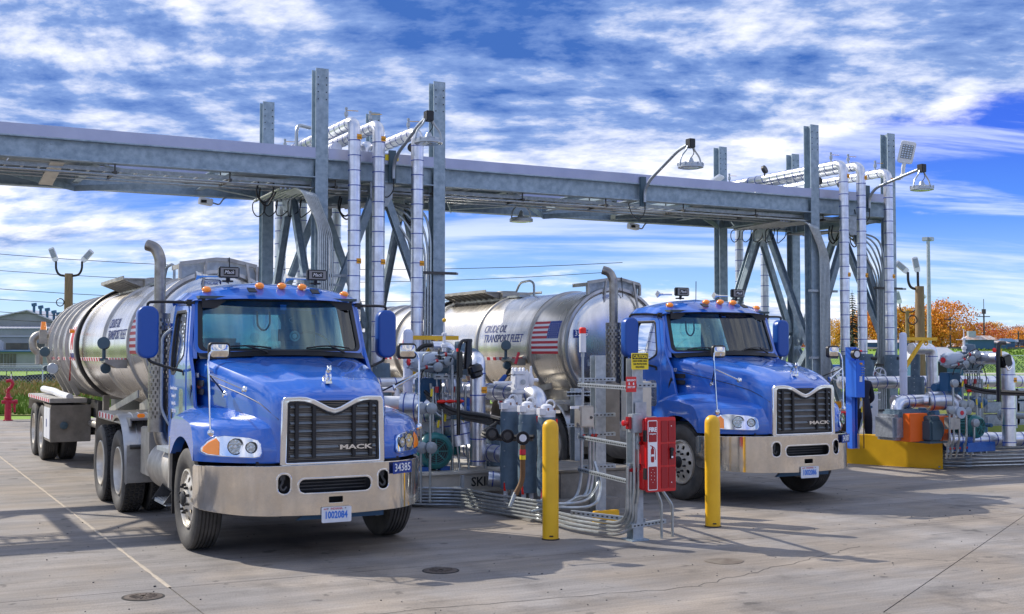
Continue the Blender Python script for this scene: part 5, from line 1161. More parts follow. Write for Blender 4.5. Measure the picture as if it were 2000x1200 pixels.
# slanting conduit fans with cable loops under the rack at each tower
def fan(x0,label):
    t=thing('conduit_fan',label,'conduits')
    for k in range(9):
        x=x0-.62+.075*k; a=V((x,YA+1.75-.10*k,4.66)); c=V((x,YA+.25,4.70)); ob('conduit',MB().cyl(a,c,.019,n=7),'conduit',t); ob('coupling',MB().cyl(a,a+(c-a).normalized()*.12,.030,n=8),'galv_light',t)
        if k%2==0: ob('drip_loop',MB().tube([a,a+V((-.02,.10,-.04)),a+V((.0,.14,-.18-.02*k)),a+V((.08,.12,-.28)),a+V((.2,.1,-.18)),a+V((.22,.1,-.0))],.010,6,.10),'black',t)
    return t
fan(6.55,'fan of slanting conduits with hanging black cable loops under the rack, left tower'); fan(17.0,'fan of slanting conduits with hanging black cable loops under the rack, right tower')
for i,(x,z) in enumerate(((7.0,4.55),(8.2,4.5),(17.9,4.6),(18.5,4.55),(5.6,4.7))):
    b=MB(); b.tube([(x,YA+.4,z+.1),(x-.05,YA+.4,z-.1),(x+.1,YA+.45,z-.26),(x+.26,YA+.45,z-.1),(x+.25,YA+.4,z+.12)],.016,6,.1); b.tube([(x+.1,YA+.6,z+.1),(x+.05,YA+.6,z-.15),(x+.2,YA+.6,z-.3),(x+.36,YA+.6,z)],.014,6,.1)
    tag(ob('cable_loop',b,'black'),('black cable loops hanging beside the first left riser','black cable loops hanging by the third left riser','black cable loops hanging beside the first right riser','black cable loops hanging between the second and third right risers','black cable loops hanging left of the left tower')[i],'cable','cable loops hanging under the pipe rack')
# ---------------- insulated pipes ----------------
LBL=None
def ipipe(pts,r,label,name='insulated_pipe',bend=.22,step=.25,lab=None,cat='pipe',elbow=True,group=None):
    t=thing(name,label,cat,group=group); ob('jacket',MB().tube(pts,r,20,bend,seg=7),'jacket',t,ang=50)
    for i in range(len(pts)-1):
        a,c=V(pts[i]),V(pts[i+1]); L=(c-a).length; d=(c-a).normalized(); s0=(bend if i else .04)+.02; s1=L-(bend if i<len(pts)-2 else .04); s=s0
        if L<.25: continue
        while s<=s1+.01:
            p=a+d*s; key=round(r,3)
            if key not in BD: BD[key]=MB().lathe((0,0,-.007),(0,0,1),[(0,key),(.0,key+.004),(.014,key+.004),(.014,key)],24,True).mesh('band','band_blue')
            o=link('band',BD[key],t,p); o.rotation_mode='QUATERNION'; o.rotation_quaternion=d.to_track_quat('Z','Y'); s+=step
    if lab:
        for p in lab:
            p=V(p); me=fill([rrect(-.055,-.042,.055,.042,.003,1)],.002); s_=me; 
            l=link('caution_label',warp(me,lambda c,p=p:(p.x+.035+(r+.004+c.z)*math.sin(c.x/r)-0*r,p.y-(r+.004+c.z)*math.cos(c.x/r),p.z+c.y),.03,None,'caution_label','orange_label'),t)
            tm=text('CAUTION',.028,.001,0,0,.075); l2=link('lettering',warp(tm,lambda c,p=p:(p.x+.035+(r+.007+c.z)*math.sin(c.x/r),p.y-(r+.007+c.z)*math.cos(c.x/r),p.z-.01+c.y),.02,None,'lettering','black_ink'),l)
    return t
BD={}
yR=18.62
nm=('first','second','third')
for i,(x,z) in enumerate(((6.96,5.78),(7.38,5.76),(8.07,5.70))):
    ipipe([(x,yR,.75),(x,yR,z),(x-.02,22.55,z),(x-.02,22.55,.6)],.103,nm[i]+' insulated riser pipe on the left tower, arching over the rack','insulated_pipe',.20,.245,[(x,yR,5.52),(x,yR,3.5)])
for i,(x,z) in enumerate(((17.48,5.86),(17.95,5.86),(18.70,5.78))):
    ipipe([(x,yR,1.5 if i<2 else 1.5),(x,yR,z),(x-.02,22.55,z),(x-.02,22.55,.6)],.095,nm[i]+' insulated riser pipe on the right tower, arching over the rack','insulated_pipe',.20,.245,[(x,yR,5.60),(x,yR,3.6)])
ipipe([(7.0,YA+.6,5.50),(7.0,22.3,5.5),(7.9,22.3,5.5)],.10,'short low insulated pipe lying on the rack deck between the left tower columns',lab=None)
ipipe([(17.3,YA+.4,5.52),(17.3,22.2,5.5),(18.2,22.2,5.5)],.10,'short low insulated pipe lying on the rack deck between the right tower columns')
ipipe([(7.6,YA+.8,5.35),(7.6,YA+.8,5.62),(8.05,YA+1.4,5.62)],.09,'stubby insulated elbow standing on the deck beside the third left riser',bend=.12)
# little vent valves with yellow levers on top of each pipe
def vent(p,label):
    t=thing('vent_valve',label,'valve',p,group='vent valves on top of the riser pipes'); b=MB(); b.cyl((0,0,0),(0,0,.17),.018); b.cyl((0,0,.06),(0,0,.12),.034,n=8); b.cyl((0,0,.17),(0,0,.20),.024,n=8); ob('valve_body',b,'galv_light',t); b=MB(); b.beam((0,0,.15),(.20,-.02,.155),.02,.008); ob('lever',b,'yellow',t)
nn=['leftmost','second','third']
for tw,xs,zz in(('left',(6.94,7.36,8.05),(5.88,5.86,5.80)),('right',(17.46,17.93,18.68),(5.95,5.95,5.87))):
    for i,(x,z) in enumerate(zip(xs,zz)): vent((x,yR+.34,z-.01),'%s small vent valve with yellow lever at the front of the %s tower pipes'%(nn[i],tw))
    vent((xs[0],22.3,zz[0]-.01),'small vent valve with yellow lever at the rear of the leftmost %s tower pipe'%tw)
def gauge(p,d,label,r=.075): 
    t=thing('pressure_gauge',label,'gauge'); ob('gauge_body',MB().lathe(p,d,[(-.04,.03),(-.03,r),(.03,r),(.034,r*.9)],16),'black',t); ob('gauge_face',MB().lathe(p,d,[(.030,r*.82),(.036,r*.82)],16),'dark_metal',t); ob('gauge_stem',MB().cyl(p,(p[0],p[1],p[2]-.15),.015),'black',t)
gauge((7.62,YA+.15,5.52),(-.3,-1,0),'black gauge on the rack deck between the second left riser and its neighbour'); gauge((8.22,YA+.2,5.54),(-.3,-1,0),'black gauge on the rack deck right of the left tower lamp arm'); gauge((17.25,YA+.1,5.55),(-.3,-1,0),'black gauge left of the first right riser on the rack deck'); gauge((17.9,YA+.15,5.53),(-.3,-1,0),'black gauge between the first and second right risers on the deck')
gauge((16.75,YA+1.2,5.90),(.4,-1,.4),'round black sensor head raised over the rack left of the right tower',.09)
tag(ob('bent_tube',MB().tube([(6.2,YA+.3,5.3),(6.2,YA+.3,5.68),(6.25,YA+.35,5.78),(6.5,YA+.5,5.78)],.03,8,.1),'lamp_metal'),'dark bent hook of tube rising beside the left column of the left tower','pipe')
# ---------------- lamps ----------------
def bay_lamp(x,label,ztop=5.68,y0=YA-.13,dy=-1.5,bx=0,zb=5.0):
    t=thing('high_bay_lamp',label,'lamp',group='round high bay lamps on curved arms along the rack'); e=V((x+.0,y0+dy,ztop))
    ob('mount_channel',MB().b2((x-.06,y0-.03,zb-.25),(x+.06,y0+.02,zb+.30)),'gear_grey',t); ob('arm',MB().tube([(x,y0-.07,zb-.18),(x,y0-.07,zb+.05),(x,y0-.25,zb+.22),(x,e.y+.35,ztop-.06),(x,e.y,ztop)],.030,10,.16),'lamp_metal',t)
    ob('junction_box',MB().box(e,(.12,.14,.16)),'black',t,.008)
    for s in(-1,1): ob('yoke',MB().tube([e+V((s*.06,0,-.05)),e+V((s*.09,0,-.12)),e+V((s*.20,0,-.24)),e+V((s*.225,0,-.36))],.016,6,.06),'lamp_metal',t)
    ob('lamp_cord',MB().tube([e+V((.03,-.02,-.08)),e+V((.06,-.03,-.17)),e+V((.0,0,-.27))],.008,5,.04),'black',t)
    ob('heat_sink',MB().lathe(e+V((0,0,-.40)),(0,0,1),[(-.035,.18),(-.03,.225),(.02,.225),(.05,.18),(.06,.07),(.14,.035),(.14,0)],36),'lamp_metal',t)
    for k in range(36): a=2*math.pi*k/36; ob('cooling_fin',MB().beam(e+V((.20*math.cos(a),.20*math.sin(a),-.375)),e+V((.235*math.cos(a),.235*math.sin(a),-.375)),.012,.05),'lamp_metal',t) if k%3==0 else None
    ob('lens',MB().lathe(e+V((0,0,-.44)),(0,0,-1),[(-.005,.17),(.005,.17),(.012,.1),(.013,0)],28),'lens_clear',t)
    ob('cable_tail',MB().tube([(x,y0-.07,zb-.18),(x,y0-.08,zb-.38),(x-.10,y0-.02,zb-.52),(x-.22,y0+.05,zb-.4),(x-.25,y0+.1,zb-.2)],.010,5,.08),'black',t)
bay_lamp(7.72,'round high bay lamp on a curved arm at the left tower',5.72,zb=5.1)
bay_lamp(12.75,'round high bay lamp on a curved arm above the middle of the span',5.70,zb=5.0)
bay_lamp(18.35,'round high bay lamp on a curved arm at the far right end of the rack',5.66,zb=5.2)
t=thing('hanging_lamp','round lamp hanging beneath the beam above the right lane','lamp'); c=V((11.0,20.4,4.55)); ob('heat_sink',MB().lathe(c,(0,0,1),[(-.035,.18),(-.03,.225),(.02,.225),(.05,.18),(.06,.07),(.16,.035),(.2,0)],32),'lamp_metal',t); ob('lens',MB().lathe(c+V((0,0,-.035)),(0,0,-1),[(0,.17),(.012,.1),(.013,0)],24),'lens_clear',t)
for s in(-1,1): ob('yoke',MB().tube([c+V((s*.21,0,0)),c+V((s*.2,0,.16)),c+V((s*.06,0,.3)),c+V((0,0,.36))],.014,6,.08),'lamp_metal',t)
def floodlight(p,rz,tilt,label,s=1,back=0):
    t=thing('floodlight',label,'lamp',p,R(rz)); M=MX.Rotation(R(tilt),4,'X')@MX.Rotation(R(12),4,'Y')
    ob('housing',MB().prism(rrect(-.15*s,.10*s,.15*s,.55*s,.05*s),.07*s,M@FY),'lamp_white',t,.012); 
    if not back:
        ob('led_panel',MB().prism(rrect(-.11*s,.20*s,.11*s,.48*s,.01),.004,M@FY@MX.Translation((0,0,.07*s))),'fitting_grey',t); b=MB()
        for i in range(4):
            for j in range(6): b.box(M@FY@V((-.08*s+i*.053*s,.225*s+j*.046*s,.077*s)),(.03*s,.01,.02*s))
        ob('led_array',b,'lens_clear',t,kind='stuff')
    b=MB(); b.tube([M@FY@V((0,.12*s,.03)),M@FY@V((0,0,.03)),(0,0,-.12*s),(-.05,0,-.2*s)],.04*s,10,.04); ob('bracket_knuckle',b,'lamp_white',t); ob('bracket_arm',MB().cyl((-.05,0,-.2*s),(-.28*s,.05,-.22*s),.04*s),'lamp_white',t)
floodlight((19.42,YA-.1,5.95),-42,14,'white rectangular LED floodlight on top of the rightmost rack column',1.05)
floodlight((15.95,21.2,5.62),14,60,'white LED floodlight lying low on the rack left of the right tower',.8,1)

for i,(x,y) in enumerate(((5.35,21.95),(14.55,21.95))):
    t=thing('camera_box',('small white camera box under the rear beam left of the left tower','small white camera box under the rear beam above the right tractor')[i],'camera'); ob('box_housing',MB().box((x,y-.05,4.74),(.24,.15,.12),MX.Rotation(R(8),3,'Y')),'lamp_white',t,.01); ob('box_lens',MB().box((x-.05,y-.135,4.735),(.10,.01,.05)),'black',t); ob('box_bracket',MB().tube([(x+.1,y,4.74),(x+.26,y,4.70),(x+.34,y,4.82),(x+.45,y,4.86)],.015,6,.04),'galv_light',t)
ob_=tag(ob('warning_tag',MB().prism(rrect(-.12,-.05,.12,.05,.004),.003,MX.Translation((7.72,YA-.118,5.28))@FY),'yellow_light'),'small yellow green warning tag on the rack trough behind the second riser','sign')
for i,(x,z) in enumerate(((8.6,3.35),(6.5,3.1),(16.97,3.2),(19.08,3.35),(8.6,2.0))):
    tag(ob('strut_stub',MB().b2((x+.10,YA-.15,z),(x+.34,YA-.12,z+.04)),'fitting_grey'),('upper strut stub on the right column of the left tower','strut stub on the left column of the left tower','strut stub on the left column of the right tower','strut stub on the rightmost rack column','lower strut stub on the right column of the left tower')[i],'strut','strut stubs clamped to the rack columns')

# ================= LEFT ISLAND =================
def bollard(x,y,l):
    t=thing('bollard',l,'bollard',(x,y,0),0,'yellow safety bollards'); b=MB(); b.lathe((0,0,0),(0,0,1),[(0,.088),(1.20,.088),(1.235,.082),(1.262,.066),(1.282,.04),(1.29,0)],28); ob('sleeve',b,'yellow',t)
    ob('dark_seal',MB().torus((0,0,.006),(0,0,1),.09,.008,24,5),'joint',t)
    me=text('Eagle 1730',.024,.001,.0005,0,.12); link('maker_mark',warp(me,lambda c:(-.0895*math.sin(-(c.x+.0)/.0895+.47),-.0895*math.cos(-(c.x)/.0895+.47),.045+c.y),.02,None,'maker_mark','black_ink'),t) if False else ob('maker_mark',MB().tube([(-.0895*math.sin(a),-.0895*math.cos(a),.045) for a in (.2,.35,.5,.65)],.008,4),'black_ink',t)
bollard(6.56,11.50,'yellow bollard standing in front of the grey wrapped filters'); bollard(8.70,11.46,'yellow bollard standing in front of the right tractor wheel')
def hpost(x,y,h,name,label,w=.13,d=.13):
    t=thing(name,label,'post'); c=ob('post',MB().hsec((x,y,0),(x,y,h),w,d,.010,(0,1,0)),'galv_light',t,flat=True); ob('base_plate',MB().b2((x-.11,y-.11,0),(x+.11,y+.11,.015)),'galvanised',t); return t
def strut(a,b_,t=None,label=None,m='galv_light'):
    a,b_=V(a),V(b_); b=MB(); d=(b_-a); L=d.length; d.normalize(); s=V((0,0,1)).cross(d).normalized()
    b.beam(a,b_,.008,.042); b.beam(a+V((0,0,.02))+s*.018,b_+V((0,0,.02))+s*.018,.036,.006); b.beam(a-V((0,0,.02))+s*.018,b_-V((0,0,.02))+s*.018,.036,.006)
    o=ob('strut_channel',b,m,t); h=MB(); k=.04
    while k<L-.03: p=a+d*k-s*.006; h.beam(p-d*.012,p+d*.012,.004,.014); k+=.055
    ob('slot',h,'black',o,kind='stuff',flat=True)
    if label: tag(o,label,'strut')
    return o
PX,PY=7.35,11.05   # front post
PX2,PY2=8.1,13.0   # rear post
P1=hpost(PX,PY,1.95,'sign_post','galvanised H post carrying the caution sign and the red fire cabinet')
P2=hpost(PX2,PY2,1.98,'strut_post','galvanised H post behind the sign post, carrying beacon conduits',.15,.13)
for z in(1.62,.98,.58):
    strut((PX2-.35,PY2-.10,z+.0),(PX+.10,PY+.10,z),None,{1.62:'topmost',.98:'middle',.58:'lowest'}[z]+' slotted strut channel joining the two galvanised posts')
for z in(1.68,1.24,1.0,.60): strut((PX2-.33,PY2-.09,z),(PX2+.20,PY2-.09,z),P2)
for z in(1.66,1.3): strut((PX-.03,PY-.09,z),(PX+.22,PY-.09,z),P1)
strut((PX-.10,PY-.09,.16),(PX+.42,PY+.02,.17),P1); strut((PX-.45,PY+.6,.25),(PX+.1,PY-.05,.2),P1)
# signs
t=thing('caution_sign','yellow CAUTION sign about ear protection on top of the front post','sign'); yy=PY-.105
ob('sign_plate',MB().prism(rrect(-.108,-.088,.108,.088,.008),.004,MX.Translation((7.35,yy,1.92))@FY),'yellow_light',t)
ob('sign_border',MB().add([],[])if 0 else MB().prism(rrect(-.098,.022,.098,.076,.003),.002,MX.Translation((7.35,yy-.004,1.92))@FY),'black_ink',t)
ftext('CAUTION',.052,'yellow_light',(7.35,yy-.0075,1.969),t,width=.175,bold=.0015)
for k,s in enumerate(('HIGH NOISE AREA','EAR PROTECTION','REQUIRED')): ftext(s,.026,'black_ink',(7.35,yy-.0055,1.922-k*.032),t,width=(.185,.17,.11)[k],bold=.0006)
t=thing('emergency_sign','red EMERGENCY SHUT OFF sign on the slotted strut','sign'); yy=PY-.16
ob('sign_plate',MB().prism(rrect(-.065,-.082,.065,.082,.008),.004,MX.Translation((7.20,yy,1.675))@FY),'red_paint',t)
ftext('EMERGENCY',.028,'white_ink',(7.20,yy-.0055,1.718),t,width=.112,bold=.0008); ftext('SHUT OFF',.03,'white_ink',(7.20,yy-.0055,1.645),t,width=.095,bold=.0008)
for s in(-1,1):
    b=MB(); b.prism([(-.006,.012),(.006,.012),(.006,-.004),(.014,-.004),(0,-.018),(-.014,-.004),(-.006,-.004)],.001,MX.Translation((7.20+s*.028,yy-.0055,1.684))@FY); ob('arrow',b,'white_ink',t)
# boxes
def conduit(pts,r,label=None,parent=None,bend=.12,m='conduit',name='conduit',group=None):
    o=ob(name,MB().tube(pts,r,9,bend),m,parent)
    if label: tag(o,label,'conduit',group)
    return o
t=thing('junction_box','square steel junction box with a white key tag on the rear post','junction box'); b=MB(); b.b2((7.72,12.80,1.10),(7.92,12.94,1.36)); ob('box_body',b,'dull_aluminium',t,.004); ob('box_cover',MB().b2((7.735,12.792,1.115),(7.905,12.80,1.345)),'cream',t,.003); ob('cover_latch',MB().cyl((7.87,12.792,1.22),(7.87,12.78,1.22),.018),'dark_metal',t); ob('key_tag',MB().box((7.66,12.83,1.345),(.12,.02,.03)),'white_paint',t)
t=thing('stop_station','emergency stop box with a red mushroom button beside the fire cabinet','emergency stop'); ob('back_plate',MB().b2((7.30,10.955,1.12),(7.44,10.963,1.48)),'galv_light',t); ob('box_body',MB().b2((7.20,10.86,1.16),(7.33,10.96,1.36)),'galv_light',t,.006)
ob('bezel',MB().b2((7.16,10.88,1.2),(7.20,10.94,1.33)),'red_dark',t,.004); ob('push_button',MB().lathe((7.16,10.91,1.265),(-1,0,0),[(0,.02),(.03,.02),(.032,.032),(.05,.032),(.055,.024),(.056,0)],16),'red_paint',t)
t=thing('warning_beacon','white and red warning beacon on a thin pole','beacon'); bx,by=7.95,12.82
b=MB(); b.cyl((7.77,by,2.02),(7.77,by,2.25),.042,n=16); ob('beacon_housing',b,'white_paint',t); ob('red_lens',MB().lathe((7.77,by,2.25),(0,0,1),[(0,.043),(.06,.043),(.075,.03),(.076,0)],16),'red_vivid',t); ob('beacon_base',MB().cyl((7.77,by,1.96),(7.77,by,2.02),.022),'galv_light',t); ob('beacon_pole',MB().cyl((7.77,by,1.36),(7.77,by,1.98),.016),'conduit',t)
def fitting(p,parent=None,r=.028,m='red_dark'): 
    b=MB(); b.cyl((p[0],p[1],p[2]-.07),(p[0],p[1],p[2]+.07),r,n=10); b.cyl((p[0],p[1]-.05,p[2]),(p[0],p[1],p[2]),r*.8,n=10); o=ob('seal_fitting',b,'fitting_grey',parent); ob('fitting_cap',MB().cyl((p[0],p[1]-.055,p[2]),(p[0],p[1]-.05,p[2]),r*.8,n=8),m,parent)
cg=thing('conduit_run','galvanised conduits dropping from the junction box to the ground between the two posts','conduits')
for i,x in enumerate((7.76,7.88,7.93)):
    conduit([(x,12.84,1.12),(x,12.84,.50),(x-.08,12.80,.26),(x-.30,12.7,.20+.04*i),(x-.9,12.5-.1*i,.16)],.019,None,cg,.2)
    fitting((x,12.83,1.0),cg)
# six long conduits on the ground along the island edge, sweeping up to the sign post
pathL=[(5.6,15.9),(6.386,14.618,0.05),(6.856,14.369,0.05),(6.858,13.778,0.05),(7.076,12.592,0.05)]
cr=thing('ground_conduit_run','stack of long galvanised conduits along the left island edge, sweeping up the sign post','conduits')
for k in range(6):
    z=.045+.042*k; off=.0
    pts=[(p[0],p[1],z) for p in pathL]
    if k<4: ex=7.31-.035*k; pts+=[(7.02+.02*k,11.75,z-.0),(7.20,11.16,z),(ex+.0,10.98,z+.10),(ex,10.965,.62+.06*k)]
    else: pts+=[(7.15,12.3,z),(7.45,12.0+.2*(k-4),z+.02),(7.72+.06*(k-4),12.3+.15*(k-4),.45),(7.74+.06*(k-4),12.5+.1*(k-4),.7)]
    conduit(pts,.0185,None,cr,.22)
    for q in (1,3): ob('coupling',MB().cyl((pathL[q+1][0],pathL[q+1][1],z),V((pathL[q+1][0],pathL[q+1][1],z))+(V((pathL[q][0],pathL[q][1],z))-V((pathL[q+1][0],pathL[q+1][1],z))).normalized()*.09,.023,n=10),'galv_light',cr)
for q in (2,4): p=pathL[q]; ob('support_strut',MB().b2((p[0]+.02,p[1]+.02,0),(p[0]+.06,p[1]+.06,.42)),'galv_light',cr)
for i,x in enumerate((7.27,7.32)): conduit([(x,10.94,1.16),(x,10.94,.55),(x-.01,10.96,.4)],.018,None,cr)
fitting((7.31,10.93,1.05),cr); fitting((7.24,11.0,.76),cr); fitting((7.30,11.0,.76),cr)
t=thing('bent_conduit','pair of thin conduits bending down behind the fire cabinet to the ground','conduits')
conduit([(7.55,11.0,.66),(7.58,11.0,.55),(7.66,11.0,.38),(7.66,11.0,0)],.016,None,t,.05); conduit([(7.62,11.05,.70),(7.70,11.05,.52),(7.84,11.05,.34),(7.84,11.05,0)],.016,None,t,.05)
# fire extinguisher cabinet
fc=thing('fire_cabinet','red plastic fire extinguisher cabinet with black latch, mounted on the front post','fire cabinet'); fx,fy,fz=7.50,10.80,.93
b=MB(); b.b2((fx-.18,fy,fz-.38),(fx+.18,fy+.16,fz-.16)); b.b2((fx-.18,fy,fz-.12),(fx+.18,fy+.16,fz+.12)) ; b.b2((fx-.18,fy,fz+.17),(fx+.18,fy+.16,fz+.38)); b.b2((fx-.16,fy+.005,fz-.37),(fx+.17,fy+.14,fz+.37)); ob('cabinet_shell',b,'red_paint',fc,.018)
ob('door',MB().prism(rrect(-.19,-.395,.19,.395,.02),.035,MX.Translation((fx,fy,fz))@FY),'red_paint',fc,.008)
for i in range(2):
    for j in range(3): ob('door_panel',MB().prism(rrect(-.005+.0+i*.095-.0,-.36+j*.245,.078+i*.095,-.135+j*.245,.006,2),.004,MX.Translation((fx-.0,fy-.037,fz))@FY),'red_dark',fc,.002)
for z in(-.20,.20): ob('hinge',MB().b2((fx-.205,fy-.03,fz+z-.06),(fx-.175,fy+.01,fz+z+.06)),'black',fc)
ob('label_strip',MB().prism(rrect(-.175,-.375,-.055,.365,.014),.004,MX.Translation((fx,fy-.0355,fz))@FY),'white_ink',fc)
for z0,z1 in((.135,.355),(-.365,-.125)): ob('label_red',MB().prism(rrect(-.167,z0,-.063,z1,.008),.002,MX.Translation((fx,fy-.0400,fz))@FY),'red_dark',fc)
ftext('FIRE',.062,'white_ink',(fx-.115,fy-.0435,fz+.265),fc,width=.098,bold=.003); ftext('extinguisher',.022,'white_ink',(fx-.115,fy-.0435,fz+.222),fc,width=.085,bold=.0005); ftext('Flamefighter',.014,'white_ink',(fx-.115,fy-.0435,fz-.35),fc,width=.05) if False else None
b=MB(); P=MX.Translation((fx-.118,fy-.0395,fz+.005))@FY
b.prism(rrect(-.020,-.085,.020,.062,.014),.002,P); b.prism([(-.010,.060),(.010,.060),(.008,.085),(-.03,.098),(-.032,.09),(-.008,.082)],.002,P); b.prism(rrect(-.0205,-.02,.0205,.0,.001,1),.003,P) ; ob('extinguisher_icon',b,'red_dark',fc); ob('icon_hose',MB().tube([P@V((.008,.078,.001)),P@V((.034,.06,.001)),P@V((.038,-.02,.001)),P@V((.034,-.06,.001))],.004,5,.02),'red_dark',fc)
ob('icon_label',MB().prism(rrect(-.0195,-.022,.0195,.0,.001,1),.001,P@MX.Translation((0,0,.0035))),'white_ink',fc)
for k,(ix,iz) in enumerate(((0,.09),(-.02,.06),(.02,.055),(-.02,.025),(.02,.02),(-.02,-.015),(.02,-.02),(0,-.045))): ob('pull_mark',MB().prism(circ(ix,iz-.245,.004,6),.001,MX.Translation((fx-.115,fy-.0420,fz))@FY),'white_ink',fc)
ob('latch_handle',MB().prism(rrect(-.016,-.085,.016,.03,.012),.02,MX.Translation((fx+.12,fy-.041,fz+.035))@FY),'black',fc,.004); ob('latch_pivot',MB().cyl((fx+.12,fy-.04,fz+.05),(fx+.12,fy-.07,fz+.05),.022),'black',fc); ob('latch_screw',MB().box((fx+.12,fy-.064,fz-.03),(.02,.006,.02)),'white_ink',fc)
for z in(-.30,.30): ob('door_screw',MB().cyl((fx+.125,fy-.038,fz+z),(fx+.125,fy-.044,fz+z),.006,n=8),'white_ink',fc)
# beige panel box behind, concrete pier
tag(ob('control_panel_box',MB().b2((8.28,12.55,1.05),(8.60,12.75,1.66)),'cream',bev=.006),'tall beige panel box behind the red fire cabinet','box')
tag(ob('steel_back_panel',MB().b2((8.36,13.30,.85),(8.62,13.33,1.62)),'dusty_metal',bev=.003),'flat steel back panel between the posts in front of the tractor step','panel')
pr=thing('concrete_pier','weathered concrete pier behind the two posts','concrete block'); ob('pier_body',MB().b2((7.75,13.35,.0),(8.9,14.6,.50)),'concrete_old',pr,.015); ob('pier_cap',MB().b2((7.73,13.33,.50),(8.92,14.62,.53)),'dusty_metal',pr,.006); ob('footing',MB().b2((7.60,13.1,0),(8.5,13.34,.18)),'concrete_old',pr,.02)
tag(ob('yellow_guard',MB().b2((7.55,12.2,0),(7.9,12.26,.16)),'yellow',bev=.01),'small yellow guard block on the ground between the posts','guard')
sp_=hpost(8.72,14.55,1.52,'short_post','short galvanised strut post with struts and a red stop box, left of the beacon',.14,.13)
for z in(1.44,1.46,1.02): strut((8.50,14.44,z),(8.92,14.44,z),sp_)
t=thing('stop_box','small grey stop box with red face on the short strut post','emergency stop'); ob('box_body',MB().b2((8.84,14.38,1.10),(8.95,14.5,1.30)),'galv_light',t,.006); ob('red_face',MB().b2((8.945,14.39,1.14),(8.96,14.45,1.26)),'red_paint',t,.004)
# filters: three wrapped vessels with white heads
def wrapped(x,y,z0,z1,r,label,group=None,cat='vessel',head=True,m='insulation',seed=0):
    t=thing('wrapped_filter' if head else 'wrapped_valve',label,cat,group=group); rn=random.Random(seed); rows=[]; n=28; H=z1-z0; m_=16
    for i in range(m_+1):
        z=z0+H*i/m_; row=[]
        e=1-.06*max(0,abs(i/m_*2-1)-.9)*10
        for k in range(n+1):
            a=2*math.pi*(k%n)/n; rr=r*e*(1+.030*math.sin(3*a+z*9+seed)+.022*math.sin(7*a-z*17)+.016*math.sin(z*31+a*2)); row.append((x+rr*math.cos(a),y+rr*math.sin(a),z))
        rows.append(row)
    b=MB(); b.grid(rows); b.add(rows[-1][:n],[tuple(range(n))]); b.add(rows[0][:n],[tuple(range(n))[::-1]]); ob('insulation_jacket',b,m,t,ang=80)
    for k in range(5): ob('jacket_button',MB().cyl((x-r*1.02*math.cos(.3),y-r*1.02*math.sin(.8),z0+H*(k+.5)/5),(x-r*1.08*math.cos(.3),y-r*1.08*math.sin(.8),z0+H*(k+.5)/5),.010,n=6),'galv_light',t)
    if head:
        b=MB(); b.lathe((x,y,z1-.01),(0,0,1),[(0,r*.9),(.05,r*.92),(.055,r*.98),(.09,r*.98),(.10,r*.7),(.15,r*.6),(.17,r*.3),(.172,0)],18); b.box((x-r*.9,y-.05,z1+.07),(.09,.09,.08)); ob('valve_head',b,'white_paint',t,.004)
        for k in range(6):
            a=2*math.pi*k/6+.2; ob('flange_bolt',MB().cyl((x+r*.86*math.cos(a),y+r*.86*math.sin(a),z1+.08),(x+r*.86*math.cos(a),y+r*.86*math.sin(a),z1+.115),.011,n=6),'rust',t)
        ob('lifting_eye',MB().torus((x+r*.45,y,z1+.15),(.2,1,0),.055,.012,18,6),'white_paint',t)
        b=MB(); 
        for s in(-1,1): b.cyl((x+s*r*.45,y,z0),(x+s*r*.45,y,.06),.03)
        ob('support_leg',b,'white_paint',t)
        for s in(-1,1): ob('red_flag_tag',MB().box((x+s*r*.85,y-r*.55,z0+.04+(.0 if s<0 else H-.12)),(.03,.01,.11)),'red_vivid',t)
    return t
FX3=[(7.243,13.75,0.774),(7.339,13.45,0.792),(7.449,13.15,0.808)]
for i,p in enumerate(FX3): wrapped(p[0],p[1],.29-.02*i,1.27-.025*i,.118,('leftmost','middle','rightmost')[i]+' of three grey wrapped filter vessels with white valve heads','grey wrapped filter vessels',seed=i)
for i,q in enumerate(((6.766,13.3,1.022),(6.873,13.1,1.006),(6.976,12.9,0.99))):
    t=thing('dial_indicator',('leftmost','middle','rightmost')[i]+' black round dial indicator beside the wrapped filters','gauge',group='black round dial indicators'); ob('housing',MB().lathe(q,(-.35,-1,.05),[(-.10,.03),(-.05,.07),(.0,.082),(.02,.082),(.024,.07),(.01,.06),(.012,0)],26),'black',t); ob('dial_face',MB().lathe(V(q)+V((-.35,-1,.05)).normalized()*.013,(-.35,-1,.05),[(0,.045),(.003,.045),(.0031,0)],20),'dark_metal' if i<2 else 'white_paint',t); ob('clamp_arm',MB().cyl(V(q)+V((.03,.06,0)),V(q)+V((.16,.25,0)),.025),'black',t)
ho=thing('brown_hose','short brown hose with red and yellow tag hanging from the right dial','hose'); q=(6.949,12.85,0.909); ob('hose',MB().tube([q,V(q)+V((.0,0,-.12)),V(q)+V((.0,0,-.42)),V(q)+V((-.10,.0,-.58))],.032,10,.15),'hose_brown',ho); ob('hose_end',MB().cyl(V(q)+V((-.10,0,-.56)),V(q)+V((-.17,0,-.72)),.024),'galv_light',ho); ob('hose_tag',MB().lathe(V(q)+V((0,0,-.12)),(0,0,-1),[(0,.037),(.05,.037)],12),'yellow_light',ho); ob('red_tag',MB().lathe(V(q)+V((0,0,-.05)),(0,0,-1),[(0,.037),(.06,.037)],12),'red_ink',ho)
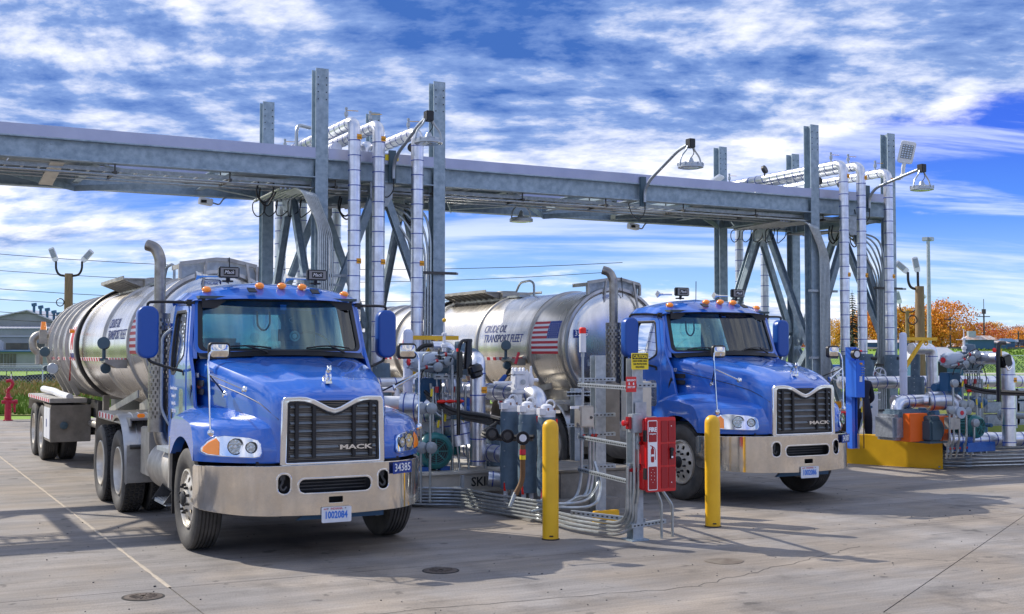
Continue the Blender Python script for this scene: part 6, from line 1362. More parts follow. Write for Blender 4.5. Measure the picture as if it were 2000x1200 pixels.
# skid beam with lettering
sk_=thing('pump_skid','cream painted skid beam marked SKID under the teal motor','skid base'); ob('skid_beam',MB().hsec((5.95,14.75,.29),(7.75,14.75,.29),.14,.26,.015),'cream',sk_,flat=True); ob('skid_deck',MB().b2((5.95,14.70,.42),(8.4,17.6,.44)),'cream',sk_); ob('skid_beam',MB().hsec((5.95,17.6,.29),(8.2,17.6,.29),.14,.26,.015),'cream',sk_,flat=True); ob('deck_edge',MB().hsec((6.0,14.85,.29),(6.0,17.5,.29),.14,.26,.015),'cream',sk_,flat=True)
ftext('SKID',.17,'black_ink',(7.32,14.66,.29),sk_,width=.34,bold=.004)
tag(ob('island_slab',MB().b2((7.0,12.75,0),(8.6,14.65,.035)),'concrete_old',bev=.006),'low concrete pad under the wrapped filters','concrete pad')
# motor
def motor(x,y,z,label,dirv=(-.25,-1,0),r=.24,L=.5,base=True,bm='pump_blue'):
    t=thing('electric_motor',label,'motor'); d=V(dirv).normalized(); c=V((x,y,z)); s=V((0,0,1)).cross(d).normalized()
    ob('motor_body',MB().lathe(c,d,[(-L,.0),(-L,r*.6),(-L+.05,r*.9),(-.08,r*.92),(-.06,r*1.02),(.0,r*1.02),(.02,r*.98),(.06,r*.85),(.075,r*.74),(.065,r*.70),(.06,0)],32),'motor_teal',t)
    for k in range(24):
        a=2*math.pi*k/24
        if abs(math.sin(a))<.2 or 1: p=c+(s*math.cos(a)+V((0,0,1))*math.sin(a))*r*.95; ob('cooling_fin',MB().beam(p-d*(L-.05),p-d*.08,.012,.03,(s*math.cos(a)+V((0,0,1))*math.sin(a))),'motor_teal',t)
    f=ob('fan_grille',MB().lathe(c+d*.063,d,[(0,r*.68),(.003,r*.68),(.0035,0)],24),'black',t)
    for q in(.15,.27,.39,.51,.63): ob('grille_ring',MB().torus(c+d*.074,d,r*q,.0035,28,4),'motor_teal',f)
    for k in range(8): a=math.pi*2*k/8; u=s*math.cos(a)+V((0,0,1))*math.sin(a); ob('grille_spoke',MB().beam(c+d*.074+u*r*.1,c+d*.074+u*r*.70,.014,.006,d),'motor_teal',f)
    ob('fan_hub',MB().cyl(c+d*.066,c+d*.082,r*.13),'motor_teal',f); ob('lifting_eye',MB().torus(c-d*.25+V((0,0,r+.04)),s,.03,.01,12,5),'motor_teal',t)
    ob('terminal_box',MB().box(c-d*.28+s*(r+.06),(.14,.18,.15)),'motor_teal',t,.01)
    if base:
        b=MB(); b.b2((x-.34,y-.10,z-r-.22),(x+.34,y+.75,z-r-.06)); ob('motor_plinth',b,bm,t,.006); b=MB(); b.b2((x-.22,y,z-r-.06),(x-.08,y+.5,z-r+.03)); b.b2((x+.08,y,z-r-.06),(x+.22,y+.5,z-r+.03)); ob('motor_foot',b,bm,t,.004)
    return t
q=(6.73,14.9,0.706); motor(q[0],q[1],q[2],'teal electric motor with round fan grille on a blue plinth, left island')
# gooseneck insulated pipe
q=(7.214,14.6,0.852)
ipipe([(q[0],q[1],.52),(q[0],q[1],1.93),(q[0]+.10,q[1]+.42,1.93),(q[0]+.1,q[1]+1.1,1.93)],.105,'tall insulated gooseneck pipe with orange label between the motor and the filters',bend=.13,step=.29,lab=[(q[0],q[1],1.52)])
# long insulated pipes along the lane
a=(7.752,13.9,1.276); ipipe([(a[0],a[1],1.1),(a[0],a[1],1.47),(a[0]-.02,20.5,1.47)],.115,'horizontal insulated pipe running back from the elbow behind the filters',bend=.16,step=.30)
a=(7.519,14.2,0.632); ipipe([(a[0],a[1],.66),(a[0]-.05,15.6,.66),(a[0]-.6,16.6,.66),(a[0]-.6,17.9,.70)],.115,'low insulated pipe with blue bands behind the motor plinth',step=.22)
a=(7.166,14.1,0.324); ipipe([(a[0]+.10,a[1]+.3,.36),(a[0]+.8,a[1]+.0,.30)],.10,'short insulated pipe stub on the ground left of the wrapped filters',step=.13)
ipipe([(5.9,16.9,1.55),(7.5,16.9,1.55)],.095,'short insulated cross pipe behind the white davit post',step=.25)
a=(6.871,15.3,1.239); t=ipipe([(a[0]-.35,a[1]+.25,1.27),(a[0]+.22,a[1]-.15,1.27),(a[0]+.30,a[1]-.2,.75)],.20,'fat shiny insulated drum elbow under the tangled valve cluster',bend=.22,step=.14)
a=(6.294,16.3,1.124); tag(ob('white_header_pipe',MB().tube([(5.9,16.1,1.33),(6.5,15.6,1.33),(6.8,15.4,1.3)],.09,14,.1),'white_paint'),'plain white header pipe entering the fat insulated drum','pipe')
tag(ob('white_valve_stem',MB().tube([(6.35,15.9,1.5),(6.55,15.8,1.5),(6.55,15.8,1.36)],.035,8,.03),'white_paint'),'small white pipe tee with hanging red tags by the davit post','pipe')
# white flanged valve on neck
q=(7.396,13.8,1.34); t=thing('white_relief_valve','white flanged valve with a ring of bolts on top, behind the filters','valve'); x,y=q[0],q[1]
ob('valve_neck',MB().lathe((x,y,1.22),(0,0,1),[(0,.055),(.05,.055),(.12,.075),(.18,.05),(.26,.055),(.28,.09),(.31,.09)],16),'white_paint',t); ob('valve_block',MB().box((x,y,1.64),(.15,.15,.20)),'white_paint',t,.015); ob('flange',MB().cyl((x,y,1.51),(x,y,1.54),.095,n=20),'white_paint',t); ob('flange',MB().cyl((x,y,1.74),(x,y,1.78),.095,n=20),'white_paint',t)
for k in range(8): a=2*math.pi*k/8; ob('flange_bolt',MB().lathe((x+.075*math.cos(a),y+.075*math.sin(a),1.78),(0,0,1),[(0,.016),(.03,.018),(.045,.006),(.046,0)],6),'white_paint',t)
ob('side_pipe',MB().cyl((x-.1,y,1.63),(x-.36,y-.02,1.63),.020),'white_paint',t); ob('round_plate',MB().cyl((x+.02,y-.096,1.64),(x+.02,y-.106,1.64),.035),'galv_light',t); ob('name_plate',MB().prism([(0,-.1),(.12,.02),(.03,.14),(-.02,.1)],.004,MX.Translation((x+.10,y,1.66))@FY),'white_paint',t)
q=(7.583,13.8,1.482); tag(ob('small_valve',MB().lathe((q[0],q[1],1.58),(0,0,1),[(0,.02),(.03,.04),(.12,.038),(.16,.02),(.2,.018),(.26,.014),(.265,0)],10).cyl((q[0],q[1],1.66),(q[0]+.1,q[1],1.66),.025),'white_paint'),'slim white valve standing on the insulated elbow','valve')
# davit post and arm
def davit(x,y,ztop,label,L=.95,rz=0):
    t=thing('davit_crane',label,'davit',(x,y,0),rz); ob('post',MB().lathe((0,0,0),(0,0,1),[(0,.07),(ztop-.03,.07),(ztop,.06),(ztop+.02,.03),(ztop+.021,0)],18),'pale_lilac',t); b=MB(); b.b2((.06,-.03,ztop-.13),(.06+L,.03,ztop-.07)); ob('arm',b,'yellow',t); ob('diagonal',MB().beam((.06,0,ztop-.62),(.62*L,0,ztop-.13),.055,.055),'yellow',t); ob('hook_ring',MB().torus((.74*L,0,ztop-.17),(0,1,0),.045,.014,14,6),'yellow',t); ob('collar',MB().cyl((0,0,ztop-.70),(0,0,ztop-.66),.08),'pale_lilac',t)
q=(6.801,16,1.938); davit(q[0],16.0,2.33,'white post with a yellow davit arm on the left island',.72)
# valve cluster: actuator, black gearbox, tubing
def cluster(c,label,s=1.0,seed=0):
    t=thing('valve_manifold',label,'valve'); c=V(c); rn=random.Random(seed)
    ob('actuator',MB().lathe(c+V((-.50,-.06,.03)),(1,.1,0),[(0,.0),(0,.07),(.05,.12),(.12,.14),(.42,.14),(.44,.11),(.55,.11)],22),'act_grey',t); ob('red_indicator',MB().lathe(c+V((-.505,-.06,.03)),(-1,-.1,0),[(0,.05),(.012,.05),(.013,0)],14),'red_ink',t)
    for k in range(6): a=k*math.pi/3; ob('actuator_bolt',MB().cyl(c+V((-.47,-.06+.09*math.cos(a),.03+.09*math.sin(a))),c+V((-.52,-.065+.09*math.cos(a),.03+.09*math.sin(a))),.012,n=6),'act_grey',t)
    ob('gearbox',MB().box(c+V((.02,.05,.02)),(.32,.26,.30)),'insulation',t,.03); ob('body_block',MB().box(c+V((-.15,.12,-.36)),(.30,.24,.34)),'steel_blue',t,.02)
    ob('wrapped_body',MB().lathe(c+V((.15,.1,.02)),(1,.25,0),[(0,.12),(.03,.17),(.25,.18),(.45,.20),(.5,.17),(.52,0)],20),'insulation',t); ob('wrapped_neck',MB().lathe(c+V((.42,.2,.15)),(0,0,1),[(0,.10),(.10,.12),(.16,.11),(.17,0)],14),'insulation',t)
    for i,(dx,dz) in enumerate(((.10,.13),(.0,.04),(-.12,-.04))):
        p=c+V((dx*1.3,-.22,dz)); ob('conduit_head',MB().lathe(p,(-.2,-1,0),[(-.05,.05),(-.04,.068),(.04,.068),(.045,.06),(.05,.0)],16),'fitting_grey',t); ob('conduit_tube',MB().tube([p+V((-.05,0,0)),p+V((-.16,.0,0)),p+V((-.22,.02,-.02)),p+V((-.28,.05,-.03))],.022,8,.04),'fitting_grey',t); ob('red_collar',MB().cyl(p+V((-.15,0,0)),p+V((-.18,.004,0)),.028),'red_dark',t)
    b=MB(); 
    for k in range(4): b.b2(tuple(c+V((-.20+.11*k,-.28,-.175))),tuple(c+V((-.14+.11*k,-.272,-.16))))
    st=ob('slotted_strut',MB().b2(tuple(c+V((-.22,-.27,-.20))),tuple(c+V((.24,-.24,-.145)))),'galv_light',t); ob('slot',b,'black',st,kind='stuff')
    for k in range(7):
        x=-.18+.06*k; p=c+V((x,-.24,-.2)); ob('transmitter_tube',MB().tube([p,p+V((.01,0,-.10)),p+V((-.01,.02,-.22)),p+V((0,0,-.34))],.012,6,.03),('galv_light','dark_metal','fitting_grey')[k%3],t)
        if k%2==0: ob('tube_fitting',MB().cyl(p+V((.01,0,-.10)),p+V((0,0,-.18)),.028,n=8),'fitting_grey' if k%4 else 'red_dark',t)
    for k in range(9):
        a=V((rn.uniform(-.25,.3),rn.uniform(-.28,-.15),rn.uniform(-.1,.2))); e=a+V((rn.uniform(-.25,.25),rn.uniform(-.05,.1),rn.uniform(-.35,-.1))); ob('signal_cable',MB().tube([c+a,c+a+V((rn.uniform(-.1,.1),-.04,rn.uniform(-.15,.1))),c+e+V((0,-.03,.1)),c+e],.009,5,.06),('black','black','fitting_grey')[k%3],t)
    ob('top_valve',MB().lathe(c+V((.02,-.05,.17)),(0,0,1),[(0,.03),(.05,.03),(.06,.045),(.10,.045),(.11,.02),(.22,.02),(.225,.035),(.25,.035),(.26,.01),(.42,.008),(.421,0)],12),'white_paint',t); ob('valve_handle',MB().b2(tuple(c+V((-.16,-.06,.385))),tuple(c+V((.16,-.04,.395)))),'white_paint',t); ob('handle_knob',MB().ball(c+V((.02,-.05,.60)),.028),'yellow',t)
    for k in range(3): ob('red_handle',MB().ball(c+V((-.13+.13*k,-.30,-.50)),.075,12,6,(1.0,.5,.34)),'red_vivid',t)
    for k,(dx,dz) in enumerate(((-.26,-.38),(-.06,-.72),(.08,-.70),(.20,-.76),(-.16,-.80),(.36,-.44))): ob('yellow_tag',MB().box(c+V((dx,-.26,dz)),(.032,.006,.10),MX.Rotation(rn.uniform(-.3,.3),3,'Y')),'yellow_light',t)
    for dx in(-.22,-.08,.12,.26): ob('drop_conduit',MB().tube([c+V((dx,-.22,-.30)),c+V((dx,-.22,-1.0)),c+V((dx+.05,-.22,-1.35)),c+V((dx+.06,-.24,-1.6))],.017,8,.08),'conduit',t)
    return t
q=(6.954,15.2,1.814); cluster((q[0],q[1],1.86),'tangled grey actuator and valve manifold with red handles, left of the loading arm')
t=thing('insulated_hook_pipe','shiny pipe elbow topped by a black hose above the left valve manifold','pipe'); q=(7.419,15.9,2.084); ob('jacket',MB().tube([(q[0]-.30,q[1],2.10),(q[0],q[1],2.10),(q[0]+.02,q[1],1.5)],.085,16,.10),'jacket',t); ob('black_hose',MB().tube([(q[0]-.28,q[1],2.12),(q[0]-.42,q[1],2.12),(q[0]-.52,q[1],2.05),(q[0]-.52,q[1],1.85)],.03,8,.08),'hose_black',t)
# loading arm: black handle with coupler
t=thing('loading_coupler','black loading arm coupler hanging at the top of the gooseneck pipe','coupler'); q=(6.856,14.3,1.943); x,y=q[0],q[1]
ob('support_bar',MB().tube([(x-.07,y,.95),(x-.07,y,2.06),(x-.03,y,2.17),(x+.12,y,2.17)],.026,8,.06),'black_gloss',t); b=MB(); b.tube([(x+.08,y,2.19),(x+.07,y,2.0),(x+.06,y,1.8)],[.04,.055,.06],10); ob('coupler_neck',b,'black_gloss',t); ob('coupler_bell',MB().lathe((x+.12,y-.05,1.86),(.25,-.2,-1),[(0,.06),(.03,.10),(.10,.105),(.12,.085),(.16,.085),(.18,.06),(.185,0)],18),'black_gloss',t); ob('handle_clip',MB().box((x-.07,y-.04,1.86),(.07,.05,.34)),'black_gloss',t,.01); ob('red_mark',MB().box((x-.10,y-.03,2.05),(.02,.02,.04)),'red_vivid',t)
t=thing('hose_bundle','bundle of grey and black hoses running from the red handles to the filters','hoses')
A=(6.954,14.9,1.425);
for k in range(5):
    o=V((0,.03*k,.022*(k%2)-.012*k)); p=[V((6.711,15.2,1.489))+o*.5,V((6.864,14.9,1.289))+o,V((7.001,14.6,1.21))+o*1.4,V((7.155,14.3,1.193))+o*1.6,V((7.3,14,1.137))+o*1.6]
    if k>2: p+=[V((6.805,13.6,1.023))+o,V((6.988,13.4,0.985))+o,V((7.236,13,1.001))+o]
    ob('hose',MB().tube(p,.024,8,.2),'hose_black' if k in(0,3) else 'hose_grey',t)
for k in(.15,.5,.8): pass
tag(ob('pipe_clamp_plate',MB().box((7.05,14.7,1.157),(.34,.10,.05)),'gear_grey',bev=.004),'dark clamp plate under the hose bundle by the gooseneck pipe','clamp')
# small blue pump, wrapped bodies
t=thing('blue_pump','small bright blue pump with shiny end beside the gooseneck pipe','pump'); q=(7.29,15.4,1.119); c=V(q); ob('pump_body',MB().lathe(c+V((-.15,0,0)),(1,0,0),[(0,0),(0,.09),(.06,.09),(.07,.12),(.10,.12),(.11,.10),(.22,.10),(.23,.0)],18),'pump_blue',t); ob('pump_end',MB().cyl(c+V((.08,0,0)),c+V((.20,0,0)),.07,n=16),'jacket',t); ob('pump_volute',MB().ball(c+V((.18,.05,-.16)),.10),'pump_blue',t)
t=wrapped((7.856,15.3,1.002)[0],15.3,.62,1.05,.15,'fat dark wrapped valve body behind the left dial indicator',head=False,cat='valve',seed=7)
t=wrapped((7.789,15.2,0.582)[0],15.2,.44,.66,.15,'dark quilted pump body behind the foot of the gooseneck pipe',head=False,cat='valve',seed=8)
t=wrapped((7.344,18.3,1.519)[0],18.35,1.10,1.85,.14,'grey wrapped valve at the foot of a left tower riser, behind the mirror',head=False,cat='valve',seed=9)
t=wrapped((7.047,16.1,0.618)[0],16.3,.5,1.1,.16,'dark wrapped body left of the teal motor',head=False,cat='valve',seed=10)
# conduit risers with round boxes by the tractor headlight
t=thing('conduit_riser','two conduit risers with round junction heads beside the teal motor','conduits')
for q in((6.303,14.4,0.764),(6.41,14.35,0.763)):
    ob('riser_tube',MB().tube([(q[0],q[1],.10),(q[0],q[1],1.35)],.018,8),'conduit',t)
    for z in(1.30,.80) : ob('round_head',MB().lathe((q[0],q[1]-.03,z),(-.1,-1,0),[(-.04,.05),(-.03,.075),(.03,.075),(.035,.065),(.04,0)],18),'fitting_grey',t)
t=thing('tube_frame','conduit frame with small grey fittings between motor and gooseneck pipe','conduits')
for z in(1.10,.95): ob('cross_tube',MB().tube([(6.95,15.1,z-.0),(7.55,14.9,z)],.02,8),'conduit',t)
ob('cross_tube',MB().tube([(6.75,15.1,1.6),(6.78,15.1,1.25),(6.9,15.0,1.12),(7.3,14.95,1.12)],.020,8,.1),'conduit',t); ob('riser_tube',MB().cyl((6.98,14.9,.42),(6.98,14.9,1.85),.02),'conduit',t); ob('riser_tube',MB().cyl((7.45,14.85,.45),(7.45,14.85,1.2),.02),'conduit',t); fitting((7.45,14.84,1.12),t)
t=thing('pipe_support','white pipe support stanchion behind the teal motor','support'); ob('stanchion',MB().hsec((6.95,15.7,.44),(6.95,15.7,1.05),.2,.2,.014,(0,1,0)),'white_paint',t,flat=True); ob('saddle',MB().box((6.95,15.7,1.07),(.34,.26,.03)),'white_paint',t)
tag(ob('orange_guard',MB().b2((6.25,15.5,.7),(6.7,15.9,.98)),'orange_paint',bev=.01),'orange coupling guard half hidden behind the teal motor','guard')
# fill-in: small pipework further back on the island
t=thing('background_pipework','jumble of grey pipes and valves further back on the left island','pipes')
rn=random.Random(21)
for k in range(26):
    x=rn.uniform(6.2,8.6); y=rn.uniform(16.2,18.3); z=rn.uniform(.5,1.5); d=rn.choice((V((1,0,0)),V((0,0,1)),V((0,1,0)))); L=rn.uniform(.2,.6); r=rn.uniform(.02,.06); p=V((x,y,z)); ob('pipe_piece',MB().cyl(p-d*L/2,p+d*L/2,r,n=10),rn.choice(('fitting_grey','steel_blue','galv_light','white_paint','insulation')),t)
    if k%3==0: ob('flange',MB().cyl(p+d*L/2,p+d*(L/2+.03),r*1.9,n=12),'fitting_grey',t)
# ================= RIGHT ISLAND =================
t=thing('yellow_guard_plate','long low bright yellow steel guard plate with lifting eyes at the right island','guard'); a=V((15.85,16.95,0)); c=V((16.52,15.25,0)); d=(c-a).normalized(); n_=V((-d.y,d.x,0)); n_=n_ if n_.x>0 else -n_
b=MB(); h=.52; th=n_*.012; vs=[a,c,c+V((0,0,h)),a+V((0,0,h)),a+th,c+th,c+th+V((0,0,h)),a+th+V((0,0,h))]; b.add(vs,[(0,1,2,3),(4,7,6,5),(0,4,5,1),(1,5,6,2),(3,2,6,7),(0,3,7,4)]); ob('plate_face',b,'yellow',t)
b=MB(); w=n_*.30; vs=[a+V((0,0,h+.002)),c+V((0,0,h+.002)),c+w+V((0,0,h+.002)),a+w+V((0,0,h+.002)),a+V((0,0,h+.012)),c+V((0,0,h+.012)),c+w+V((0,0,h+.012)),a+w+V((0,0,h+.012))]; b.add(vs,[(0,3,2,1),(4,5,6,7),(0,1,5,4),(1,2,6,5),(2,3,7,6),(3,0,4,7)]); ob('plate_lip',b,'yellow',t)
for k in(.42,.97): p=a+(c-a)*k+n_*.1+V((0,0,h+.055)); ob('lifting_eye',MB().torus(p,(0,1,0),.03,.010,14,6),'yellow',t)
for k in(.03,.97): p=a+(c-a)*k+V((0,0,.04)); ob('anchor_bolt',MB().cyl(p,p-n_*.02,.016,n=6),'galvanised',t)
cr=thing('ground_conduit_run','stack of long galvanised conduits on the ground behind the yellow plate corner','conduits')
for k in range(7):
    z=.04+.058*k; ob('conduit',MB().tube([(15.6,17.9,z),(15.95,17.0,z),(16.6,15.50,z),(16.85,15.22,z),(21,14.3,z)],.021,8,.25),'conduit',cr)
    ob('coupling',MB().cyl((17.0,15.19,z),(17.12,15.16,z),.026,n=10),'galv_light',cr)
for x,y in((16.72,15.42),(18.4,14.95)): ob('support_strut',MB().b2((x,y,0),(x+.05,y+.05,.62)),'galv_light',cr)
# header pipe at back
hd=(16.834,18.1,1.334)
ipipe([(hd[0]+.05,18.1,1.44),(23.5,18.1,1.40)],.125,'long horizontal insulated header pipe across the feet of the right risers',step=.26)
tag(ob('pipe_end_cap',MB().lathe((hd[0]+.05,18.1,1.44),(-1,0,0),[(0,.127),(.02,.127),(.03,.11),(.031,0)],20),'jacket'),'round end cap of the header pipe next to the right tractor hood','pipe')
for i,(x,z0,z1) in enumerate(((17.48,1.42,1.98),(17.95,1.46,2.0),(18.70,1.36,1.98))): wrapped(x,18.55,z0,z1,.165,('left','middle','right')[i]+' grey wrapped valve at the foot of the right tower risers','grey wrapped valves at the riser feet',head=False,cat='valve',seed=20+i)
def handwheel(p,label,r=.14,d=(-.3,-1,0),m='white_paint'):
    t=thing('handwheel',label,'valve wheel',group='white valve handwheels'); ob('wheel_rim',MB().torus(p,d,r,.014,24,6),m,t); dv=V(d).normalized(); s=V((0,0,1)).cross(dv).normalized()
    for k in range(5): a=2*math.pi*k/5; ob('wheel_spoke',MB().beam(V(p),V(p)+(s*math.cos(a)+V((0,0,1))*math.sin(a))*r,.016,.012,dv),m,t)
    ob('wheel_hub',MB().cyl(V(p)-dv*.10,V(p)+dv*.03,.03),m,t)
handwheel((16.958,18.3,1.61),'white handwheel showing beside the right tractor mirror',.13); handwheel((17.989,18.2,1.583),'white handwheel between the middle and right wrapped riser valves',.135); handwheel((18.116,18.5,1.526),'dark red handwheel behind the white one at the riser feet',.12,m='red_dark')
for i,q in enumerate(((17.941,18.4,1.911),(18.658,18.4,1.91))): tag(ob('black_probe',MB().cyl(q,(q[0]+.16,q[1],q[2]),.035),'black'),('black stub probe on the middle right riser','black stub probe on the outermost right riser')[i],'probe')
# blue control stand
t=thing('blue_control_stand','bright blue control post and box with gauge in front of the right risers','control box'); q=(15.719,16.6,1.367); x,y=q[0],q[1]
ob('stand_post',MB().hsec((x,y,.30),(x,y,2.12),.14,.14,.012,(1,0,0)),'panel_blue',t,flat=True); ob('stand_plate',MB().b2((x-.07,y-.082,.3),(x+.0,y-.072,2.12)),'panel_blue',t); bx0=(15.605,16.4,1.538); bx=bx0[0]
ob('control_box',MB().b2((bx,16.35,1.22),(bx+.20,16.55,1.88)),'panel_blue',t,.008); ob('box_label',MB().b2((bx+.07,16.343,1.50),(bx+.13,16.35,1.60)),'white_paint',t); ob('orange_badge',MB().b2((bx+.08,16.343,1.81),(bx+.14,16.35,1.84)),'orange_label',t)
for i in range(2):
    for j in range(5): ob('push_button',MB().cyl((bx+.12+.04*i,16.35,1.62+.045*j),(bx+.12+.04*i,16.33,1.62+.045*j),.010,n=8),'galv_light',t)
g_=(15.553,16.3,1.995); ob('gauge_body',MB().lathe(g_,(-.1,-1,0),[(-.06,.05),(-.05,.085),(.03,.085),(.035,.07),(.02,.065),(.021,0)],20),'black',t); ob('gauge_face',MB().lathe(V(g_)+V((0,-.025,0)),(-.1,-1,0),[(0,.06),(.002,.06),(.0021,0)],20),'white_paint',t)
ob('blue_tube',MB().cyl((bx+.09,16.4,1.88),(bx+.09,16.4,2.10),.014),'panel_blue',t); ob('red_knob',MB().cyl((bx+.09,16.4,2.05),(bx+.18,16.4,2.05),.018),'red_vivid',t)
for k,z in enumerate((1.38,1.12)): ob('white_cord',MB().tube([(x+.10,y-.12,z+.1),(x+.11,y-.12,z),(x+.09,y-.12,z-.1)],.02,6,.03),'white_paint',t)
for k,(dx,z) in enumerate(((.06,1.80),(.10,1.80),(.08,1.2),(.10,1.0))): ob('yellow_tag',MB().box((x+dx,y-.15,z),(.03,.006,.10)),'yellow_light',t)
ob('drain_tube',MB().tube([(x+.14,y-.12,1.2),(x+.14,y-.12,.75),(x+.05,y-.12,.62),(x+.05,y-.12,.3)],.010,6,.05),'galv_light',t); ob('drain_tube',MB().cyl((x+.17,y-.12,1.15),(x+.17,y-.12,.3),.010),'hose_brown',t)
# white pipe stanchion
t=thing('pipe_stanchion','white H section stanchion holding up the header pipe','support'); q=(17.445,17.8,0.714); ob('stanchion',MB().hsec((q[0],17.9,.0),(q[0],17.9,1.22),.20,.20,.014,(0,1,0)),'white_paint',t,flat=True); ob('saddle',MB().box((q[0],17.95,1.24),(.36,.28,.03)),'white_paint',t); ob('saddle_plate',MB().box((q[0],17.95,1.10),(.36,.28,.02)),'white_paint',t)
q=(20.052,20,0.204); 
# flanges / orange pipe and red bin behind tractor 2
t=thing('flanged_pipe_end','white flanged pipe end with bolt holes on an orange pipe','pipe'); q=(17.404,18.6,0.975); ob('orange_pipe',MB().cyl((q[0]-.6,q[1]+.35,q[2]),(q[0]-.05,q[1]+.03,q[2]),.07,n=14),'orange_label',t); ob('flange',MB().cyl((q[0]-.06,q[1]+.03,q[2]),(q[0]+.0,q[1],q[2]),.11,n=20),'white_paint',t); ob('flange',MB().cyl((q[0]+.03,q[1]-.02,q[2]),(q[0]+.08,q[1]-.05,q[2]),.11,n=20),'white_paint',t); ob('bore',MB().cyl((q[0]+.08,q[1]-.05,q[2]),(q[0]+.085,q[1]-.053,q[2]),.035,n=14),'black',t)
t=thing('waste_drum','black drum with a red lid between the right tractor and the blue control post','drum'); q=(16.051,17.2,0.683); ob('drum_body',MB().lathe((q[0],17.3,.0),(0,0,1),[(0,.20),(.3,.21),(.6,.22),(.86,.23)],20),'black',t); ob('drum_lid',MB().lathe((q[0],17.3,.86),(0,0,1),[(0,.25),(.05,.25),(.07,.2),(.08,0)],20),'red_dark',t)
# davit, gooseneck, drum pipe
q=(17.103,16.7,1.918); davit(q[0],16.7,2.38,'white post with a yellow davit arm on the right island',.80)
ipipe([(15.812,15.6,0.771),(15.818,15.6,1.161),(16.405,15.6,1.168),(16.485,15.5,1.17)],.115,'shiny insulated elbow rising from the wrapped pump on the right island',bend=.16,step=.15)
ipipe([(16.448,15.5,1.17),(16.906,15.3,1.187),(16.885,15.2,0.673)],.165,'fat shiny insulated drum pipe under the right valve manifold',bend=.18,step=.20)
ipipe([(16.037,15.9,1.173)]+[(16.595,15.9,1.172)],.10,'short insulated joint left of the fat right drum pipe',step=.09)
q=(17.415,14.6,1.043); ipipe([(q[0],q[1],.42),(q[0],q[1],1.93),(q[0]-.05,q[1]+.42,1.93),(q[0]-.1,q[1]+1.0,1.93)],.115,'tall insulated gooseneck pipe with orange label near the right edge',bend=.14,step=.29,lab=[(q[0],q[1],1.55)])
ipipe([(q[0]-.95,15.1,.52),(q[0]+1.6,14.6,.50)],.12,'low insulated pipe crossing the foot of the right gooseneck',step=.18)
q=(18.374,17.2,1.715); ipipe([(q[0]-.55,q[1],2.10),(q[0],q[1],2.10),(q[0]+.02,q[1],1.0)],.11,'insulated elbow pipe behind the yellow davit on the right island',bend=.13,step=.6)
q=(18.351,17.6,1.61); wrapped(q[0],17.6,1.50,2.12,.09,'slim grey wrapped stem behind the right davit post',head=False,cat='valve',seed=31); wrapped(q[0]-.0,17.6,1.16,1.55,.17,'grey wrapped valve box behind the right davit post',head=False,cat='valve',seed=32)
tag(ob('weather_hood',MB().beam((q[0]-.2,17.6,2.16),(q[0]+.2,17.6,2.16),.4,.10),'steel_blue',bev=.02),'dark blue hood with rusty top above the slim wrapped stem','hood')
# wrapped pump, orange guards, gear unit, motor
t=thing('wrapped_pump','crumpled silver grey wrapped pump behind the yellow plate','pump'); q=(15.543,15.5,0.784); rows=[]
b=MB(); b.box((q[0]+.10,15.6,.74),(.28,.5,.44)); ob('wrap_jacket',b,'insulation_grey',t,.05); b=MB(); b.b2((q[0]+.1,15.35,.66),(q[0]+.62,15.8,1.04)); ob('wrap_top',b,'insulation',t,.04); ob('pump_housing',MB().lathe((q[0]+.30,15.55,.70),(1,-.1,0),[(0,.14),(.1,.15),(.2,.10),(.35,.08),(.36,0)],16),'pump_blue',t)
for i,(q,w_) in enumerate((((15.92,15.25,0.742),.22),((16.542,15.25,0.725),.15))):
    tag(ob('coupling_guard',MB().b2((q[0]-w_,15.2,.50),(q[0]+w_,15.6,.98 if i==0 else .92)),'orange_paint',bev=.008),('larger bright orange coupling guard next to the wrapped pump','smaller bright orange coupling guard left of the right motor')[i],'guard')
t=thing('gear_unit','dark grey blue gear unit between the two orange guards','gearbox'); q=(16.243,15.2,0.736); 
q=(16.133,15.2,0.713); ob('gear_case',MB().b2((q[0]-.14,15.0,.50),(q[0]+.14,15.4,.88)),'gear_grey',t,.035); ob('gear_top',MB().b2((q[0]-.11,15.03,.86),(q[0]+.11,15.37,.94)),'gear_grey',t,.02); ob('gear_flange',MB().cyl((q[0]+.14,15.2,.70),(q[0]+.20,15.19,.70),.19,n=20),'gear_grey',t); ob('lifting_eye',MB().torus((q[0]+.02,15.2,.97),(0,1,0),.035,.010,12,5),'gear_grey',t); ob('gear_foot',MB().b2((q[0]-.2,14.98,.48),(q[0]+.22,15.42,.51)),'gear_grey',t)
q=(16.975,14.9,0.758); motor(q[0],q[1],.74,'teal electric motor with round fan grille on a blue plinth, right island',(.2,-1,0),.20,.62)
tag(ob('skid_base',MB().b2((16.75,15.35,.30),(19.5,16.2,.42)),'cream',bev=.01),'cream skid deck under the orange guards and right motor','skid base'); o=ftext('SKID#1',.13,'black_ink',(18.6,15.13,.44),None,width=.45); tag(o,'black SKID lettering on the cream beam at the far right','lettering')
tag(ob('skid_front_beam',MB().b2((17.5,15.14,.30),(20.5,15.2,.50)),'cream'),'cream skid front beam behind the right conduits','skid base')
q=(17.031,15.3,1.761); cluster((q[0]+.03,q[1],1.86),'tangled grey actuator and valve manifold with red handles on the right island',1,5)
t=thing('loading_coupler','black loading arm coupler with red tag beside the right gooseneck','coupler'); q=(16.824,14.3,1.754); x,y=q[0],q[1]
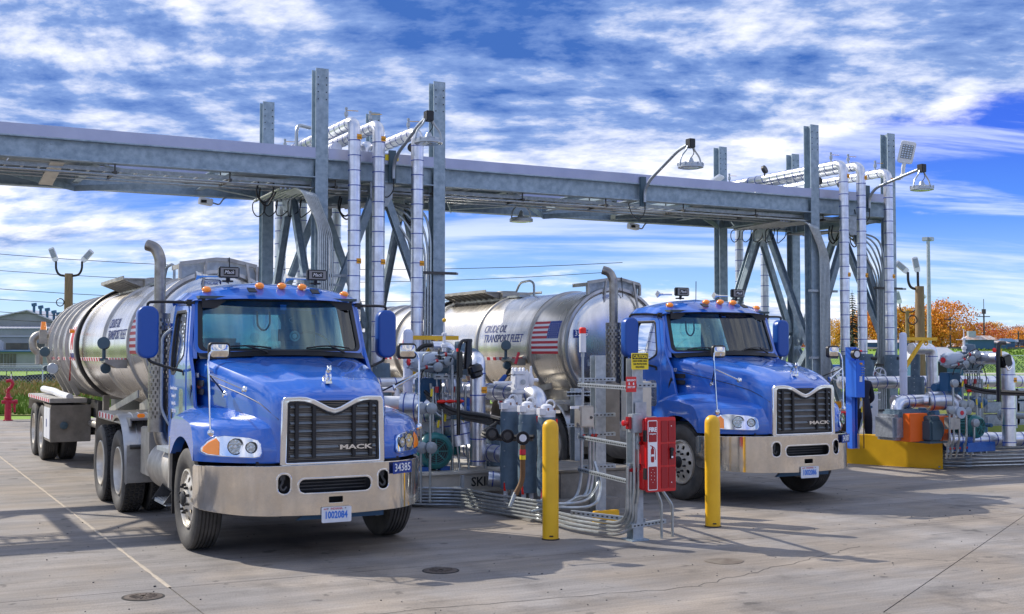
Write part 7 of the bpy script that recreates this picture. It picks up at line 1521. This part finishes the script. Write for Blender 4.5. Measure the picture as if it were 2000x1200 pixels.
ob('support_bar',MB().tube([(x,y,1.2),(x,y,2.05),(x+.02,y,2.18),(x+.16,y,2.18)],.04,8,.06),'black_gloss',t); ob('coupler_block',MB().box((x+.12,y-.04,1.88),(.20,.14,.20),MX.Rotation(R(-15),3,'Y')),'black_gloss',t,.02); ob('steel_loop',MB().tube([(x+.06,y-.1,1.80),(x+.10,y-.12,1.72),(x+.18,y-.12,1.78)],.016,6,.03),'chrome',t); ob('red_tag',MB().ball((x-.09,y,2.06),.05,10,6,(1,.3,.8)),'red_vivid',t); ob('yellow_tag',MB().box((x+.07,y,2.0),(.03,.01,.16)),'yellow',t)
t=thing('hose_bundle','black hose bundle running right from the right manifold to the gooseneck','hoses')
for k in range(3):
    o=V((0,.03*k,.02*(k%2)-.014*k)); ob('hose',MB().tube([V((16.826,15.2,1.495))+o,V((16.94,15,1.427))+o,V((16.971,14.7,1.363))+o,V((17.057,14.4,1.353))+o,V((17.199,14,1.345))+o],.028,8,.15),('hose_black','hose_black','hose_grey')[k],t)
t=thing('conduit_riser','group of conduit risers with round grey heads in front of the right motor','conduits')
for i,(q,z1,zh) in enumerate((((16.205,14.7,0.549),1.10,1.05),((16.302,14.7,0.546),1.5,1.5),((16.436,14.7,0.541),1.05,1.0),((16.607,14.7,0.536),1.1,1.03),((16.792,14.7,0.529),.88,.82))):
    x=q[0]; ob('riser_tube',MB().tube([(x,14.8,z1),(x,14.8,.55),(x+.02,14.85,.42),(x+.02,14.9,.22)],.018,8,.06),'conduit',t); ob('round_head',MB().lathe((x,14.77,zh),(-.1,-1,0),[(-.04,.05),(-.03,.07 if i!=2 else .10),(.03,.07 if i!=2 else .10),(.035,.06),(.04,0)],18),'fitting_grey' if i!=2 else 'act_grey',t); 
    if i==2: ob('red_disc',MB().lathe((x-.004,14.735,zh),(-.1,-1,0),[(0,.04),(.008,.04),(.009,0)],12),'red_ink',t)
    fitting((x+.02,14.86,.40),t,.026)
for q in((16.504,14.75,1.143),(16.676,14.75,1.14)): ob('round_head',MB().lathe((q[0],14.77,q[2]),(-.1,-1,0),[(-.04,.05),(-.03,.07),(.03,.07),(.04,0)],16),'fitting_grey',t)
tag(ob('small_box',MB().b2(((16.21,14.8,0.732)[0],14.78,.72),((16.441,14.8,0.726)[0],14.92,.92)),'dull_aluminium',bev=.005),'small steel junction box in front of the right motor','junction box')
t=thing('blue_pump','pair of small blue pump heads beyond the right conduit risers','pump'); 
for q in((17.834,15.6,1.123),(16.847,15.6,1.404)):
    q=V(q); ob('pump_head',MB().lathe(q+V((-.14,0,0)),(1,0,0),[(0,0),(0,.07),(.08,.09),(.16,.09),(.17,.11),(.20,.11),(.22,.07),(.30,.06),(.3,0)],16),'steel_blue',t)
t=thing('background_pipework','jumble of grey pipes and valves further back on the right island','pipes'); rn=random.Random(33)
for k in range(34):
    x=rn.uniform(17.2,22.5); y=rn.uniform(16.3,19.5); z=rn.uniform(.25,1.15); d=rn.choice((V((1,0,0)),V((0,0,1)),V((0,1,0)))); L=rn.uniform(.25,.8); r=rn.uniform(.02,.07); p=V((x,y,z)); ob('pipe_piece',MB().cyl(p-d*L/2,p+d*L/2,r,n=10),rn.choice(('fitting_grey','steel_blue','galv_light','white_paint','insulation','galv_light')),t)
    if k%3==0: ob('flange',MB().cyl(p+d*L/2,p+d*(L/2+.03),r*1.9,n=12),'fitting_grey',t)
for i,(q,w) in enumerate((((20.493,17.5,0.756),1.0),((21.178,17.5,0.74),1.1))):
    t=thing('grey_filter_bank',('grey stacked filter bank between the right motor and gooseneck','grey stacked filter bank at the right edge of the photo')[i],'filter')
    for k in range(3): ob('filter_case',MB().box((q[0],17.5,.65+.26*k),(w,.4,.22)),'galv_light',t,.03)
tag(ob('wrapped_vessel',MB().lathe((21.0,15.6,.75),(1,0,0),[(-.5,0),(-.5,.2),(-.4,.3),(.4,.3),(.5,.2),(.5,0)],20),'insulation'),'dark grey wrapped vessel cut by the right edge of the photo','vessel')
tag(ob('dry_mound',MB().add([],[])if 0 else MB().ball((26.5,24.0,-.1),2.2,14,8,(1.3,1,.4)),'weed_ground'),'low mound of dry grass behind the right motor','mound')
# ================= PEOPLE =================
def skin_body(name,verts,edges,m,parent,sub=2):
    me=bpy.data.meshes.new(name); me.from_pydata([v[0] for v in verts],edges,[]); o=link(name,me,parent); sm=o.modifiers.new('s','SKIN'); 
    for i,v in enumerate(verts): sv=me.skin_vertices[0].data[i]; sv.radius=(v[1],v[2] if len(v)>2 else v[1])
    me.skin_vertices[0].data[0].use_root=True; o.modifiers.new('u','SUBSURF').levels=sub; o.modifiers['u'].render_levels=sub
    dg=bpy.context.evaluated_depsgraph_get(); dg.update(); m2=bpy.data.meshes.new_from_object(o.evaluated_get(dg)); o.modifiers.clear(); o.data=m2; m2.name=name; m2.materials.clear(); m2.materials.append(MT[m]); m2.shade_smooth(); return o
def person(loc,rz,label,up,bodymat,legmat,glove,lean=0.0,bare=False):
    t=thing('person',label,'person',loc,R(rz))
    pelvis=((0,0,.95),.15,.12); L=lean
    vs=[pelvis,((0,-.04-L*.3,1.15),.15,.11),((0,-.06-L*.8,1.38),.17,.11),((0,-.05-L,1.50),.07,.07),((0,-.06-L*1.05,1.58),.055,.055),
        ((-.10,0,.90),.10,.10),((-.12,-.02,.50),.07,.07),((-.13,.03,.10),.055,.055),((.10,0,.90),.10,.10),((.12,-.05,.50),.07,.07),((.13,.0,.10),.055,.055),
        ((-.19,-.05-L*.9,1.44),.065,.065),((.19,-.05-L*.9,1.44),.065,.065)]
    ed=[(0,1),(1,2),(2,3),(3,4),(0,5),(5,6),(6,7),(0,8),(8,9),(9,10),(2,11),(2,12)]
    arms=up
    i=len(vs)
    for s,(e,w) in zip((11,12),arms):
        vs+=[(e,.05,.05),(w,.038,.038)]; ed+=[(s,i),(i,i+1)]; i+=2
    skin_body('body_in_coverall',vs,ed,bodymat,t)
    hc=V((0,-.08-L*1.15,1.69)); hb=MB(); hb.ball(hc,.105,16,12,(.86,1.0,1.15)); hb.ball(hc+V((0,-.108,-.015)),.02,8,6,(.8,1,1.4)); hb.ball(hc+V((-.09,.0,-.01)),.025,6,5,(.4,1,1.3)); hb.ball(hc+V((.09,.0,-.01)),.025,6,5,(.4,1,1.3)); hd_=ob('head',hb,'skin',t)
    for s in(-1,1): ob('eye',MB().ball(hc+V((s*.036,-.094,.018)),.011,6,5),'black',hd_)
    ob('mouth',MB().box(hc+V((0,-.096,-.055)),(.045,.008,.006)),'red_dark',hd_)
    ob('hard_hat',MB().lathe(hc+V((0,0,.03)),(0,0,1),[(0,.135),(.012,.135),(.014,.118),(.06,.112),(.10,.08),(.125,.03),(.127,0)],20),'hardhat',t)
    for (e,w) in arms:
        e,w=V(e),V(w); d=(w-e).normalized(); s=d.cross(V((0,1,0))).normalized() if abs(d.y)<.9 else V((1,0,0)); nrm=d.cross(s)
        vs=[(w-d*.02,.030,.022),(w+d*.05,.040,.018)]; ed=[(0,1)]
        k=2
        for j,(o_,ln) in enumerate(((-.030,.075),(-.010,.088),(.011,.082),(.030,.066))):
            base=w+d*.07+s*o_; vs+=[(base,.0105,.010),(base+d*ln*.5+nrm*.012,.0095,.009),(base+d*ln*.85+nrm*.045,.008,.008)]; ed+=[(1,k),(k,k+1),(k+1,k+2)]; k+=3
        vs+=[(w+d*.015-s*.045+nrm*.01,.012,.011),(w+d*.06-s*.07+nrm*.03,.010,.010)]; ed+=[(0,k),(k,k+1)]
        skin_body('gloved_hand',vs,ed,glove,t,2)
    for s in(-1,1): ob('boot',MB().box((s*.13,-.05,.05),(.10,.28,.10)),'black',t,.03)
    return t
hnd=(8.763,16.5,1.714)
person((8.20,16.9,0),15,'worker in blue coverall reaching up with a black gloved hand toward the tank lamp',[((-.30,-.16,1.22),(-.22,-.36,1.12)),((.38,-.14,1.42),(.58,-.22,1.68))],'coverall_blue','jeans','glove_black')
t=thing('red_grip_cord','red handle on a coiled black cord held up by the worker','cord'); q=V((8.932,16.7,1.932)); ob('red_grip',MB().cyl(q+V((-.03,0,-.09)),q+V((.03,0,.09)),.022),'red_ink',t)
pts=[]; A_=V((8.878,16.7,1.758)); B_=V((8.453,16.6,1.605))
for k in range(161): f=k/160; a=2*math.pi*18*f; p=A_+(B_-A_)*f+V((0,0,-.18*math.sin(math.pi*f)))+V((.010*math.cos(a),.010*math.cos(a),.018*math.sin(a))); pts.append(p)
ob('coiled_cord',MB().tube(pts,.005,4),'black',t)
q=(16.405,17,0.778)
person((q[0],17.05,0),150,'worker in dark navy coverall with brown gloves bending behind the blue control post',[((-.26,-.25,1.15),(-.14,-.42,1.02)),((.26,-.25,1.15),(.12,-.44,1.0))],'coverall_navy','coverall_navy','glove_brown',.18)
